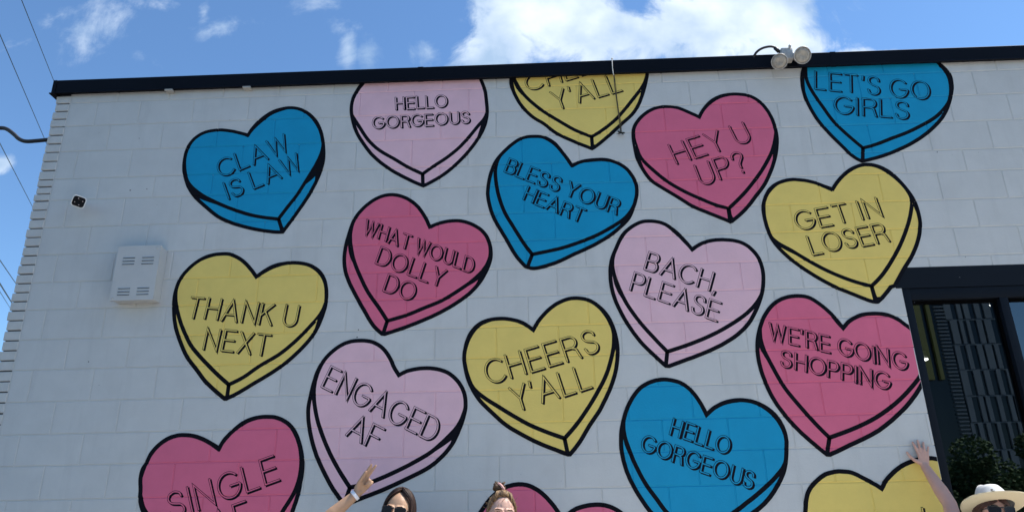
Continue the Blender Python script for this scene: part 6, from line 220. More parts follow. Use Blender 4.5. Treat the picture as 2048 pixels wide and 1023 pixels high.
["yellow","yellow painted heart lettered CHEERS Y'ALL in full, in the middle of the wall",[[[0.229,2.77],[0.237,2.784],[0.246,2.798],[0.255,2.813],[0.266,2.827],[0.279,2.843],[0.293,2.858],[0.308,2.874],[0.323,2.888],[0.339,2.902],[0.356,2.915],[0.373,2.927],[0.391,2.938],[0.41,2.947],[0.43,2.956],[0.45,2.963],[0.469,2.968],[0.489,2.971],[0.508,2.972],[0.527,2.972],[0.547,2.97],[0.566,2.967],[0.585,2.963],[0.604,2.957],[0.623,2.948],[0.642,2.936],[0.661,2.922],[0.679,2.905],[0.696,2.889],[0.71,2.872],[0.723,2.854],[0.735,2.835],[0.746,2.813],[0.755,2.79],[0.764,2.764],[0.771,2.738],[0.777,2.712],[0.781,2.687],[0.784,2.662],[0.786,2.638],[0.786,2.612],[0.785,2.585],[0.782,2.558],[0.778,2.53],[0.773,2.504],[0.768,2.479],[0.761,2.455],[0.754,2.432],[0.745,2.408],[0.736,2.385],[0.726,2.362],[0.715,2.338],[0.702,2.314],[0.689,2.289],[0.674,2.263],[0.659,2.236],[0.644,2.211],[0.627,2.188],[0.61,2.166],[0.593,2.144],[0.576,2.121],[0.559,2.096],[0.542,2.07],[0.525,2.044],[0.509,2.021],[0.492,2.0],[0.475,1.98],[0.458,1.962],[0.441,1.944],[0.421,1.944],[0.402,1.951],[0.384,1.958],[0.364,1.966],[0.342,1.975],[0.318,1.984],[0.293,1.994],[0.267,2.005],[0.241,2.017],[0.215,2.029],[0.19,2.042],[0.164,2.056],[0.139,2.07],[0.113,2.085],[0.087,2.1],[0.061,2.116],[0.036,2.134],[0.012,2.153],[-0.012,2.175],[-0.035,2.197],[-0.057,2.218],[-0.077,2.237],[-0.096,2.256],[-0.114,2.274],[-0.13,2.293],[-0.145,2.314],[-0.159,2.335],[-0.172,2.357],[-0.183,2.379],[-0.193,2.4],[-0.201,2.421],[-0.209,2.443],[-0.215,2.465],[-0.221,2.49],[-0.226,2.515],[-0.23,2.54],[-0.233,2.563],[-0.233,2.584],[-0.232,2.602],[-0.23,2.621],[-0.226,2.64],[-0.222,2.662],[-0.216,2.685],[-0.208,2.707],[-0.199,2.728],[-0.189,2.747],[-0.177,2.764],[-0.164,2.78],[-0.15,2.794],[-0.135,2.806],[-0.12,2.816],[-0.103,2.825],[-0.084,2.832],[-0.064,2.838],[-0.042,2.842],[-0.019,2.845],[0.004,2.846],[0.026,2.846],[0.048,2.845],[0.07,2.842],[0.091,2.838],[0.112,2.833],[0.131,2.828],[0.15,2.821],[0.168,2.813],[0.184,2.804],[0.199,2.793],[0.214,2.782]],[[0.229,2.744],[0.24,2.759],[0.252,2.774],[0.264,2.789],[0.277,2.804],[0.29,2.82],[0.304,2.835],[0.318,2.851],[0.333,2.865],[0.349,2.879],[0.366,2.892],[0.383,2.904],[0.401,2.914],[0.42,2.924],[0.44,2.932],[0.46,2.939],[0.479,2.944],[0.497,2.948],[0.513,2.951],[0.529,2.952],[0.546,2.95],[0.562,2.947],[0.579,2.941],[0.595,2.934],[0.61,2.925],[0.625,2.916],[0.64,2.905],[0.654,2.892],[0.668,2.878],[0.68,2.863],[0.692,2.845],[0.703,2.827],[0.713,2.809],[0.721,2.79],[0.729,2.77],[0.736,2.75],[0.74,2.73],[0.742,2.709],[0.742,2.689],[0.74,2.668],[0.738,2.646],[0.735,2.625],[0.73,2.604],[0.725,2.583],[0.718,2.559],[0.71,2.534],[0.701,2.507],[0.691,2.48],[0.679,2.453],[0.666,2.426],[0.652,2.4],[0.636,2.374],[0.62,2.348],[0.604,2.322],[0.587,2.296],[0.57,2.27],[0.552,2.245],[0.533,2.219],[0.513,2.192],[0.493,2.167],[0.473,2.144],[0.455,2.123],[0.437,2.104],[0.42,2.086],[0.403,2.069],[0.383,2.076],[0.362,2.084],[0.34,2.092],[0.316,2.101],[0.289,2.112],[0.261,2.124],[0.231,2.137],[0.203,2.15],[0.177,2.164],[0.151,2.179],[0.125,2.194],[0.1,2.209],[0.076,2.224],[0.052,2.239],[0.029,2.254],[0.007,2.269],[-0.015,2.283],[-0.036,2.296],[-0.057,2.309],[-0.077,2.323],[-0.097,2.338],[-0.117,2.354],[-0.135,2.371],[-0.151,2.389],[-0.164,2.409],[-0.173,2.431],[-0.181,2.453],[-0.188,2.475],[-0.195,2.497],[-0.2,2.52],[-0.204,2.542],[-0.207,2.563],[-0.207,2.583],[-0.206,2.602],[-0.203,2.621],[-0.199,2.639],[-0.194,2.658],[-0.188,2.676],[-0.181,2.693],[-0.172,2.711],[-0.162,2.728],[-0.15,2.746],[-0.137,2.762],[-0.123,2.776],[-0.109,2.787],[-0.094,2.796],[-0.079,2.802],[-0.062,2.809],[-0.044,2.815],[-0.025,2.82],[-0.005,2.824],[0.014,2.826],[0.034,2.825],[0.053,2.824],[0.072,2.82],[0.091,2.815],[0.11,2.809],[0.13,2.801],[0.149,2.792],[0.167,2.783],[0.183,2.774],[0.199,2.764],[0.214,2.754]],[[-0.157,2.368],[-0.14,2.353],[-0.123,2.339],[-0.105,2.325],[-0.086,2.31],[-0.066,2.296],[-0.044,2.282],[-0.02,2.268],[0.004,2.255],[0.028,2.242],[0.052,2.23],[0.077,2.217],[0.102,2.204],[0.127,2.191],[0.152,2.177],[0.177,2.164],[0.203,2.15],[0.227,2.139],[0.252,2.128],[0.277,2.117],[0.303,2.107],[0.329,2.096],[0.355,2.086],[0.381,2.077],[0.403,2.069],[0.406,1.971],[0.378,1.967],[0.353,1.97],[0.33,1.98],[0.306,1.989],[0.28,2.0],[0.254,2.011],[0.227,2.023],[0.202,2.036],[0.178,2.048],[0.156,2.061],[0.133,2.073],[0.11,2.086],[0.086,2.1],[0.062,2.115],[0.038,2.132],[0.016,2.152],[-0.006,2.173],[-0.028,2.196],[-0.048,2.218],[-0.066,2.239],[-0.083,2.259],[-0.098,2.277],[-0.111,2.295],[-0.123,2.311],[-0.133,2.327],[-0.141,2.341],[-0.149,2.355]],[[0.762,2.613],[0.764,2.592],[0.765,2.571],[0.765,2.549],[0.764,2.525],[0.761,2.499],[0.757,2.471],[0.75,2.443],[0.743,2.416],[0.734,2.391],[0.725,2.367],[0.714,2.342],[0.703,2.317],[0.69,2.291],[0.675,2.263],[0.659,2.236],[0.642,2.209],[0.625,2.185],[0.607,2.162],[0.591,2.14],[0.575,2.119],[0.559,2.095],[0.543,2.071],[0.527,2.047],[0.512,2.025],[0.496,2.005],[0.481,1.988],[0.461,1.977],[0.434,1.974],[0.403,2.069],[0.423,2.089],[0.442,2.109],[0.461,2.129],[0.479,2.15],[0.496,2.172],[0.513,2.193],[0.53,2.216],[0.547,2.239],[0.565,2.264],[0.583,2.289],[0.601,2.314],[0.618,2.339],[0.634,2.364],[0.651,2.388],[0.666,2.412],[0.68,2.435],[0.694,2.458],[0.706,2.482],[0.718,2.505],[0.729,2.528],[0.738,2.55],[0.747,2.571],[0.755,2.592]]],[["CHEERS",-0.0606,2.3971,0.6666,2.5892,-0.1002,2.5413,0.6345,2.737],["Y'ALL",0.1109,2.2193,0.6022,2.362,0.0696,2.3651,0.5659,2.5104]]],
["blue","blue painted heart lettered HELLO GORGEOUS, lowest of the blue hearts",[[[1.303,2.198],[1.314,2.207],[1.324,2.215],[1.336,2.224],[1.348,2.232],[1.363,2.239],[1.379,2.247],[1.395,2.254],[1.412,2.26],[1.429,2.265],[1.447,2.269],[1.465,2.272],[1.483,2.274],[1.5,2.275],[1.518,2.275],[1.535,2.274],[1.552,2.272],[1.569,2.269],[1.585,2.266],[1.602,2.261],[1.618,2.255],[1.635,2.248],[1.651,2.239],[1.667,2.23],[1.682,2.219],[1.697,2.207],[1.71,2.195],[1.723,2.181],[1.735,2.166],[1.745,2.15],[1.754,2.134],[1.761,2.116],[1.768,2.098],[1.773,2.08],[1.777,2.061],[1.779,2.042],[1.78,2.022],[1.78,2.002],[1.777,1.982],[1.774,1.961],[1.77,1.94],[1.766,1.917],[1.761,1.894],[1.755,1.871],[1.748,1.85],[1.741,1.831],[1.733,1.813],[1.723,1.796],[1.713,1.778],[1.701,1.76],[1.689,1.742],[1.675,1.725],[1.662,1.707],[1.648,1.691],[1.634,1.675],[1.619,1.66],[1.603,1.645],[1.588,1.632],[1.571,1.619],[1.553,1.606],[1.531,1.592],[1.502,1.575],[1.47,1.557],[1.433,1.537],[1.39,1.517],[1.342,1.496],[1.287,1.475],[1.229,1.452],[1.169,1.43],[1.144,1.435],[1.118,1.443],[1.09,1.454],[1.059,1.47],[1.021,1.496],[0.978,1.529],[0.937,1.562],[0.906,1.589],[0.894,1.601],[0.885,1.612],[0.877,1.624],[0.868,1.637],[0.858,1.653],[0.847,1.671],[0.836,1.689],[0.824,1.709],[0.813,1.73],[0.802,1.753],[0.791,1.776],[0.781,1.798],[0.773,1.821],[0.765,1.843],[0.759,1.866],[0.754,1.889],[0.749,1.911],[0.746,1.934],[0.743,1.957],[0.741,1.98],[0.741,2.003],[0.742,2.027],[0.744,2.05],[0.746,2.072],[0.749,2.091],[0.753,2.11],[0.758,2.128],[0.763,2.147],[0.77,2.168],[0.778,2.19],[0.786,2.212],[0.795,2.232],[0.804,2.251],[0.814,2.268],[0.824,2.284],[0.835,2.301],[0.848,2.318],[0.862,2.335],[0.877,2.351],[0.892,2.365],[0.91,2.377],[0.928,2.387],[0.947,2.396],[0.965,2.403],[0.984,2.408],[1.001,2.413],[1.019,2.415],[1.037,2.417],[1.054,2.417],[1.072,2.416],[1.089,2.413],[1.106,2.41],[1.124,2.405],[1.141,2.4],[1.158,2.393],[1.174,2.384],[1.189,2.374],[1.203,2.362],[1.217,2.349],[1.23,2.334],[1.242,2.318],[1.254,2.3],[1.265,2.281],[1.274,2.264],[1.283,2.247],[1.29,2.23],[1.297,2.214]],[[1.301,2.17],[1.314,2.179],[1.327,2.189],[1.34,2.197],[1.354,2.206],[1.369,2.214],[1.385,2.221],[1.402,2.228],[1.418,2.234],[1.433,2.238],[1.449,2.241],[1.464,2.244],[1.479,2.246],[1.495,2.247],[1.51,2.249],[1.525,2.249],[1.54,2.248],[1.555,2.246],[1.569,2.243],[1.584,2.239],[1.598,2.234],[1.613,2.228],[1.627,2.22],[1.641,2.212],[1.654,2.202],[1.667,2.192],[1.68,2.18],[1.692,2.168],[1.703,2.154],[1.713,2.14],[1.722,2.126],[1.73,2.11],[1.737,2.094],[1.744,2.077],[1.749,2.059],[1.753,2.041],[1.755,2.023],[1.755,2.004],[1.753,1.985],[1.751,1.966],[1.748,1.948],[1.745,1.933],[1.742,1.918],[1.738,1.904],[1.733,1.891],[1.728,1.879],[1.721,1.868],[1.713,1.856],[1.702,1.843],[1.687,1.828],[1.669,1.811],[1.65,1.793],[1.63,1.776],[1.607,1.758],[1.583,1.74],[1.559,1.722],[1.537,1.706],[1.52,1.694],[1.506,1.684],[1.491,1.675],[1.474,1.664],[1.455,1.651],[1.435,1.637],[1.412,1.623],[1.385,1.607],[1.344,1.585],[1.295,1.56],[1.241,1.534],[1.185,1.506],[1.164,1.515],[1.142,1.524],[1.121,1.534],[1.099,1.546],[1.077,1.56],[1.055,1.575],[1.034,1.591],[1.015,1.608],[0.998,1.627],[0.984,1.648],[0.97,1.669],[0.956,1.691],[0.941,1.712],[0.926,1.734],[0.911,1.756],[0.897,1.78],[0.883,1.805],[0.87,1.832],[0.858,1.86],[0.846,1.887],[0.836,1.912],[0.827,1.938],[0.819,1.963],[0.812,1.986],[0.805,2.009],[0.799,2.03],[0.794,2.051],[0.791,2.071],[0.789,2.089],[0.788,2.105],[0.789,2.122],[0.79,2.138],[0.793,2.155],[0.796,2.172],[0.8,2.189],[0.806,2.206],[0.815,2.225],[0.824,2.245],[0.835,2.265],[0.847,2.283],[0.859,2.3],[0.871,2.315],[0.885,2.33],[0.899,2.343],[0.915,2.354],[0.933,2.365],[0.951,2.373],[0.968,2.381],[0.985,2.386],[1.002,2.39],[1.019,2.392],[1.035,2.394],[1.05,2.394],[1.065,2.394],[1.08,2.392],[1.096,2.389],[1.112,2.384],[1.13,2.378],[1.147,2.371],[1.163,2.362],[1.178,2.352],[1.192,2.341],[1.206,2.328],[1.219,2.313],[1.231,2.296],[1.242,2.277],[1.253,2.257],[1.263,2.238],[1.273,2.22],[1.283,2.203],[1.292,2.187]],[[0.767,2.058],[0.769,2.041],[0.772,2.024],[0.775,2.006],[0.781,1.988],[0.788,1.969],[0.796,1.949],[0.806,1.928],[0.815,1.907],[0.826,1.886],[0.837,1.864],[0.848,1.843],[0.86,1.823],[0.872,1.804],[0.884,1.787],[0.895,1.771],[0.907,1.754],[0.921,1.735],[0.936,1.716],[0.951,1.697],[0.964,1.677],[0.975,1.662],[0.983,1.648],[0.992,1.636],[1.003,1.622],[1.018,1.605],[1.039,1.587],[1.061,1.57],[1.084,1.556],[1.105,1.543],[1.126,1.532],[1.147,1.522],[1.17,1.512],[1.138,1.445],[1.105,1.453],[1.071,1.464],[1.039,1.483],[1.009,1.505],[0.977,1.53],[0.945,1.556],[0.914,1.582],[0.887,1.61],[0.87,1.634],[0.857,1.654],[0.845,1.673],[0.834,1.692],[0.822,1.713],[0.811,1.734],[0.801,1.754],[0.792,1.776],[0.783,1.798],[0.776,1.821],[0.769,1.846],[0.764,1.87],[0.761,1.895],[0.758,1.92],[0.756,1.946],[0.756,1.971],[0.758,1.994],[0.76,2.016],[0.764,2.037]],[[1.707,1.807],[1.703,1.794],[1.698,1.781],[1.692,1.767],[1.685,1.752],[1.675,1.736],[1.664,1.718],[1.651,1.7],[1.638,1.682],[1.623,1.665],[1.606,1.647],[1.586,1.631],[1.566,1.615],[1.547,1.602],[1.529,1.591],[1.51,1.58],[1.486,1.566],[1.434,1.538],[1.366,1.507],[1.287,1.479],[1.204,1.452],[1.194,1.51],[1.248,1.537],[1.299,1.562],[1.345,1.585],[1.384,1.606],[1.408,1.62],[1.428,1.633],[1.447,1.645],[1.468,1.659],[1.493,1.674],[1.518,1.688],[1.543,1.702],[1.567,1.716],[1.592,1.731],[1.616,1.747],[1.639,1.763],[1.659,1.776],[1.673,1.785],[1.686,1.793],[1.698,1.8]]],[["HELLO",1.0647,2.0573,1.4134,1.9263,1.0992,2.1512,1.4499,2.0182],["GORGEOUS",0.8714,1.9667,1.5314,1.723,0.9027,2.0595,1.5664,1.812]]],
["pink","deep pink painted heart lettered WE'RE GOING SHOPPING, meeting the window jamb",[[[2.235,2.727],[2.246,2.738],[2.257,2.749],[2.269,2.759],[2.284,2.768],[2.3,2.778],[2.318,2.786],[2.336,2.794],[2.355,2.801],[2.374,2.805],[2.394,2.808],[2.414,2.809],[2.434,2.81],[2.455,2.81],[2.478,2.808],[2.5,2.806],[2.52,2.802],[2.54,2.796],[2.558,2.788],[2.575,2.78],[2.591,2.771],[2.604,2.761],[2.616,2.751],[2.626,2.74],[2.637,2.729],[2.649,2.719],[2.66,2.709],[2.672,2.697],[2.682,2.683],[2.693,2.666],[2.704,2.647],[2.713,2.626],[2.72,2.603],[2.725,2.577],[2.729,2.55],[2.731,2.521],[2.729,2.492],[2.724,2.461],[2.715,2.429],[2.704,2.399],[2.693,2.372],[2.684,2.352],[2.674,2.335],[2.663,2.32],[2.651,2.304],[2.637,2.287],[2.623,2.27],[2.608,2.253],[2.591,2.236],[2.575,2.219],[2.557,2.202],[2.538,2.184],[2.514,2.164],[2.479,2.137],[2.437,2.105],[2.391,2.074],[2.345,2.045],[2.295,2.02],[2.243,1.997],[2.191,1.976],[2.146,1.958],[2.109,1.942],[2.076,1.928],[2.047,1.917],[2.019,1.906],[1.994,1.908],[1.978,1.922],[1.962,1.937],[1.945,1.953],[1.927,1.971],[1.905,1.992],[1.882,2.016],[1.858,2.041],[1.837,2.066],[1.818,2.089],[1.8,2.113],[1.783,2.136],[1.767,2.161],[1.751,2.187],[1.735,2.213],[1.721,2.241],[1.708,2.269],[1.697,2.298],[1.687,2.328],[1.678,2.359],[1.671,2.388],[1.664,2.417],[1.659,2.444],[1.656,2.471],[1.653,2.499],[1.652,2.527],[1.652,2.555],[1.654,2.584],[1.657,2.61],[1.661,2.634],[1.666,2.656],[1.672,2.677],[1.68,2.7],[1.689,2.725],[1.7,2.751],[1.713,2.778],[1.726,2.802],[1.742,2.824],[1.758,2.845],[1.775,2.864],[1.793,2.881],[1.81,2.895],[1.828,2.907],[1.846,2.917],[1.866,2.926],[1.888,2.933],[1.911,2.939],[1.935,2.942],[1.958,2.944],[1.98,2.944],[2.003,2.942],[2.025,2.938],[2.045,2.932],[2.064,2.923],[2.082,2.911],[2.098,2.898],[2.115,2.883],[2.132,2.867],[2.149,2.85],[2.165,2.831],[2.181,2.812],[2.195,2.792],[2.209,2.771],[2.222,2.749]],[[2.227,2.693],[2.238,2.705],[2.25,2.717],[2.263,2.729],[2.279,2.74],[2.298,2.75],[2.319,2.761],[2.342,2.77],[2.362,2.777],[2.38,2.782],[2.396,2.785],[2.412,2.787],[2.43,2.787],[2.451,2.787],[2.473,2.785],[2.496,2.783],[2.516,2.779],[2.533,2.773],[2.547,2.766],[2.561,2.758],[2.576,2.748],[2.592,2.737],[2.61,2.724],[2.627,2.709],[2.641,2.695],[2.654,2.682],[2.666,2.67],[2.676,2.656],[2.684,2.638],[2.691,2.613],[2.697,2.585],[2.7,2.555],[2.699,2.526],[2.694,2.497],[2.685,2.467],[2.673,2.438],[2.659,2.411],[2.642,2.387],[2.623,2.365],[2.601,2.344],[2.577,2.322],[2.551,2.298],[2.523,2.274],[2.494,2.251],[2.463,2.228],[2.432,2.207],[2.399,2.186],[2.366,2.166],[2.332,2.147],[2.299,2.131],[2.266,2.116],[2.232,2.102],[2.196,2.088],[2.158,2.074],[2.118,2.061],[2.077,2.048],[2.036,2.035],[2.02,2.053],[2.004,2.072],[1.988,2.092],[1.97,2.114],[1.952,2.139],[1.932,2.165],[1.912,2.193],[1.892,2.221],[1.872,2.25],[1.852,2.28],[1.832,2.31],[1.814,2.341],[1.798,2.374],[1.784,2.408],[1.77,2.442],[1.758,2.474],[1.746,2.504],[1.736,2.532],[1.726,2.56],[1.719,2.586],[1.714,2.61],[1.711,2.633],[1.709,2.655],[1.71,2.676],[1.711,2.697],[1.714,2.717],[1.719,2.736],[1.726,2.756],[1.735,2.776],[1.748,2.797],[1.761,2.817],[1.775,2.835],[1.79,2.851],[1.805,2.867],[1.821,2.88],[1.839,2.891],[1.858,2.901],[1.879,2.908],[1.9,2.914],[1.921,2.918],[1.94,2.921],[1.96,2.922],[1.98,2.921],[1.999,2.919],[2.018,2.916],[2.037,2.912],[2.055,2.906],[2.073,2.896],[2.091,2.883],[2.108,2.867],[2.124,2.849],[2.14,2.83],[2.154,2.809],[2.168,2.785],[2.18,2.762],[2.191,2.742],[2.201,2.727],[2.21,2.714],[2.219,2.703]],[[1.682,2.592],[1.688,2.574],[1.696,2.555],[1.705,2.534],[1.716,2.51],[1.728,2.481],[1.743,2.448],[1.758,2.414],[1.775,2.383],[1.792,2.354],[1.81,2.327],[1.829,2.3],[1.849,2.275],[1.869,2.249],[1.89,2.223],[1.909,2.198],[1.926,2.173],[1.944,2.149],[1.962,2.125],[1.979,2.103],[1.994,2.084],[2.007,2.069],[2.019,2.055],[2.029,2.043],[2.036,2.035],[1.993,1.934],[1.969,1.939],[1.949,1.949],[1.932,1.966],[1.914,1.984],[1.894,2.003],[1.873,2.025],[1.852,2.048],[1.832,2.071],[1.813,2.095],[1.795,2.119],[1.778,2.144],[1.761,2.17],[1.745,2.197],[1.73,2.224],[1.716,2.253],[1.704,2.283],[1.694,2.314],[1.686,2.346],[1.679,2.378],[1.674,2.407],[1.67,2.435],[1.668,2.461],[1.667,2.485],[1.667,2.509],[1.669,2.531],[1.673,2.552],[1.677,2.573]],[[2.689,2.351],[2.671,2.336],[2.653,2.32],[2.635,2.301],[2.615,2.28],[2.593,2.255],[2.569,2.228],[2.544,2.2],[2.517,2.173],[2.489,2.149],[2.461,2.125],[2.431,2.102],[2.403,2.082],[2.374,2.063],[2.347,2.047],[2.317,2.031],[2.285,2.016],[2.25,2.001],[2.213,1.985],[2.177,1.97],[2.143,1.956],[2.112,1.943],[2.083,1.931],[2.052,1.927],[2.016,1.936],[2.036,2.035],[2.064,2.044],[2.105,2.057],[2.144,2.07],[2.181,2.083],[2.217,2.096],[2.25,2.109],[2.282,2.123],[2.313,2.137],[2.342,2.153],[2.371,2.168],[2.4,2.184],[2.427,2.2],[2.455,2.216],[2.481,2.233],[2.507,2.251],[2.534,2.269],[2.561,2.29],[2.59,2.312],[2.618,2.333],[2.641,2.351],[2.658,2.364],[2.673,2.375],[2.686,2.385],[2.698,2.394]]],[["WE'RE GOING",1.7595,2.6409,2.5933,2.4185,1.7719,2.7463,2.6117,2.5202],["SHOPPING",1.8029,2.4636,2.4634,2.2987,1.8208,2.5651,2.4857,2.3974]]],
["yellow","yellow painted heart behind the raised arm, lowest of the yellow hearts",[[[2.288,1.733],[2.295,1.742],[2.301,1.752],[2.309,1.762],[2.319,1.772],[2.331,1.784],[2.345,1.796],[2.36,1.808],[2.375,1.82],[2.391,1.831],[2.408,1.842],[2.426,1.852],[2.443,1.861],[2.461,1.868],[2.48,1.875],[2.498,1.88],[2.515,1.885],[2.53,1.889],[2.543,1.892],[2.556,1.894],[2.571,1.895],[2.587,1.896],[2.605,1.897],[2.624,1.897],[2.644,1.893],[2.667,1.888],[2.692,1.882],[2.716,1.871],[2.736,1.854],[2.751,1.829],[2.763,1.798],[2.771,1.763],[2.773,1.724],[2.771,1.68],[2.765,1.632],[2.752,1.583],[2.73,1.535],[2.7,1.491],[2.662,1.447],[2.616,1.403],[2.561,1.354],[2.496,1.3],[2.422,1.242],[2.341,1.182],[2.259,1.122],[2.177,1.149],[2.099,1.178],[2.026,1.209],[1.963,1.245],[1.909,1.288],[1.862,1.337],[1.825,1.386],[1.799,1.43],[1.788,1.464],[1.789,1.497],[1.795,1.527],[1.8,1.554],[1.802,1.572],[1.804,1.587],[1.808,1.602],[1.811,1.616],[1.815,1.633],[1.818,1.649],[1.823,1.665],[1.828,1.68],[1.833,1.693],[1.839,1.706],[1.847,1.718],[1.855,1.73],[1.866,1.743],[1.879,1.755],[1.892,1.767],[1.906,1.778],[1.921,1.789],[1.935,1.799],[1.951,1.808],[1.966,1.816],[1.982,1.821],[1.998,1.825],[2.014,1.828],[2.029,1.831],[2.043,1.832],[2.056,1.833],[2.069,1.832],[2.083,1.831],[2.097,1.83],[2.112,1.828],[2.127,1.825],[2.141,1.82],[2.155,1.814],[2.169,1.807],[2.182,1.799],[2.196,1.791],[2.21,1.783],[2.224,1.775],[2.238,1.767],[2.25,1.759],[2.261,1.752],[2.271,1.746],[2.28,1.739]],[[2.286,1.71],[2.297,1.725],[2.308,1.739],[2.319,1.753],[2.331,1.765],[2.344,1.776],[2.357,1.785],[2.371,1.794],[2.385,1.803],[2.4,1.813],[2.415,1.823],[2.43,1.832],[2.446,1.841],[2.462,1.848],[2.478,1.855],[2.495,1.861],[2.511,1.866],[2.527,1.869],[2.542,1.872],[2.558,1.875],[2.574,1.876],[2.59,1.878],[2.606,1.879],[2.623,1.879],[2.64,1.876],[2.66,1.87],[2.682,1.862],[2.702,1.851],[2.718,1.835],[2.731,1.813],[2.74,1.787],[2.746,1.757],[2.747,1.724],[2.744,1.689],[2.738,1.65],[2.726,1.609],[2.705,1.567],[2.674,1.523],[2.635,1.477],[2.588,1.43],[2.536,1.385],[2.476,1.341],[2.409,1.297],[2.337,1.253],[2.263,1.21],[2.184,1.239],[2.108,1.269],[2.038,1.301],[1.978,1.335],[1.927,1.373],[1.885,1.414],[1.852,1.455],[1.828,1.491],[1.819,1.518],[1.819,1.544],[1.823,1.569],[1.827,1.591],[1.829,1.61],[1.832,1.626],[1.836,1.64],[1.84,1.654],[1.844,1.666],[1.849,1.677],[1.854,1.687],[1.86,1.698],[1.869,1.711],[1.879,1.724],[1.89,1.737],[1.902,1.749],[1.915,1.76],[1.93,1.771],[1.946,1.781],[1.962,1.79],[1.978,1.797],[1.994,1.802],[2.01,1.807],[2.025,1.81],[2.04,1.812],[2.053,1.812],[2.066,1.812],[2.079,1.811],[2.092,1.809],[2.105,1.807],[2.118,1.803],[2.131,1.799],[2.144,1.793],[2.158,1.787],[2.172,1.78],[2.186,1.772],[2.201,1.763],[2.217,1.753],[2.232,1.744],[2.246,1.735],[2.257,1.728],[2.268,1.721],[2.277,1.715]],[[1.809,1.454],[1.846,1.414],[1.888,1.38],[1.935,1.351],[1.986,1.325],[2.045,1.298],[2.111,1.268],[2.182,1.24],[2.255,1.213],[2.25,1.145],[2.172,1.158],[2.096,1.179],[2.028,1.208],[1.965,1.243],[1.913,1.29],[1.875,1.345],[1.842,1.401]],[[2.683,1.499],[2.665,1.47],[2.642,1.437],[2.613,1.403],[2.576,1.367],[2.521,1.32],[2.454,1.267],[2.373,1.219],[2.277,1.186],[2.263,1.21],[2.334,1.251],[2.416,1.301],[2.488,1.35],[2.55,1.389],[2.597,1.417],[2.635,1.442],[2.664,1.469]]],[["I",2.51,1.4774,2.51,1.4774,2.5086,1.5958,2.5086,1.5958]]],
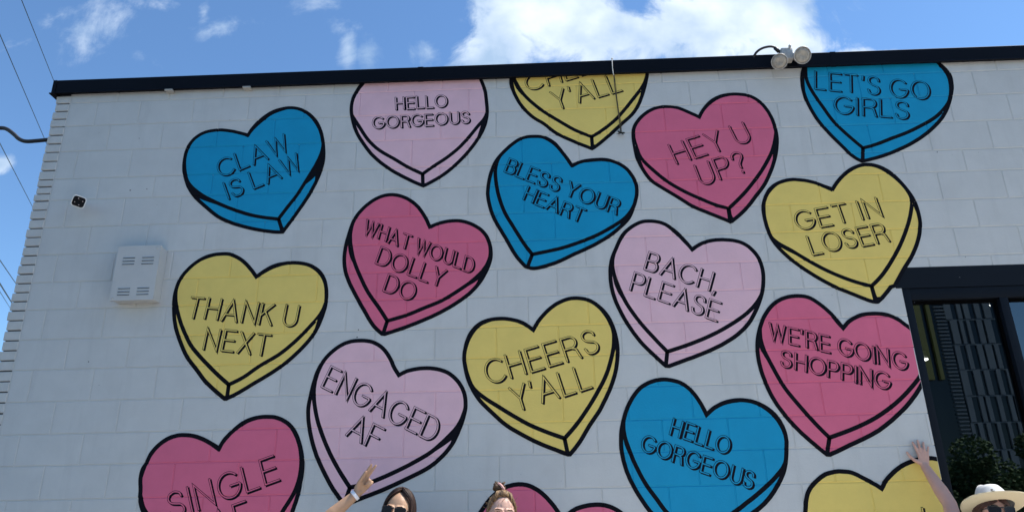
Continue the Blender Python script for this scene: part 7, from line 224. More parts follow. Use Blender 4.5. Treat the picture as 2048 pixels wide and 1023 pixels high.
["pink","deep pink painted heart behind the woman with the topknot, only its lobes in view",[[[0.381,1.603],[0.396,1.614],[0.411,1.625],[0.425,1.635],[0.44,1.643],[0.453,1.65],[0.466,1.654],[0.479,1.658],[0.493,1.662],[0.509,1.665],[0.525,1.668],[0.541,1.67],[0.557,1.671],[0.573,1.672],[0.59,1.672],[0.605,1.671],[0.621,1.669],[0.635,1.667],[0.649,1.663],[0.663,1.659],[0.678,1.653],[0.694,1.645],[0.71,1.636],[0.726,1.625],[0.741,1.613],[0.755,1.601],[0.769,1.588],[0.782,1.573],[0.792,1.555],[0.8,1.533],[0.807,1.509],[0.811,1.483],[0.81,1.456],[0.805,1.428],[0.795,1.397],[0.78,1.367],[0.76,1.337],[0.735,1.307],[0.706,1.277],[0.67,1.248],[0.624,1.22],[0.519,1.172],[0.385,1.115],[0.232,1.054],[0.071,0.99],[0.042,1.026],[0.013,1.062],[-0.016,1.1],[-0.043,1.139],[-0.071,1.179],[-0.098,1.222],[-0.124,1.265],[-0.145,1.305],[-0.163,1.344],[-0.178,1.382],[-0.19,1.418],[-0.197,1.451],[-0.2,1.48],[-0.199,1.504],[-0.194,1.527],[-0.187,1.549],[-0.177,1.571],[-0.163,1.592],[-0.148,1.612],[-0.134,1.631],[-0.119,1.652],[-0.104,1.672],[-0.089,1.691],[-0.075,1.708],[-0.062,1.721],[-0.05,1.732],[-0.038,1.741],[-0.026,1.75],[-0.013,1.759],[0.001,1.768],[0.015,1.776],[0.028,1.782],[0.042,1.788],[0.056,1.791],[0.069,1.794],[0.082,1.797],[0.094,1.798],[0.104,1.799],[0.114,1.8],[0.125,1.799],[0.137,1.799],[0.149,1.797],[0.161,1.795],[0.173,1.792],[0.186,1.788],[0.2,1.782],[0.213,1.775],[0.226,1.768],[0.239,1.76],[0.252,1.75],[0.265,1.74],[0.278,1.728],[0.292,1.715],[0.305,1.7],[0.318,1.685],[0.329,1.672],[0.339,1.659],[0.346,1.648],[0.353,1.638],[0.36,1.628],[0.366,1.62],[0.371,1.614],[0.376,1.608]],[[0.38,1.583],[0.397,1.596],[0.413,1.609],[0.429,1.62],[0.444,1.629],[0.457,1.635],[0.468,1.638],[0.48,1.641],[0.492,1.643],[0.507,1.646],[0.524,1.649],[0.54,1.652],[0.556,1.653],[0.571,1.654],[0.586,1.654],[0.601,1.654],[0.614,1.652],[0.628,1.65],[0.641,1.647],[0.654,1.643],[0.666,1.638],[0.679,1.633],[0.692,1.627],[0.705,1.62],[0.717,1.611],[0.729,1.6],[0.741,1.587],[0.752,1.572],[0.76,1.555],[0.769,1.535],[0.776,1.513],[0.78,1.489],[0.78,1.467],[0.776,1.446],[0.768,1.426],[0.756,1.406],[0.738,1.385],[0.709,1.358],[0.673,1.328],[0.629,1.298],[0.576,1.268],[0.483,1.229],[0.37,1.185],[0.242,1.138],[0.109,1.09],[0.083,1.125],[0.058,1.16],[0.033,1.196],[0.009,1.231],[-0.015,1.267],[-0.04,1.303],[-0.063,1.34],[-0.082,1.376],[-0.1,1.414],[-0.115,1.453],[-0.127,1.49],[-0.134,1.524],[-0.136,1.553],[-0.132,1.579],[-0.126,1.602],[-0.118,1.623],[-0.108,1.642],[-0.096,1.659],[-0.082,1.673],[-0.069,1.688],[-0.057,1.701],[-0.045,1.713],[-0.033,1.725],[-0.021,1.735],[-0.007,1.744],[0.006,1.752],[0.02,1.758],[0.033,1.764],[0.046,1.769],[0.058,1.773],[0.07,1.776],[0.082,1.779],[0.093,1.78],[0.104,1.781],[0.114,1.781],[0.125,1.78],[0.135,1.78],[0.146,1.779],[0.157,1.777],[0.168,1.774],[0.179,1.77],[0.191,1.765],[0.203,1.76],[0.215,1.753],[0.227,1.745],[0.239,1.737],[0.25,1.727],[0.262,1.716],[0.274,1.704],[0.286,1.69],[0.297,1.676],[0.308,1.662],[0.317,1.648],[0.326,1.634],[0.334,1.62],[0.343,1.609],[0.352,1.6],[0.361,1.593],[0.37,1.588]],[[-0.166,1.426],[-0.156,1.403],[-0.141,1.381],[-0.12,1.358],[-0.095,1.335],[-0.066,1.308],[-0.033,1.276],[-0.001,1.242],[0.026,1.206],[0.049,1.174],[0.071,1.142],[0.094,1.111],[0.109,1.09],[0.072,1.022],[0.033,1.048],[-0.001,1.08],[-0.029,1.118],[-0.055,1.156],[-0.082,1.197],[-0.108,1.239],[-0.131,1.282],[-0.146,1.321],[-0.154,1.353],[-0.159,1.38],[-0.162,1.405]],[[0.751,1.361],[0.732,1.328],[0.704,1.289],[0.662,1.247],[0.607,1.213],[0.51,1.168],[0.391,1.118],[0.254,1.068],[0.107,1.026],[0.119,1.093],[0.247,1.139],[0.369,1.184],[0.478,1.227],[0.569,1.263],[0.627,1.288],[0.676,1.313],[0.719,1.337]]],[]]]
# ------------------------------------------------------------------ ground
g = box('ground', -400, 400, -500, 400, -.5, 0, mat('asphalt_ground', (.06, .06, .062), .9, var=.2, vscale=.6, bump=.004, bscale=40)); tag(g, kind='structure')
g = box('bounce_pavement', -2.2, 60, -7.0, 3.2, .0, .12, mat('bounce_concrete', (.60, .55, .485), .9, var=.08, vscale=.8, bump=.002, bscale=50)); g.location.z = -.118; tag(g, kind='structure')  # unseen pale slab, sized and coloured to bounce light up the wall
# ------------------------------------------------------------------ the wall
PITCH = .2032; TOP = 4.79; XL, XB, XR = -3.31, -3.195, 8.2
HW, HB, DEP = .0062, .0024, .0037            # half width of a joint at the face, at its floor, and its depth
WX0, WX1, WZ0, WZ1 = 2.655, 5.06, .10, 2.963 # window opening
LZ1 = 3.106                                  # top of the lintel
zb = [BED[k] if k < 15 else BED[14]-PITCH*(k-14) for k in range(0, 23)]
zb[-1] = max(zb[-1], .05)
bld = empty('painted_block_building', (0, 3, 0), 'low grey-white building of painted concrete blocks with a black metal parapet, hearts painted on it', 'building')
P0 = (0, 3, 0)
def courses():
    tops = [TOP-.03]+zb[:-1]; bots = zb
    return list(zip(range(len(zb)), tops, bots))
def block(x0, x1, z0, z1, proud):
    fx = [x0+HW, x1-HW]; fz = [z0+HW, z1-HW]; gx = [x0+HB, x1-HB]; gz = [z0+HB, z1-HB]
    if fx[1]-fx[0] < .01 or fz[1]-fz[0] < .004: return None
    V = [(fx[0],-proud,fz[0]),(fx[1],-proud,fz[0]),(fx[1],-proud,fz[1]),(fx[0],-proud,fz[1])]
    V += [(gx[0],DEP,gz[0]),(gx[1],DEP,gz[0]),(gx[1],DEP,gz[1]),(gx[0],DEP,gz[1])]
    V += [(gx[0],.05,gz[0]),(gx[1],.05,gz[0]),(gx[1],.05,gz[1]),(gx[0],.05,gz[1])]
    F = [(0,1,2,3)]
    for a in (0, 4):
        for i in range(4): j = (i+1) % 4; F.append((a+4+i, a+4+j, a+j, a+i))
    return [(a-P0[0], b-P0[1], c-P0[2]) for a, b, c in V], F
def pieces(x0, x1, z0, z1):
    """the rectangle of a block less the window opening and the lintel"""
    if x1 <= WX0 or x0 >= WX1 or z0 >= LZ1 or z1 <= WZ0: return [(x0, x1, z0, z1)]
    r = []
    if x0 < WX0: r.append((x0, WX0+HW, z0, z1))
    if x1 > WX1: r.append((WX1-HW, x1, z0, z1))
    if z1 > LZ1: r.append((max(x0, WX0+HW), min(x1, WX1-HW), LZ1-HW, z1))
    return r
rest_blocks = []
for c, zt, zz in courses():
    row = [XB]+[x for x in JOINTS[c] if XB+.03 < x < XR-.05]+[XR]
    for a, b in zip(row, row[1:]):
        for (x0, x1, z0, z1) in pieces(a, b, zz, zt):
            bl = block(x0, x1, z0, z1, random.uniform(0, .0004))
            if bl is None: continue
            seen = zt > 1.62 and x0 < 3.62
            if seen: pym('concrete_block', bl[0], bl[1], m_wall, bld)
            else: rest_blocks.append(bl)
V, F = merge(rest_blocks); o = pym('outer_block', V, F, m_wall, bld); tag(o, kind='stuff')
# mortar bed behind the blocks, cut round the opening
V, F = merge([bx(XB, WX0, DEP-.0002, .19, 0, TOP-.02), bx(WX1, XR, DEP-.0002, .19, 0, TOP-.02), bx(WX0, WX1, DEP-.0002, .19, LZ1-.002, TOP-.02), bx(WX0, WX1, DEP-.0002, .19, 0, WZ0)])
pym('mortar', [(a, b-3, c) for a, b, c in V], F, m_joint, bld)
# corner bricks: three to a block course, their ends face the street
m_brick = mat('brick_paint', (.53, .53, .505), .75, spec=.25, var=.07, vscale=9, bump=.0015, bscale=90)
BP = PITCH/3; zt = TOP-.055; k = 0; z = BED[0]+BP*1.0-.004
m_void = mat('open_joint', (.10, .10, .10), .9)
zs = []
for i in range(-1, 70):
    kf = i/3.0; k0 = int(math.floor(kf))
    if k0 < 0: zz = BED[0]-BP*i
    elif k0 < 14: zz = BED[k0]+(BED[k0+1]-BED[k0])*(kf-k0)
    else: zz = BED[14]-PITCH*(kf-14)
    zs.append(zz)
for i in range(len(zs)-1):
    a, b = zs[i+1], zs[i]
    if a < .02: break
    jx = random.uniform(-.006, .006); jy = random.uniform(0, .0025); dz_ = random.uniform(-.001, .001)
    dep = .20 if i % 2 else .095
    v, f = bx(XL+jx, XB-.006, -jy-.001, dep, a+.0045+dz_, b-.0045+dz_)
    o = pym('brick', [(p, q-3, r) for p, q, r in v], f, m_brick, bld)
    if a > 1.6:
        bm = bmesh.new(); bm.from_mesh(o.data); bmesh.ops.bevel(bm, geom=bm.edges[:], offset=.003, segments=1, affect='EDGES'); bm.to_mesh(o.data); bm.free()
v, f = merge([bx(XL+.012, XB+.001, .010, .2, 0, TOP-.03)]); pym('corner_mortar', *(lambda g_: ([(p, q-3, r) for p, q, r in g_[0]], g_[1]))(bx(XB-.0075, XB+.0045, .0022, .012, 0, TOP-.03)), m_joint, bld)
v, f = merge([bx(XL+.012, XB-.0076, .010, .2, 0, TOP-.03)]); pym('brick_mortar', [(p, q-3, r) for p, q, r in v], f, m_void, bld)
# the rest of the side wall (brick, seen only from the side) as one part
side = []
for i in range(len(zs)-1):
    a, b = zs[i+1], zs[i]
    if a < .02: break
    y = .20+.010 if i % 2 else .095+.010
    while y < 8.0:
        y2 = min(y+.203, 8.0); side.append(bx(XL+random.uniform(-.002, .002), XL+.09, y, y2, a+.0045, b-.0045)); y = y2+.010
v, f = merge(side); o = pym('side_brick', [(p, q-3, r) for p, q, r in v], f, m_brick, bld); tag(o, kind='stuff')
v, f = merge([bx(XL+.012, XL+.15, .21, 8.0, 0, TOP-.03), bx(XR-.2, XR, .2, 8.0, 0, TOP-.03), bx(XL+.012, XR, 8.0, 8.2, 0, TOP-.03)]); pym('rear_wall', [(p, q-3, r) for p, q, r in v], f, m_brick, bld)
v, f = bx(XL+.15, XR-.2, .19, 8.0, 4.45, 4.5); pym('roof', [(p, q-3, r) for p, q, r in v], f, mat('roofing', (.22, .22, .22), .9, var=.1), bld)
# black metal coping in lengths, with a drip lip and a standing joint between lengths
CB, CT, CY = 4.668, 4.786, -.034
xs = [-3.318, -.55, 2.50, 5.55, XR+.03]
for a, b in zip(xs, xs[1:]):
    prof = [(.24, CB+.012), (.24, CT-.012), (CY+.004, CT), (CY, CT-.004), (CY, CB+.012), (CY-.008, CB), (CY-.004, CB-.002), (CY+.010, CB+.004), (CY+.012, CB+.010)]
    n = len(prof); V = [(x, y-3, z) for x in (a+.001, b-.001) for y, z in prof]
    F = [(i, (i+1) % n, n+(i+1) % n, n+i) for i in range(n)]+[tuple(range(n))[::-1], tuple(range(n, 2*n))]
    pym('coping', V, F, m_metal, bld)
for i_ in range(13):
    V, F = lathe([(.0035, 0), (.0035, .0015), (.0015, .0025)], (-3.1+i_*.61, CY-.0005, CB+.028+random.uniform(-.002, .002)), (0, -1, 0), 8); pym('coping_screw', [(p, q-3, r) for p, q, r in V], F, m_metal, bld)
for x in xs[1:-1]:
    v, f = bx(x-.02, x+.02, CY-.0012, .2, CB+.008, CT+.0004); pym('coping_splice', [(p, q-3, r) for p, q, r in v], f, m_metal, bld)
v, f = merge([bx(-3.335, -3.308, CY-.004, 8.2, CB+.001, CT-.003), bx(-3.3345, -3.10, .241, 8.2, CB+.05, CT-.014)]); pym('coping_return', [(p, q-3, r) for p, q, r in v], f, m_metal, bld)
v, f = bx(-3.346, -3.30, CY-.010, .2, CB-.004, CB+.004); pym('coping_lip', [(p, q-3, r) for p, q, r in v], f, m_metal, bld)
# lintel: a black painted steel face, flush with the blocks
o = box('lintel', 2.620, WX1+.10, -.0006, .15, WZ1, LZ1, m_frame, bld, off=P0); 
# ------------------------------------------------------------------ window
win = empty('window', (WX0-0, 0-3, 0), parent=bld)
def wbox(name, x0, x1, y0, y1, z0, z1, m, bev=0): return box(name, x0, x1, y0, y1, z0, z1, m, win, bev, off=(WX0, 0, 0))
GY = .055
wbox('frame', WX0+.001, WX0+.055, .004, .12, WZ0, WZ1-.001, m_frame, .003)
wbox('frame', WX1-.055, WX1-.001, .004, .12, WZ0, WZ1-.001, m_frame, .003)
wbox('frame', WX0+.0555, WX1-.0555, .006, .12, 2.885, WZ1-.001, m_frame, .003)
wbox('frame', WX0+.0555, WX1-.0555, .006, .12, WZ0, WZ0+.09, m_frame, .003)
gx = [WX0+.055, 3.300, 3.908, 4.455, WX1-.055]
m_glass = bpy.data.materials.new('window_glass'); m_glass.use_nodes = True; t = m_glass.node_tree; t.nodes.clear()
fr = t.nodes.new('ShaderNodeFresnel'); fr.inputs['IOR'].default_value = 2.1
tr = t.nodes.new('ShaderNodeBsdfTransparent'); tr.inputs['Color'].default_value = (.25, .27, .27, 1)
gl = t.nodes.new('ShaderNodeBsdfGlossy'); gl.inputs['Roughness'].default_value = .0; gl.inputs['Color'].default_value = (.85, .95, 1, 1)
ms = t.nodes.new('ShaderNodeMixShader'); ou = t.nodes.new('ShaderNodeOutputMaterial')
t.links.new(fr.outputs[0], ms.inputs[0]); t.links.new(tr.outputs[0], ms.inputs[1]); t.links.new(gl.outputs[0], ms.inputs[2]); t.links.new(ms.outputs[0], ou.inputs['Surface'])
m_seal = mat('glazing_seal', (.001, .001, .0015), .8, spec=.05)
for i, (a, b) in enumerate(zip(gx, gx[1:])):
    hw = .0275
    x0 = a+(hw if i else 0); x1 = b-(hw if i < len(gx)-2 else 0)
    V = [(x0-WX0, GY, WZ0+.09), (x1-WX0, GY, WZ0+.09), (x1-WX0, GY, 2.886), (x0-WX0, GY, 2.886)]
    pym('pane', V, [(0,1,2,3)], m_glass, win)
    V, F = merge([bx(x0, x0+.012, GY-.012, GY-.001, WZ0+.09, 2.885), bx(x1-.012, x1, GY-.012, GY-.001, WZ0+.09, 2.885), bx(x0+.012, x1-.012, GY-.012, GY-.001, 2.865, 2.885)])
    pym('glazing_seal', [(p-WX0, q, r) for p, q, r in V], F, m_seal, win)
    if i: wbox('mullion', a-hw, a+hw, .006, .12, WZ0+.09, 2.885, m_frame, .003)
# dark shop interior
mi_ = mat('interior_wall_paint', (.05, .05, .05), .9)
v, f = bx(WX0-1.2, WX1+1.5, .2, 4.8, .02, 4.2); f = [q for i_, q in enumerate(f) if i_ != 2]
pym('interior_wall', [(p, q-3, r) for p, q, r in v], [tuple(reversed(q)) for q in f], mi_, bld)
m_lampface = mat('lit_lamp_face', (.9, .9, .9), .5, emit=(1, .96, .9, 7)); m_white = mat('white_enamel', (.75, .75, .73), .4)
def lamp(loc, label, r):
    e = empty('track_lamp', loc, label, 'lamp', 'lamps inside the window')
    pym('lamp_housing', *tube([(0,0,.10), (0,-.01,.02)], r*.9, 16), m_white, e, True)
    pym('lamp_stem', *tube([(0,0,.10), (0,0,4.2-loc[2])], .006, 8), m_dark, e)
    pym('lamp_face', *lathe([(r*.98, 0), (r*.98, .006)], (0,-.012,.013), (0,-.35,-1), 16), m_lampface, e)
# old anchor holes and chips in the paint, too small to pick apart singly
chips = []
for (x_, z_, r_) in [(-.927,2.735,.006),(-.921,2.785,.005),(-1.30,4.05,.005),(-2.62,3.86,.006),(-2.50,3.865,.005),(-2.62,4.28,.004),(-1.02,3.30,.005),(.62,2.20,.004),(1.75,3.62,.004),(3.10,3.95,.005),(-1.9,2.45,.005),(-2.7,2.62,.005)]+[(random.uniform(-3.0, 3.4), random.uniform(1.8, 4.5), random.uniform(.0015, .0035)) for _ in range(45)]:
    n_ = 7; ph = random.uniform(0, 6); V_ = [(x_+math.cos(ph+k_*6.283/n_)*r_*random.uniform(.7, 1.2), -.0007, z_+math.sin(ph+k_*6.283/n_)*r_*random.uniform(.7, 1.2)) for k_ in range(n_)]
    chips.append(([(a, b-3, c) for a, b, c in V_], [tuple(range(n_))[::-1]]))
o = pym('paint_chip', *merge(chips), mat('chipped_paint', (.16, .16, .16), .9), bld); tag(o, kind='stuff')
# ------------------------------------------------------------------ painted hearts, draped over the block joints
xj = {c: [x for x in r] for c, r in JOINTS.items()}
crs = courses()
def course_of(z):
    for c, zt_, zb_ in crs:
        if zb_ <= z < zt_: return c
    return 0
def split(poly, ax, val):
    lo, hi = [], []
    n = len(poly)
    for i in range(n):
        p, q = poly[i], poly[(i+1) % n]; a, b = p[ax]-val, q[ax]-val
        if a <= 0: lo.append(p)
        if a >= 0: hi.append(p)
        if a*b < 0:
            t_ = a/(a-b); m_ = (p[0]+(q[0]-p[0])*t_, p[1]+(q[1]-p[1])*t_); lo.append(m_); hi.append(m_)
    return (lo if len(lo) > 2 else None), (hi if len(hi) > 2 else None)
def cuts(polys, ax, vals):
    for v_ in vals:
        out_ = []
        for p in polys:
            mn = min(q[ax] for q in p); mxx = max(q[ax] for q in p)
            if mn < v_-1e-7 < mxx-2e-7:
                a, b = split(p, ax, v_)
                if a: out_.append(a)
                if b: out_.append(b)
            else: out_.append(p)
        polys = out_
    return polys
def dep(d):
    d = abs(d)
    return 0 if d >= HW else (DEP if d <= HB else DEP*(HW-d)/(HW-HB))
def drape(polys, lift):
    """polys: convex pieces in wall coordinates; returns verts, faces lying on the painted block face"""
    V, F = [], []; idx = {}
    for p in polys:
        z0 = min(q[1] for q in p); z1 = max(q[1] for q in p)
        if z1 < 1.0 or z0 > 4.74: continue
        vals = []
        for z_ in zb:
            for o_ in (-HW, -HB, HB, HW):
                if z0 < z_+o_ < z1: vals.append(z_+o_)
        for v_ in (4.74,) : 
            if z0 < v_ < z1: vals.append(v_)
        for q in cuts([p], 1, vals):
            zc = sum(a[1] for a in q)/len(q)
            if zc > 4.74: continue
            nb = min(zb, key=lambda z_: abs(z_-zc)); inbed = abs(nb-zc) < HW
            if inbed: sub = [q]
            else:
                x0 = min(a[0] for a in q); x1 = max(a[0] for a in q); vx = []
                for x_ in xj[course_of(zc)]:
                    if x_ < x0-.01 or x_ > x1+.01: continue
                    for o_ in (-HW, -HB, HB, HW):
                        if x0 < x_+o_ < x1: vx.append(x_+o_)
                sub = cuts([q], 0, vx)
            wx = []
            for s in sub:
                if zc < WZ1 and max(a[0] for a in s) > WX0-.001: wx += [a for a in cuts([s], 0, [WX0-.001]) if sum(b[0] for b in a)/len(a) < WX0-.001]
                else: wx.append(s)
            js = xj[course_of(zc)]
            for s in wx:
                ids = []
                if not inbed:
                    xc = sum(a[0] for a in s)/len(s); jx_ = min(js, key=lambda t_: abs(t_-xc)); inj = abs(jx_-xc) < HW
                for a in s:
                    y_ = dep(a[1]-nb) if inbed else (dep(a[0]-jx_) if inj else 0)
                    key = (round(a[0], 5), round(a[1], 5), round(y_, 5))
                    if key not in idx: idx[key] = len(V); V.append((a[0], y_-lift, a[1]))
                    ids.append(idx[key])
                ids2 = [i_ for n_, i_ in enumerate(ids) if i_ != ids[n_-1]]
                if len(set(ids2)) == len(ids2) and len(ids2) > 2: F.append(tuple(ids2))
    return V, F
def tess(pts):
    tri = tessellate_polygon([[Vector((x, z, 0)) for x, z in pts]])
    return [[pts[i] for i in t_] for t_ in tri]
def ccw(p):
    a = sum(p[i][0]*p[(i+1) % len(p)][1]-p[(i+1) % len(p)][0]*p[i][1] for i in range(len(p)))
    return p if a > 0 else p[::-1]
def sheet(polys, lift): return drape([ccw(p) for p in polys], lift)
# --- hand-lettering strokes
def arc(cx, cy, rx, ry, a0, a1, n=18): return [(cx+rx*math.cos(math.radians(a0+(a1-a0)*i/n)), cy+ry*math.sin(math.radians(a0+(a1-a0)*i/n))) for i in range(n+1)]
def sm(p): return [(q[0], q[1]) for q in spline([(a, b, 0) for a, b in p], 5)]
S_ = sm([(.57,.77),(.52,.91),(.31,1),(.10,.92),(.045,.75),(.14,.60),(.31,.52),(.50,.44),(.59,.26),(.51,.08),(.31,0),(.10,.06),(.01,.25)])
GL = {'A':(.78,[[(0,0),(.39,1),(.78,0)],[(.125,.32),(.655,.32)]]), 'B':(.62,[[(0,.53),(0,1),(.38,1)]+arc(.38,.765,.20,.235,90,-90,10)+[(0,.53),(0,0),(.40,0)]+arc(.40,.265,.22,.265,-90,90,10)]),
 'C':(.80,[arc(.45,.5,.45,.5,42,318,24)]), 'D':(.74,[[(0,0),(0,1),(.32,1)]+arc(.32,.5,.42,.5,90,-90,18)+[(0,0)]]), 'E':(.58,[[(.58,1),(0,1),(0,0),(.58,0)],[(0,.52),(.54,.52)]]),
 'F':(.56,[[(.56,1),(0,1),(0,0)],[(0,.52),(.48,.52)]]), 'G':(.86,[arc(.45,.5,.45,.5,42,350,26)+[(.86,.46),(.50,.46)]]), 'H':(.66,[[(0,0),(0,1)],[(.66,0),(.66,1)],[(0,.52),(.66,.52)]]),
 'I':(.02,[[(0,0),(0,1)]]), 'K':(.64,[[(0,0),(0,1)],[(.60,1),(.01,.42)],[(.22,.62),(.64,0)]]), 'L':(.52,[[(0,1),(0,0),(.52,0)]]), 'N':(.68,[[(0,0),(0,1),(.68,0),(.68,1)]]),
 'O':(.92,[arc(.46,.5,.46,.5,90,450,32)]), 'P':(.60,[[(0,0),(0,1),(.34,1)]+arc(.34,.73,.26,.27,90,-90,12)+[(0,.46)]]), 'R':(.64,[[(0,0),(0,1),(.36,1)]+arc(.36,.75,.25,.25,90,-90,12)+[(0,.50)],[(.34,.50),(.52,.42),(.60,.12),(.64,0)]]),
 'S':(.60,[S_]), 'T':(.66,[[(0,1),(.66,1)],[(.33,1),(.33,0)]]), 'U':(.66,[[(0,1),(0,.33)]+arc(.33,.33,.33,.33,180,360,16)+[(.66,1)]]), 'W':(.98,[[(0,1),(.24,0),(.49,.94),(.74,0),(.98,1)]]),
 'X':(.64,[[(0,1),(.64,0)],[(.64,1),(0,0)]]), 'Y':(.68,[[(0,1),(.34,.45),(.68,1)],[(.34,.45),(.34,0)]]), "'":(.06,[[(.03,1),(.01,.78)]]), ',':(.08,[[(.05,.06),(0,-.14)]]),
 '?':(.48,[sm([(0,.74),(.05,.92),(.24,1),(.43,.91),(.46,.73),(.34,.56),(.25,.42),(.24,.24)]),[(.24,.06),(.24,.0)]])}
def strip(pts, w, ext):
    """a mitred ribbon along pts, as quads in the wall plane"""
    P_ = [Vector((a, b)) for a, b in pts]
    Q = [P_[0]]
    for p in P_[1:]:
        if (p-Q[-1]).length > 1e-5: Q.append(p)
    P_ = Q
    closed = (P_[0]-P_[-1]).length < 1e-4
    if closed: P_ = P_[:-1]
    n = len(P_); L_, R_ = [], []
    if not closed:
        P_[0] = P_[0]+(P_[0]-P_[1]).normalized()*ext; P_[-1] = P_[-1]+(P_[-1]-P_[-2]).normalized()*ext
    for i in range(n):
        a = P_[i-1] if (i or closed) else None; b = P_[(i+1) % n] if (i < n-1 or closed) else None
        d1 = (P_[i]-a).normalized() if a is not None else (b-P_[i]).normalized(); d2 = (b-P_[i]).normalized() if b is not None else d1
        nn = Vector((-d1.y, d1.x))+Vector((-d2.y, d2.x))
        if nn.length < .05: nn = Vector((-d1.y, d1.x))*.05
        nn.normalize(); c_ = max(.34, nn.dot(Vector((-d1.y, d1.x)))); h_ = w/2/c_
        L_.append(P_[i]+nn*h_); R_.append(P_[i]-nn*h_)
    q = []
    for i in range(n if closed else n-1):
        j = (i+1) % n; q.append([tuple(R_[i]), tuple(R_[j]), tuple(L_[j]), tuple(L_[i])])
    return q
def letter_lines(T, base, col_i):
    V, F, MI = [], [], []; cnt = 0
    def put(polys, lift, mi):
        nonlocal V, F
        v, f = sheet(polys, lift); n = len(V); V += v; F += [tuple(i+n for i in q) for q in f]; MI.extend([mi]*len(f))
    for (txt, ax, az, bx_, bz, cx, cz, dx_, dz2) in T:
        A = Vector((ax, az)); Bv = Vector((bx_, bz)); U = Vector((cx, cz))-A; A = A+Vector((-.003, .007)); Bv = Bv+Vector((-.013, .007))
        tot = 0; items = []
        for i, ch in enumerate(txt):
            if ch == ' ': tot += .36; continue
            w_, st = GL[ch]; items.append((tot, st)); tot += w_+(.25 if i < len(txt)-1 else 0)
        s = (Bv-A)/tot if (Bv-A).length > .01 else Vector((U.y, -U.x))*1
        for x0, st in items:
            jit = Vector((random.uniform(-.003, .003), random.uniform(-.003, .003)))
            for line in st:
                pts = [A+jit+s*(x0+p[0])+U*p[1] for p in line]; cnt += 1; e = cnt*1.5e-6
                big = min(1.15, max(.8, U.length/.40))
                put(strip([(p.x+.0092, p.y-.0070) for p in pts], .0188*big, .006), base+.0005+e, 0)
                put(strip([(p.x, p.y) for p in pts], .0170*big, .006), base+.0010+e, 0)
                put(strip([(p.x, p.y) for p in pts], .0088*big, .0025), base+.0015+e, 1)
    return V, F, MI
def inset(poly, d):
    """the closed outline moved d inwards"""
    P_ = [Vector(p) for p in (poly if sum(poly[i][0]*poly[(i+1) % len(poly)][1]-poly[(i+1) % len(poly)][0]*poly[i][1] for i in range(len(poly))) > 0 else poly[::-1])]
    n = len(P_); r = []
    for i in range(n):
        a = (P_[i]-P_[i-1]); b = (P_[(i+1) % n]-P_[i])
        if a.length < 1e-5 or b.length < 1e-5: continue
        n1 = Vector((-a.y, a.x)).normalized(); n2 = Vector((-b.y, b.x)).normalized(); m_ = n1+n2
        if m_.length < .1: continue
        m_.normalize(); r.append(P_[i]+m_*d/max(.55, m_.dot(n1)))
    return r
for k, (col, label, polys, T) in enumerate(HEARTS):
    O, Fc, Ls, Rs = polys
    cx = sum(p[0] for p in O)/len(O); cz_ = sum(p[1] for p in O)/len(O); off_ = (cx, 0, cz_)
    h = empty('painted_heart', off_, label, 'painted heart', 'candy hearts painted on the wall')
    base = .0010+k*.00002
    def add(name, V, F, m, mi=None): return pym(name, [(a-cx, b, c-cz_) for a, b, c in V], F, m, h, mi=mi)
    add('outline', *sheet(tess(O), base), m_black)
    add('face', *sheet(tess(Fc), base+.0009), PAINT[col])
    for s in (Ls, Rs): add('side_band', *sheet(tess(s), base+.0003), PAINT[col])
    IL = INNER[k]
    if IL:
        q = strip(IL[0], .0275, .004)+strip(IL[1], .026, .003); add('inner_line', *sheet(q, base+.0006), m_black)
    add('outline', *sheet(strip([tuple(p) for p in inset(O, .0128)]+[tuple(inset(O, .0128)[0])], .0262, 0), base+.0011), m_black)
    if T:
        V, F, MI = letter_lines(T, base+.0009, 0); add('lettering', V, F, [m_letter, PAINT[col]], MI)
# ------------------------------------------------------------------ louvred metal box
vb = empty('louvred_box', (-2.42, 0, 3.19), 'grey-white louvred metal box fixed to the wall, left of the THANK U NEXT heart', 'vent box')
X0, X1, Z0_, Z1_, D_ = -2.57-.0+.0, -2.277, 3.003, 3.388, -.105
vo = (-2.42, 0, 3.19)
slots = []
for zc in (3.302, 3.279, 3.257, 3.085, 3.062, 3.041):
    for xc in (-2.492+.009, -2.362+.009): slots.append((xc-.041, xc+.041, zc-.0035, zc+.0035))
zr = sorted({Z0_, Z1_}|{s[2] for s in slots}|{s[3] for s in slots}); xr = sorted({X0, X1}|{s[0] for s in slots}|{s[1] for s in slots})
V, F = [], []
for i in range(len(xr)-1):
    for j in range(len(zr)-1):
        xc, zc = (xr[i]+xr[i+1])/2, (zr[j]+zr[j+1])/2
        hole = any(s[0] < xc < s[1] and s[2] < zc < s[3] for s in slots); n = len(V)
        if hole: continue
        V += [(xr[i], D_, zr[j]), (xr[i+1], D_, zr[j]), (xr[i+1], D_, zr[j+1]), (xr[i], D_, zr[j+1])]; F.append((n, n+1, n+2, n+3))
pym('front_panel', [(a-vo[0], b, c-vo[2]) for a, b, c in V], F, m_vent, vb)
box('casing', X0+.004, X1-.004, D_+.012, -.001, Z0_+.006, Z1_-.004, m_vent, vb, .003, off=vo)
V, F = merge([bx(X0, X0+.0025, D_+.0005, D_+.020, Z0_, Z1_), bx(X1-.0025, X1, D_+.0005, D_+.020, Z0_, Z1_), bx(X0+.003, X1-.003, D_+.0005, D_+.020, Z1_-.0025, Z1_), bx(X0+.003, X1-.003, D_+.0005, D_+.020, Z0_, Z0_+.0025)])
pym('panel_flange', [(a-vo[0], b, c-vo[2]) for a, b, c in V], F, m_vent, vb)
V, F = [], []
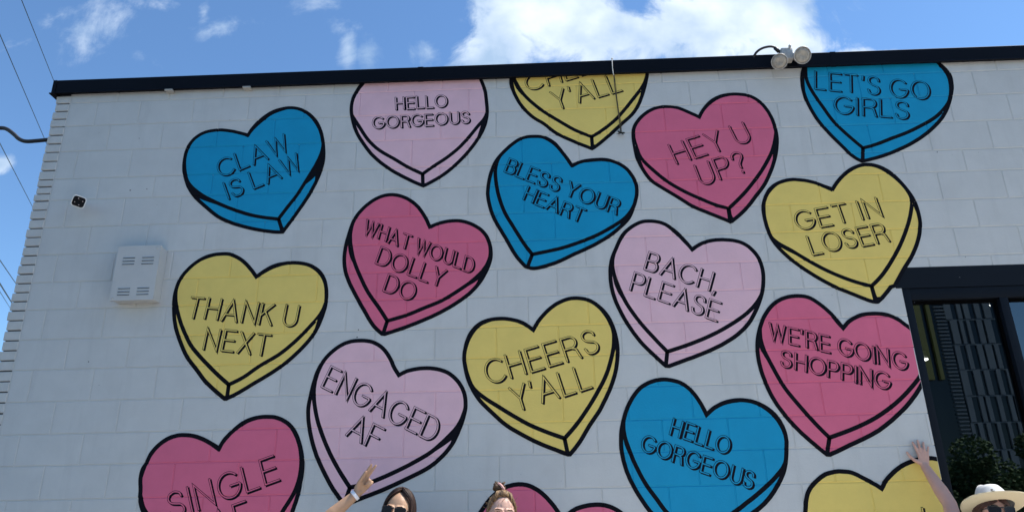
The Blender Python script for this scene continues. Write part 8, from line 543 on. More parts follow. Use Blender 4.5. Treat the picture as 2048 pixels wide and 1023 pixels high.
for s in slots:      # pressed hood over each slot
    n = len(V); V += [(s[0], D_-.0004, s[3]+.002), (s[1], D_-.0004, s[3]+.002), (s[1], D_-.006, s[2]+.002), (s[0], D_-.006, s[2]+.002), (s[0], D_-.0008, s[2]+.0025), (s[1], D_-.0008, s[2]+.0025)]
    F += [(n+3, n+2, n+1, n), (n, n+4, n+3), (n+1, n+2, n+5)]
for i in range(len(slots)): pym('louvre', [(a-vo[0], b, c-vo[2]) for a, b, c in V[i*6:i*6+6]], [(3,2,1,0),(0,4,3),(1,2,5)], m_vent, vb)
box('slot_backing', X0+.006, X1-.006, D_+.006, D_+.011, Z0_+.008, Z1_-.006, m_dark, vb, off=vo)
pym('bolt', *lathe([(.006, 0), (.006, .004), (.003, .006)], (.12, D_-.0002, .18-.005), (0,-1,0), 10), m_vent, vb)
pym('bolt', *lathe([(.006, 0), (.006, .004), (.003, .006)], (-.13, D_-.0002, -.17), (0,-1,0), 10), m_vent, vb)
# ------------------------------------------------------------------ security camera
sc = empty('security_camera', (-2.975, 0, 3.775), 'small white bullet security camera with black face, alone on the upper left wall', 'camera')
m_cw = mat('camera_white', (.72, .72, .70), .4); m_cb = mat('camera_black', (.004, .004, .006), .5, spec=.15)
fc = Vector((.098, -.155, -.066)); fd = Vector((3.0, -4.1, -1.9)).normalized()
Xc, Yc, Zc = frame_of(fd); a_ = math.radians(-9); Xr = Xc*math.cos(a_)+Yc*math.sin(a_); Yr = -Xc*math.sin(a_)+Yc*math.cos(a_)
def rsq(hx, hy, r, n=6):
    out_ = []
    for sx, sy, a0 in ((1,1,0),(-1,1,90),(-1,-1,180),(1,-1,270)):
        for i in range(n+1):
            a = math.radians(a0+90*i/n); out_.append((sx*(hx-r)+r*math.cos(a), sy*(hy-r)+r*math.sin(a)))
    return out_
def sqlathe(levels):
    V, F = [], []; n = None
    for hx, hy, r, h_ in levels:
        pr = rsq(hx*.76, hy*.76, r*.76); n = len(pr)
        V += [tuple(fc+Xr*p+Yr*q+fd*h_) for p, q in pr]
    for i in range(len(levels)-1):
        for k_ in range(n): F.append((i*n+k_, i*n+(k_+1) % n, (i+1)*n+(k_+1) % n, (i+1)*n+k_))
    F.append(tuple(range(n))[::-1]); F.append(tuple((len(levels)-1)*n+k_ for k_ in range(n)))
    return V, F
pym('housing', *sqlathe([(.030,.028,.018,-.12),(.044,.040,.022,-.11),(.052,.048,.024,-.03),(.0565,.0525,.026,.0),(.0555,.0515,.026,.006),(.050,.046,.022,.006)]), m_cw, sc, True).data.set_sharp_from_angle(angle=.6)
pym('face_plate', *sqlathe([(.0495,.0455,.022,.0062),(.048,.044,.021,.0085)]), m_cb, sc)
pym('lens', *lathe([(.014,0),(.014,.003),(.010,.003),(.009,.001)], fc+fd*.0086, fd, 20), m_cb, sc, True)
m_led = mat('infrared_led', (.55, .45, .42), .3)
for p, q in ((.022,.010),(-.022,-.010),(.008,-.021),(-.008,.021)): pym('led', *lathe([(.0035,0),(.0025,.002)], fc+Xr*p+Yr*q+fd*.0086, fd, 10), m_led, sc)
pym('arm', *tube([(0,-.004,0),(0,-.03,0),tuple(fc-fd*.11)], .013, 10), m_cw, sc)
pym('wall_plate', *lathe([(.038,0),(.038,.007),(.034,.010)], (0,-.0015,0), (0,-1,0), 20), m_cw, sc)
# ------------------------------------------------------------------ twin floodlight on the parapet
fl = empty('twin_floodlight', (2.15, -.04, CT), 'weathered grey twin floodlight clamped over the black parapet', 'floodlight')
m_al = mat('weathered_aluminium', (.43, .41, .375), .5, metal=.15, var=.25, vscale=30, bump=.0006, bscale=120); m_lens = mat('frosted_lamp_lens', (.34, .31, .26), .35, var=.25, vscale=40, bump=.001, bscale=90)
m_cable = mat('black_cable', (.012, .012, .014), .5)
def head(cx_, cy_, cz2, d, r):
    d = Vector(d).normalized(); c0 = Vector((cx_, cy_, cz2))
    hs = pym('lamp_head', *lathe([(r*.30,-r*2.1),(r*.52,-r*1.9),(r*.58,-r*1.3),(r*.86,-r*.55),(r*1.0,-r*.12),(r*1.02,0),(r*.92,0.002),(r*.90,-.004)], c0, d, 32), m_al, fl, True)
    hs.data.set_sharp_from_angle(angle=.7)
    X_, Y_, _ = frame_of(d); 
    pym('lens', *lathe([(r*.895,-.004),(r*.88,.0),(r*.7,.004),(r*.66,.0055),(r*.4,.007),(r*.36,.0055),(r*.12,.0065),(r*.05,.003)], c0, d, 32), m_lens, hs, True)
    pym('rim', *tube([tuple(c0+(X_*math.cos(a)+Y_*math.sin(a))*r*.97+d*.001) for a in [2*math.pi*i/36 for i in range(37)]], .0032, 6, False), m_al, hs, True)
    return hs
head(-.092, -.105, -.143, (-.25,-.8,-.55), .056)
head(.080, -.105, -.096, (.05,-.85,-.48), .062)
box('junction_box', -.045, .040, -.055, .03, -.085, .012, m_al, fl, .012)
pym('knuckle', *tube([(-.02,-.03,-.04),(-.055,-.05,-.085),(-.080,-.055,-.10)], [.016,.014,.017], 10), m_al, fl, True)
pym('knuckle', *tube([(.02,-.03,-.02),(.040,-.03,-.03),(.062,-.03,-.06)], [.018,.014,.017], 10), m_al, fl, True)
pym('thumb_screw', *lathe([(.010,0),(.010,.012),(.006,.018)], (.02,-.055,.012), (.1,-.2,1), 10), m_al, fl)
pym('thumb_screw', *lathe([(.008,0),(.008,.010)], (-.03,-.056,-.045), (0,-1,0), 10), m_al, fl)
pym('supply_cable', *tube(spline([(-.24,.03,-.05),(-.215,.0,.005),(-.17,-.015,.036),(-.11,-.02,.048),(-.07,-.02,.035),(-.045,-.02,-.005)], 6), .009, 8), m_cable, fl, True)
pym('cable_gland', *tube([(-.075,-.02,.035),(-.050,-.02,.0)], .014, 10), m_cable, fl, True)
# ------------------------------------------------------------------ rope with a sprig, hung over the parapet
rp = empty('hanging_rope', (.88, CY, CT), 'frayed twine hanging over the black parapet onto the cut-off yellow heart', 'rope')
m_tw = mat('white_twine', (.62, .60, .55), .8); m_tb = mat('brown_twine', (.07, .055, .03), .9, var=.3, vscale=60); m_sp = mat('dry_sprig', (.05, .055, .04), .9, var=.3, vscale=80)
pym('upper_twine', *tube([(0,.05,.006),(-.002,.0,.004),(-.004,-.012,-.006),(-.006,-.014,-.08),(-.004,-.016,-.125),(.0,-.016,-.145)], .0030, 6), m_tw, rp, True)
pym('tie', *lathe([(.006,-.004),(.008,0),(.006,.005)], (-.002,-.008,.004), (0,0,1), 10), m_tw, rp, True)
pym('lower_twine', *tube([(.0,-.014,-.140),(.004,.012,-.22),(.010,.018,-.32),(.016,.020,-.43),(.020,.022,-.52),(.024,.022,-.60)], .0035, 6), m_tb, rp, True)
pym('lower_twine', *tube([(.003,-.014,-.140),(.012,.012,-.22),(.014,.018,-.32),(.020,.020,-.43),(.030,.022,-.52),(.027,.022,-.60)], .0025, 6), m_tb, rp, True)
parts_ = []
for i in range(26):
    a = random.uniform(0, 6.28); b = random.uniform(-1, .5); l_ = random.uniform(.02, .042); d = Vector((math.cos(a), -abs(math.sin(a))*.5, b)).normalized()
    s0 = Vector((.025, .018, -.605)); e_ = s0+d*l_; w_ = frame_of(d)[0]*.006
    parts_.append(([tuple(s0), tuple(s0+d*l_*.5+w_), tuple(e_), tuple(s0+d*l_*.5-w_)], [(0,1,2,3)]))
pym('sprig', *merge(parts_), m_sp, rp)
# ------------------------------------------------------------------ two little plaster stubs under the coping
for x_, l in ((-2.436, 'pale chipped mounting stub under the parapet, nearer the building corner'), (-1.848, 'pale chipped mounting stub under the parapet, above the blue CLAW heart')):
    o = box('mounting_stub', x_-.030, x_+.030, -.048, -.0005, 4.652, 4.6655, mat('stub_plaster', (.40,.38,.34), .8, var=.1, vscale=40), None, .004)
    tag(o, l, 'mounting stub', 'stubs under the parapet')
# ------------------------------------------------------------------ conduit and overhead wires left of the building
o = pym('black_conduit', *tube(spline([(-9,.3,5.6),(-6,.3,5.05),(-4.6,.3,4.66),(-4.1,.3,4.595),(-3.94,.3,4.592),(-3.88,.3,4.578),(-3.817,.3,4.533),(-3.762,.3,4.486),(-3.702,.3,4.463),(-3.611,.3,4.465),(-3.5,.3,4.472),(-3.305,.3,4.478)], 6), .0155, 12), m_cable, None, True)
tag(o, 'thick black S-bent service conduit entering the left side of the building', 'conduit')
WR = [('thin overhead wire meeting the parapet corner, topmost of the wires', (-.8415,.8552), (-.7451,.6755), 9, 15, .0075, 'A'),
      ('overhead wire ending behind the black conduit', (-.8628,.7858), (-.7497,.5900), 9, 15, .0075, 'B'),
      ('overhead wire crossing the small white cloud at left', (-.8175,.5820), (-.7425,.4709), 9, 15, .0065, 'C'),
      ('short overhead wire low on the left edge, upper of the lower three', (-.7744,.3882), (-.7426,.3512), 9, 13, .0065, 'D'),
      ('thickest of the low overhead wires at the left edge', (-.7663,.3519), (-.7413,.3211), 9, 13, .010, 'E'),
      ('faintest and lowest overhead wire at the left edge', (-.7636,.3397), (-.7417,.3129), 9, 13, .004, 'F')]
for l, a, b, t1, t2, r_, _ in WR:
    p = CAM+Vector((a[0], 1, a[1]))*t1; q = CAM+Vector((b[0], 1, b[1]))*t2; d = q-p
    s0 = p-d*5; s1 = q+d*2.5
    pts = [tuple(s0.lerp(s1, i/16)-Vector((0,0,.0))) for i in range(17)]
    o = pym('overhead_wire', *tube(pts, r_, 6), m_cable); tag(o, l, 'wire', 'overhead wires left of the building')
# ------------------------------------------------------------------ across the street (seen mirrored in the window)
tw = empty('office_tower', (57, -96, 0), 'tall dark glass office tower with pale vertical panels, mirrored in the window', 'tower')
m_tg = mat('tower_glass', (.02, .03, .04), .15, spec=.8); m_tp = mat('tower_panel', (.30, .33, .35), .5, spec=.4, var=.1, vscale=.2); m_ty = mat('yellow_cladding', (.34, .31, .10), .5); m_tl = mat('floor_band', (.30, .33, .35), .5)
FH = 3.45
box('glass_shaft', -16, 8.55, -22, 0, 0, 70, m_tg, tw)
pnl = bpy.data.meshes.new('facade_panel'); v, f = bx(0, 1, 0, .25, 0, 1); pnl.from_pydata(v, [], f); pnl.materials.append(m_tp)
for fl_ in range(0, 14):
    x_ = -.2+random.uniform(-.2, .3)
    while x_ < 7.9:
        w_ = random.choice((.45, .55, .7, .9)); o = bpy.data.objects.new('facade_panel', pnl); C.objects.link(o); o.parent = tw
        o.location = (x_, .002, fl_*FH+.12); o.scale = (w_, 1, FH-.2); x_ += w_+random.choice((.35, .5, .8, .9))
bnd = bpy.data.meshes.new('floor_band'); v, f = bx(0, 8.7, 0, .18, -.07, .07); bnd.from_pydata(v, [], f); bnd.materials.append(m_tl)
for fl_ in range(0, 20):
    o = bpy.data.objects.new('floor_band', bnd); C.objects.link(o); o.parent = tw; o.location = (-.2, .003, fl_*FH)
lv = bpy.data.meshes.new('louvre_blade'); v, f = bx(0, 1.3, 0, .3, -.09, .09); lv.from_pydata(v, [], f); lv.materials.append(m_tl)
for i in range(70):
    o = bpy.data.objects.new('louvre_blade', lv); C.objects.link(o); o.parent = tw; o.location = (-1.7, .003, 12+i*.5)
box('yellow_fin', -4.6, -3.7, .002, .5, 19.5, 60, m_ty, tw); box('yellow_fin', -2.9, -2.4, .002, .5, 19.5, 60, m_ty, tw)
def tree(x_, y_, h_, r_, label, seed):
    rnd = random.Random(seed); e = empty('street_tree', (x_, y_, 0), label, 'tree', 'street trees across the road')
    br = [tube([(0,0,0),(.05,0,h_*.25),(0,.08,h_*.5)], [.16,.12,.09], 8)]
    for i in range(7):
        a = rnd.uniform(0, 6.28); br.append(tube([(0,.05,h_*.4),(math.cos(a)*r_*.4, math.sin(a)*r_*.4, h_*.6),(math.cos(a)*r_*.7, math.sin(a)*r_*.7, h_*.8)], [.07,.04,.02], 6))
    pym('trunk', *merge(br), m_bark, e)
    V, F = [], []
    cl = [(rnd.gauss(0, .45)*r_, rnd.gauss(0, .45)*r_, h_*.62+rnd.gauss(0, .2)*h_, rnd.uniform(.35, .6)*r_) for _ in range(16)]
    for i in range(15000):
        c = rnd.choice(cl); d = Vector((rnd.gauss(0,1), rnd.gauss(0,1), rnd.gauss(0,1))).normalized()*c[3]*rnd.uniform(.6, 1.05)
        p = Vector(c[:3])+d
        if p.z < h_*.12: continue
        n_ = Vector((rnd.gauss(0,1), rnd.gauss(0,1), rnd.gauss(0,1)+.6)).normalized(); X_, Y_, _ = frame_of(n_); s_ = rnd.uniform(.08, .16)
        n = len(V); V += [tuple(p+X_*s_), tuple(p+Y_*s_*.6), tuple(p-X_*s_), tuple(p-Y_*s_*.6)]; F.append((n, n+1, n+2, n+3))
    pym('crown', V, F, m_leaf, e)
m_bark = mat('bark', (.10, .08, .06), .9); m_leaf = mat('leaves', (.10, .15, .055), .7, var=.35, vscale=1.5)
for i, (x_, y_, h_, r_, l) in enumerate([(19.5,-38,4.1,2.2,'leftmost green street tree mirrored low in the window'), (23.0,-40,4.7,2.4,'second green street tree mirrored low in the window'), (26.6,-37,4.1,2.3,'broad green street tree mirrored above the straw hat'), (30.2,-40,4.9,2.5,'rightmost green street tree mirrored low in the window'), (15.5,-41,5,2.3,'green street tree beyond the left edge of the window')]): tree(x_, y_, h_, r_, l, i+2)
lamp((5.07, 3.0, 3.655), 'small lit spot lamp inside the first window pane, upper right', .014)
lamp((4.276, 3.0, 3.095), 'small lit oval lamp inside the first window pane, at its left', .022)
# ------------------------------------------------------------------ people
m_hairD = mat('dark_brown_hair', (.016, .008, .007), .65, spec=.25, var=.3, vscale=60)
m_hairB = mat('golden_brown_hair', (.20, .115, .05), .55, spec=.4, var=.5, vscale=110)
m_hairR = mat('auburn_hair', (.07, .022, .012), .5, spec=.5, var=.3, vscale=60)
m_lip = mat('lips', (.42, .13, .12), .45); m_eye = mat('eye_white', (.7, .68, .66), .3); m_iris = mat('iris', (.05, .03, .02), .2)
m_shade = mat('sunglass_lens', (.012, .007, .004), .22, spec=.25); m_shf = mat('sunglass_frame', (.006, .005, .006), .25, spec=.6); m_tie = mat('pink_hair_tie', (.75, .42, .38), .8)
def skin(name, col):
    m = mat(name, col, .5, spec=.35, var=.06, vscale=14, bump=.0003, bscale=300); b = m.node_tree.nodes['Principled BSDF']
    b.inputs['Subsurface Weight'].default_value = .15; b.inputs['Subsurface Radius'].default_value = (.012, .005, .003); b.inputs['Subsurface Scale'].default_value = 1.0
    return m
def capsule(p0, p1, r0, r1, n=14):
    p0, p1 = Vector(p0), Vector(p1); d = (p1-p0); l = d.length; d.normalize(); prof = []
    for i in range(1, 6): a = math.pi/2*i/6; prof.append((r0*math.sin(a), -r0*math.cos(a)))
    prof += [(r0, 0), (r1, l)]
    for i in range(5, 0, -1): a = math.pi/2*i/6; prof.append((r1*math.sin(a), l+r1*math.cos(a)))
    return lathe(prof, p0, d, n)
def ell(c, r, tilt=None, n=24, shape=None):
    V, F = [], []; k = n//2; c = Vector(c)
    for i in range(1, k):
        th = math.pi*i/k
        for j in range(n):
            a = 2*math.pi*j/n; p = Vector((math.sin(th)*math.cos(a)*r[0], math.sin(th)*math.sin(a)*r[1], math.cos(th)*r[2]))
            if shape: p = shape(p)
            if tilt: p = tilt @ p
            V.append(tuple(c+p))
    for i in range(k-2):
        for j in range(n): F.append((i*n+j, (i+1)*n+j, (i+1)*n+(j+1) % n, i*n+(j+1) % n))
    F.append(tuple(range(n))); F.append(tuple((k-2)*n+j for j in range(n))[::-1])
    return V, F
def fused(name, parts, m, parent, voxel, it=4, smooth=.5):
    V, F = merge(parts); o = pym(name, V, F, m, parent)
    r = o.modifiers.new('fuse', 'REMESH'); r.mode = 'VOXEL'; r.voxel_size = voxel; r.use_smooth_shade = True
    s = o.modifiers.new('soften', 'SMOOTH'); s.factor = smooth; s.iterations = it
    return o
def head_parts(hc, T):
    """hc: centre of the head (eye level); T: rotation; the face looks to -Y"""
    def P_(x, y, z): return tuple(hc+T @ Vector((x, y, z)))
    def shp(p):
        if p.z < 0: p.x *= 1-.30*(-p.z/.115)**1.5; p.y *= 1-.12*(-p.z/.115)
        if p.y < -.07: p.y = -.07+(p.y+.07)*.7
        return p
    L_ = [ell(hc+T @ Vector((0,.005,0)), (.074,.093,.116), T, 32, shp)]
    L_ += [capsule(P_(0,-.088,.004), P_(0,-.103,-.036), .007, .0115), ell(P_(-.010,-.094,-.038), (.008,.008,.007)), ell(P_(.010,-.094,-.038), (.008,.008,.007))]
    L_ += [capsule(P_(-.045,-.070,.022), P_(-.014,-.086,.020), .009, .009), capsule(P_(.045,-.070,.022), P_(.014,-.086,.020), .009, .009)]
    L_ += [ell(P_(-.038,-.068,-.030), (.020,.016,.018)), ell(P_(.038,-.068,-.030), (.020,.016,.018)), ell(P_(0,-.080,-.098), (.018,.016,.016)), ell(P_(0,-.084,-.064), (.022,.010,.010))]
    L_ += [ell(P_(-.077,.012,-.010), (.007,.017,.029), T), ell(P_(.077,.012,-.010), (.007,.017,.029), T)]
    return L_, P_
def face_bits(P_, par, eyes=True, brow=m_hairD):
    pym('lips', *tube([P_(-.021,-.090,-.063), P_(-.009,-.0965,-.060), P_(0,-.098,-.062), P_(.009,-.0965,-.060), P_(.021,-.090,-.063)], [.002,.004,.0042,.004,.002], 8), m_lip, par, True)
    pym('lips', *tube([P_(-.019,-.090,-.067), P_(0,-.098,-.070), P_(.019,-.090,-.067)], [.002,.005,.002], 8), m_lip, par, True)
    for s in (-1, 1):
        pym('eyebrow', *tube([P_(s*.052,-.071,.019), P_(s*.038,-.0845,.0265), P_(s*.016,-.0955,.022)], [.0015,.003,.0024], 6), brow, par, True)
        if eyes:
            e_ = pym('eye', *ell(P_(s*.031,-.0745,.002), (.0145,.010,.0072), None, 16), m_eye, par, True); pym('iris', *ell(P_(s*.031,-.0830,.002), (.0055,.0025,.0058), None, 12), m_iris, e_, True)
            pym('eyelid', *tube([P_(s*.046,-.0745,.003), P_(s*.039,-.0835,.0085), P_(s*.031,-.0865,.0095), P_(s*.022,-.0850,.007), P_(s*.017,-.080,.002)], [.0015,.0025,.0028,.0025,.0015], 6), brow, par, True)
def glasses(P_, par_name, label):
    o = empty('sunglasses', P_(0,-.09,0), label, 'sunglasses'); b = Vector(P_(0,-.09,0))
    def Q(x, y, z): return tuple(Vector(P_(x, y, z))-b)
    for s in (-1, 1):
        pr = [(s*.008,.012),(s*.030,.020),(s*.060,.021),(s*.067,.014),(s*.064,-.014),(s*.052,-.024),(s*.022,-.025),(s*.011,-.013)]
        yf = lambda x: -.106+abs(x)*.22
        n = len(pr); V = [Q(x, yf(x), z) for x, z in pr]+[Q(x, yf(x)+.004, z) for x, z in pr]
        F = [tuple(range(n)) if s < 0 else tuple(range(n))[::-1], tuple(range(n, 2*n))[::-1] if s < 0 else tuple(range(n, 2*n))]+[(i, (i+1) % n, n+(i+1) % n, n+i) for i in range(n)]
        pym('lens', V, F, m_shade, o)
        pts = [Q(x, yf(x), z) for x, z in pr]; pym('rim', *tube(pts+[pts[0], pts[1]], .0026, 6, False), m_shf, o, True)
        pym('temple', *tube([Q(s*.062,-.092,.010), Q(s*.074,-.06,.009), Q(s*.082,.0,.004), Q(s*.080,.03,-.010)], .0028, 6), m_shf, o, True)
    pym('bridge', *tube([Q(-.011,-.104,.010), Q(0,-.107,.013), Q(.011,-.104,.010)], .003, 6), m_shf, o, True)
    return o
def hand(w_, palm_dir, side, nrm, curls, sc_=1.0, spread=.16, thumb=(.75, .35)):
    """w_: wrist; palm_dir: wrist to knuckles; side: towards the thumb; nrm: out of the palm; curls: bend per finger index..little"""
    w_ = Vector(w_); d = Vector(palm_dir).normalized(); n_ = Vector(nrm); n_ = (n_-d*n_.dot(d)).normalized(); s = Vector(side); s = (s-d*s.dot(d)-n_*s.dot(n_)).normalized()
    P_ = []
    base = []
    for i, x in enumerate((.027, .009, -.009, -.026)):
        k_ = w_+d*(.086-.004*abs(i-1))*sc_+s*x*sc_; base.append(k_)
        P_.append(capsule(w_+d*.012+s*x*.55*sc_, k_, .0125*sc_, .0098*sc_, 10))
    P_.append(capsule(w_+d*.02+s*.016*sc_+n_*.006, w_+d*.055*sc_+s*.012*sc_+n_*.007, .014*sc_, .010*sc_, 10))
    for i, (l, c) in enumerate(zip((.072, .080, .074, .058), curls)):
        fd_ = (d+s*(spread*(1.5-i)/1.5)).normalized(); p = base[i]; r = .0096*sc_ if i < 3 else .0084*sc_; ang = 0
        for j, f_ in enumerate((.45, .30, .25)):
            ang += c*(1.0, 1.15, .8)[j]; q = p+(fd_*math.cos(ang)+n_*math.sin(ang))*l*f_*sc_
            P_.append(capsule(p, q, r, r*.90, 10)); p = q; r *= .90
    t0 = w_+d*.018+s*.020*sc_; t1 = t0+(d*thumb[1]+s*thumb[0]+n_*.25).normalized()*.040*sc_; t2 = t1+(d*(thumb[1]+.35)+s*thumb[0]*.8+n_*.2).normalized()*.032*sc_; t3 = t2+(d*(thumb[1]+.5)+s*thumb[0]*.6+n_*.1).normalized()*.026*sc_
    P_ += [capsule(t0, t1, .0145*sc_, .0115*sc_, 10), capsule(t1, t2, .0105*sc_, .0095*sc_, 10), capsule(t2, t3, .0095*sc_, .0078*sc_, 10)]
    return P_
def strands(name, paths, r, m, par):
    return pym(name, *merge([tube(p, [r*.7]+[r]*(len(p)-2)+[r*.3], 5) for p in paths]), m, par, True)
def person(x, y, E, T, arms, hands_, m_skin, m_top, m_leg, label, off=(0, 0)):
    """x, y: where she stands; E: eye height; arms: [(shoulder, elbow, wrist)] in world; returns root, head placer"""
    root = empty('person', (x, y, 0), label, 'person'); o_ = Vector((x, y, 0))
    def w2(p): return Vector(p)-o_
    hc = Vector((off[0], off[1], E)); hp, P_ = head_parts(hc, T)
    B = list(hp)
    B += [capsule((0,.035,E-.23), tuple(hc+Vector((0,.022,-.075))), .052, .050)]
    B += [capsule((-.13,.03,E-.27), (.13,.03,E-.27), .050, .050), ell((0,.03,E-.40), (.155,.10,.17)), ell((-.065,-.035,E-.43), (.06,.05,.065)), ell((.065,-.035,E-.43), (.06,.05,.065)), ell((0,.03,E-.60), (.125,.09,.14)), ell((0,.035,E-.78), (.165,.115,.13))]
    foot = .0
    for s in (-1, 1):
        hip = (s*.085,.03,E-.84); kn = (s*.09,.01,.47); an = (s*.095,.05,.09)
        B += [capsule(hip, kn, .085, .055), capsule(kn, (s*.093,.05,.30), .052, .050), capsule((s*.093,.05,.30), an, .050, .034), capsule(an, (s*.10,-.08,.035), .036, .028)]
    for (sh, el, wr) in arms:
        sh, el, wr = w2(sh), w2(el), w2(wr); mid = el.lerp(wr, .35)
        B += [capsule(sh, el, .050, .038), capsule(el, mid, .038, .039), capsule(mid, wr, .038, .025)]
    for hp_ in hands_: B += [([tuple(Vector(v)-o_) for v in V], F) for V, F in hp_]
    fused('body', B, m_skin, root, .0048, 3, .4)
    tp = [capsule((-.12,.03,E-.29), (.12,.03,E-.29), .062, .062), ell((0,.03,E-.40), (.170,.115,.18)), ell((0,-.03,E-.43), (.135,.07,.075)), ell((0,.03,E-.60), (.142,.107,.17)), ell((0,.035,E-.74), (.178,.130,.10))]
    for (sh, el, wr) in arms: sh, el = w2(sh), w2(el); tp.append(capsule(sh, sh.lerp(el, .30), .062, .057))
    fused('shirt', tp, m_top, root, .010)
    lg = [ell((0,.035,E-.80), (.182,.132,.12))]
    for s in (-1, 1): lg += [capsule((s*.088,.03,E-.85), (s*.09,.01,.47), .096, .068), capsule((s*.09,.01,.47), (s*.095,.05,.13), .068, .055)]
    fused('trousers', lg, m_leg, root, .010)
    for s in (-1, 1): pym('shoe', *merge([capsule((s*.097,.06,.05), (s*.103,-.10,.038), .047, .036)]), m_shoe, root, True)
    return root, P_, hc
m_shoe = mat('canvas_shoe', (.5, .5, .48), .8)
def scalp_strand(P_, phi0, th0, th1, phi1, fall, r1=1.07, k=7, wave=.004, front=None, seed=0):
    """a strand over the skull ellipsoid and then straight down by 'fall'"""
    pts = []
    for i in range(k+1):
        t_ = i/k; th = th0+(th1-th0)*t_; ph = phi0+(phi1-phi0)*min(1, t_*1.5)
        pts.append((math.sin(th)*math.sin(ph)*.076*r1, -math.sin(th)*math.cos(ph)*.095*r1+.006, math.cos(th)*.118*r1))
    x, y, z = pts[-1]; m_ = max(1, int(fall/.025)); pw = random.uniform(0, 6); aw = random.uniform(.002, .008)
    for i in range(1, m_+1):
        t_ = i/m_; pts.append((x*(1+.10*math.sin(t_*2.2))+aw*math.sin(pw+t_*9)+random.uniform(-1, 1)*wave*.4, y+random.uniform(-1, 1)*wave+.006*t_, z-fall*t_))
    return [P_(*p) for p in pts]
# --- woman on the left: long dark hair, sunglasses, pointing hand with a white wristband
E1 = 1.622; T1 = Matrix.Rotation(math.radians(9), 3, 'Y') @ Matrix.Rotation(math.radians(-6), 3, 'X') @ Matrix.Rotation(math.radians(-8), 3, 'Z')
m_s1 = skin('olive_skin', (.46, .28, .175))
wr1 = Vector((-.772, -.43, 1.735)); el1 = Vector((-.955, -.47, 1.575)); sh1 = Vector((-.70, -.385, 1.40))
h1 = hand(wr1, (.058, 0, .078), (-.5, .1, .3), (.35, -1, -.05), (.04, .10, 1.40, 1.15), 1.05, .07, (.15, .65))
r1, P1, hc1 = person(-.542, -.42, E1, T1, [(sh1, el1, wr1), ((-.37,-.39,1.40), (-.32,-.39,1.13), (-.33,-.46,.90))],
    [h1, hand((-.33,-.46,.90), (0,-.03,-1), (0,-1,0), (-1,0,0), (.25,.3,.35,.4))], m_s1, mat('black_top', (.02,.02,.022), .8), mat('blue_denim', (.05,.08,.14), .85, var=.1, vscale=30),
    'woman with long dark hair and sunglasses, pointing up at the ENGAGED heart')
face_bits(P1, r1, False)
rnd = random.Random(5); ps = []
for i in range(620):
    ph = rnd.uniform(-math.pi, math.pi); s = 1 if ph >= 0 else -1; a = abs(ph)
    tgt = max(a, math.radians(rnd.uniform(64, 82)))
    lay = rnd.uniform(1.04, 1.20)
    ps.append(scalp_strand(P1, s*a*(1 if a > .5 else .8), rnd.uniform(.02, .35), math.radians(92), s*tgt, rnd.uniform(.20, .30), lay, 8, .0055))
strands('hair', ps[::2], .0042, m_hairD, r1); strands('hair', ps[1::2], .0036, mat('chestnut_hair', (.045, .020, .013), .6, spec=.3), r1)
g1 = glasses(lambda x, y, z: tuple(Vector(P1(x, y, z))+Vector((-.542, -.42, 0))), None, 'dark sunglasses on the woman with long dark hair')
dB = (wr1-el1).normalized(); wb = empty('wristband', tuple(wr1-dB*.020), 'white paper wristband on the raised left wrist', 'wristband')
pym('band', *lathe([(.0290,-.009),(.0305,-.008),(.0300,.009),(.0285,.010),(.0275,.009),(.0275,-.009)], (0,0,0), dB, 28), mat('white_band', (.78,.79,.84), .5), wb, True)
pym('band_tab', *merge([([tuple(frame_of(dB)[0]*a+frame_of(dB)[1]*b+dB*c) for a, b, c in ((.029,.004,-.008),(.046,.010,-.008),(.046,.010,.008),(.029,.004,.008),(.029,.005,-.008),(.046,.011,-.008),(.046,.011,.008),(.029,.005,.008))], [(0,1,2,3),(7,6,5,4),(0,4,5,1),(1,5,6,2),(2,6,7,3),(3,7,4,0)])]), mat('band_tab_plastic', (.7,.7,.74), .4), wb)
# --- woman in the middle: golden brown topknot
E2 = 1.596; T2 = Matrix.Rotation(math.radians(4), 3, 'Y') @ Matrix.Rotation(math.radians(-4), 3, 'X') @ Matrix.Rotation(math.radians(12), 3, 'Z')
m_s2 = skin('fair_skin', (.58, .36, .28))
r2, P2, hc2 = person(.030, -.50, E2, T2, [((-.135,-.41,1.37), (-.20,-.41,1.10), (-.18,-.48,.86)), ((.195,-.41,1.37), (.26,-.41,1.10), (.24,-.48,.86))],
    [hand((-.18,-.48,.86), (0,-.03,-1), (0,-1,0), (1,0,0), (.25,.3,.35,.4)), hand((.24,-.48,.86), (0,-.03,-1), (0,-1,0), (-1,0,0), (.25,.3,.35,.4))], m_s2, mat('white_top', (.7,.7,.7), .8), mat('black_trousers', (.02,.02,.02), .85),
    'woman with golden brown hair in a topknot, standing in front of the lowest pink heart')
face_bits(P2, r2, True, mat('brown_brow', (.07, .035, .02), .7))
ps = []; KN = (-.014, .020, .128)
for i in range(720):
    ph = rnd.uniform(-math.pi, math.pi); a = abs(ph)
    th = math.radians(36+rnd.uniform(-2, 3)) if a < .6 else math.radians(38+min(1, (a-.6)/.9)*50+rnd.uniform(-4, 6))
    lay = rnd.uniform(1.01, 1.06); pts = []; wv_ = rnd.uniform(.004, .02)
    for k_ in range(9):
        t_ = k_/8; tt = th*(1-t_)+.18*t_; lf = lay+(.12 if a < 1 else .04)*math.sin(math.pi*t_)+rnd.uniform(-.008, .008)+wv_*math.sin(t_*7+ph*9)
        p = Vector((math.sin(tt)*math.sin(ph)*.076*lf, -math.sin(tt)*math.cos(ph)*.095*lf+.006, math.cos(tt)*.118*lf))
        p = p.lerp(Vector(KN), max(0, t_-.6)/.4); pts.append(P2(*p))
    ps.append(pts)
stray = []
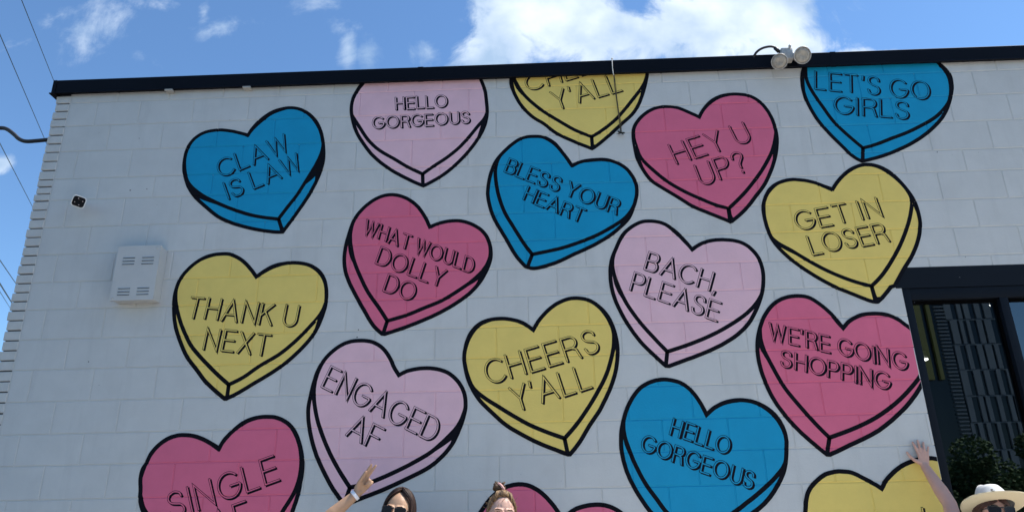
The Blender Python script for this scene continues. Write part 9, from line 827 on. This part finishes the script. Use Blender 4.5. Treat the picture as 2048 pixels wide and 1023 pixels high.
for i in range(60):      # flyaway hairs
    ph = rnd.uniform(-1.9, 1.9); th = math.radians(rnd.uniform(40, 80)); p = Vector((math.sin(th)*math.sin(ph)*.080, -math.sin(th)*math.cos(ph)*.099+.006, math.cos(th)*.124))
    q = p*1.0+p.normalized()*rnd.uniform(.008, .02)+Vector((rnd.uniform(-.02, .02), 0, rnd.uniform(-.03, .02))); stray.append([P2(*p), P2(*p.lerp(q, .5)), P2(*q)])
strands('hair', ps[::3], .0034, m_hairB, r2); strands('hair', ps[1::3], .0026, mat('light_golden_hair', (.42, .27, .12), .45, spec=.5), r2); strands('hair', ps[2::3], .0034, mat('brown_underhair', (.09, .048, .024), .55), r2)
strands('stray_hair', stray, .0011, m_hairB, r2)
ps = []
for i in range(90):      # the knot: looped locks, ends sticking out on top
    a = rnd.uniform(0, 6.28); R_ = rnd.uniform(.010, .030); c = Vector(KN)+Vector((-.004, 0, .020)); pts = []
    a2 = a+rnd.uniform(1.5, 3.2)
    for k_ in range(7):
        t_ = k_/6; aa = a+(a2-a)*t_; rr = R_*(.7+.5*math.sin(math.pi*t_)); pts.append(P2(*(c+Vector((math.cos(aa)*rr, math.sin(aa)*rr*.9, (rnd.uniform(-.002,.002)+(i % 9-4)*.0055*math.cos(t_*2))))))) 
    ps.append(pts)
for i in range(26):
    a = rnd.uniform(0, 6.28); c = Vector(KN)+Vector((0, 0, .030)); d = Vector((math.cos(a)*.030, math.sin(a)*.02, rnd.uniform(.008, .026)))
    ps.append([P2(*c), P2(*(c+d*.6)), P2(*(c+d))])
strands('topknot', ps, .0042, mat('brown_knot_hair', (.10, .055, .028), .5, var=.4, vscale=80), r2)
Kc = Vector(KN)+Vector((.006, -.012, .018)); Ax = Vector((.65, .1, .55)).normalized(); X_, Y_, _ = frame_of(Ax)
pym('hair_tie', *tube([P2(*(Kc+(X_*math.cos(a)+Y_*math.sin(a))*.027)) for a in [6.283*i/24 for i in range(25)]], .0062, 8, False), m_tie, r2, True)
# --- woman on the right: straw hat, sunglasses, one hand flat on the wall
E3 = 1.556; T3 = Matrix.Rotation(math.radians(3), 3, 'Y') @ Matrix.Rotation(math.radians(-8), 3, 'X') @ Matrix.Rotation(math.radians(-2), 3, 'Z'); X3, Y3 = 2.630, -.50
m_s3 = skin('rosy_skin', (.68, .385, .28))
wr3 = Vector((2.550, -.050, 1.832)); el3 = Vector((2.552, -.235, 1.615)); sh3 = Vector((2.455, -.47, 1.33))
h3 = hand(wr3, (.012, .020, .085), (-1, 0, .2), (0, 1, -.1), (.04, .02, .03, .05), .98, .30, (.95, .55))
r3, P3, hc3 = person(X3, Y3, E3, T3, [(sh3, el3, wr3), ((2.78,-.47,1.31), (2.85,-.45,1.04), (2.83,-.53,.82))],
    [h3, hand((2.83,-.53,.82), (0,-.03,-1), (0,-1,0), (-1,0,0), (.25,.3,.35,.4))], m_s3, mat('cream_top', (.6,.57,.5), .8), mat('faded_denim', (.12,.17,.25), .85, var=.1, vscale=30),
    'woman in a pale straw hat, one arm raised, her hand flat on the wall')
face_bits(P3, r3, False)
ps = []
for i in range(240):
    ph = rnd.uniform(-math.pi, math.pi); s = 1 if ph >= 0 else -1; a = abs(ph)
    ps.append(scalp_strand(P3, s*a, rnd.uniform(1.0, 1.2), math.radians(92), s*max(a, math.radians(rnd.uniform(66, 84))), rnd.uniform(.16, .26), rnd.uniform(1.02, 1.08), 8, .003))
strands('hair', ps, .0052, m_hairR, r3)
glasses(lambda x, y, z: tuple(Vector(P3(x, y, z))+Vector((X3, Y3, 0))), None, 'black sunglasses under the brim of the straw hat')
m_straw = bpy.data.materials.new('straw'); m_straw.use_nodes = True; t = m_straw.node_tree; b = t.nodes['Principled BSDF']; b.inputs['Roughness'].default_value = .75; b.inputs['Specular IOR Level'].default_value = .25
tcn = t.nodes.new('ShaderNodeTexCoord'); wv = t.nodes.new('ShaderNodeTexWave'); wv.wave_type = 'RINGS'; wv.rings_direction = 'Z'; wv.inputs['Scale'].default_value = 70; wv.inputs['Distortion'].default_value = 1.5; wv.inputs['Detail'].default_value = 2
rp_ = t.nodes.new('ShaderNodeMix'); rp_.data_type = 'RGBA'; rp_.inputs['A'].default_value = (.66, .54, .34, 1); rp_.inputs['B'].default_value = (.78, .68, .47, 1)
t.links.new(tcn.outputs['Object'], wv.inputs['Vector']); t.links.new(wv.outputs['Fac'], rp_.inputs['Factor']); t.links.new(rp_.outputs['Result'], b.inputs['Base Color'])
bmn = t.nodes.new('ShaderNodeBump'); bmn.inputs['Distance'].default_value = .0008; t.links.new(wv.outputs['Fac'], bmn.inputs['Height']); t.links.new(bmn.outputs[0], b.inputs['Normal'])
m_crown = mat('white_straw_crown', (.58, .59, .58), .7, spec=.25, var=.05, vscale=60, bump=.0006, bscale=400)
HCt = Vector((X3+.024, Y3-.002, 1.588)); HT = Matrix.Rotation(math.radians(-22), 3, 'X') @ Matrix.Rotation(math.radians(4), 3, 'Y')
hat = empty('straw_hat', tuple(HCt), 'pale straw hat with a white crown and wide brim, worn tipped back by the window', 'hat')
hat.rotation_euler = HT.to_euler()
n = 56; V, F = [], []
rows = [(.084,.100,0,-.002),(.110,.128,.0,-.002),(.130,.146,.0,.002),(.152,.172,.0,.006),(.160,.180,.0,.010),(.161,.181,.0,.013),(.152,.172,.0,.010),(.130,.146,.0,.0065),(.110,.128,.0,.0030),(.086,.102,.0,.003)]
for rx, ry, _, h_ in rows:
    k_ = (rx-.084)/.117
    for i in range(n):
        a = 2*math.pi*i/n; V.append((rx*math.cos(a), ry*math.sin(a), h_+k_*k_*(.030*math.cos(a)**2-.016*math.sin(a)**2)))
for i in range(len(rows)-1):
    for k_ in range(n): F.append((i*n+k_, (i+1)*n+k_, (i+1)*n+(k_+1) % n, i*n+(k_+1) % n))
pym('brim', V, F, m_straw, hat, True)
V, F = [], []; rows = [(1.0, 0), (.97, .02), (.90, .05), (.78, .080), (.66, .100), (.52, .115), (.36, .120), (.2, .115), (.02, .110)]
for s_, h_ in rows:
    for i in range(n):
        a = 2*math.pi*i/n; pinch = 1-.16*(h_/.13)*max(0, math.cos(a*2+math.pi))*(1 if math.sin(a) < 0 else .3)
        x = .087*s_*math.cos(a)*(1-.30*(h_/.13)*max(0, -math.sin(a))); y = .103*s_*math.sin(a)*pinch
        V.append((x-.012*h_/.13, y, h_-(.018*(1-abs(math.cos(a)))*0 + .022*max(0, 1-(x/.04)**2)*(1 if h_ > .1 else 0))))
for i in range(len(rows)-1):
    for k_ in range(n): F.append((i*n+k_, i*n+(k_+1) % n, (i+1)*n+(k_+1) % n, (i+1)*n+k_))
F.append(tuple((len(rows)-1)*n+k_ for k_ in range(n)))
pym('crown', V, F, m_crown, hat, True)
pym('hat_pin', *tube([(-.036+.0075*math.cos(a), -.0865+.0055*math.sin(a), .052+.0075*math.sin(a)) for a in [math.radians(45+27*i) for i in range(11)]], .0018, 6), m_dark, hat, True)
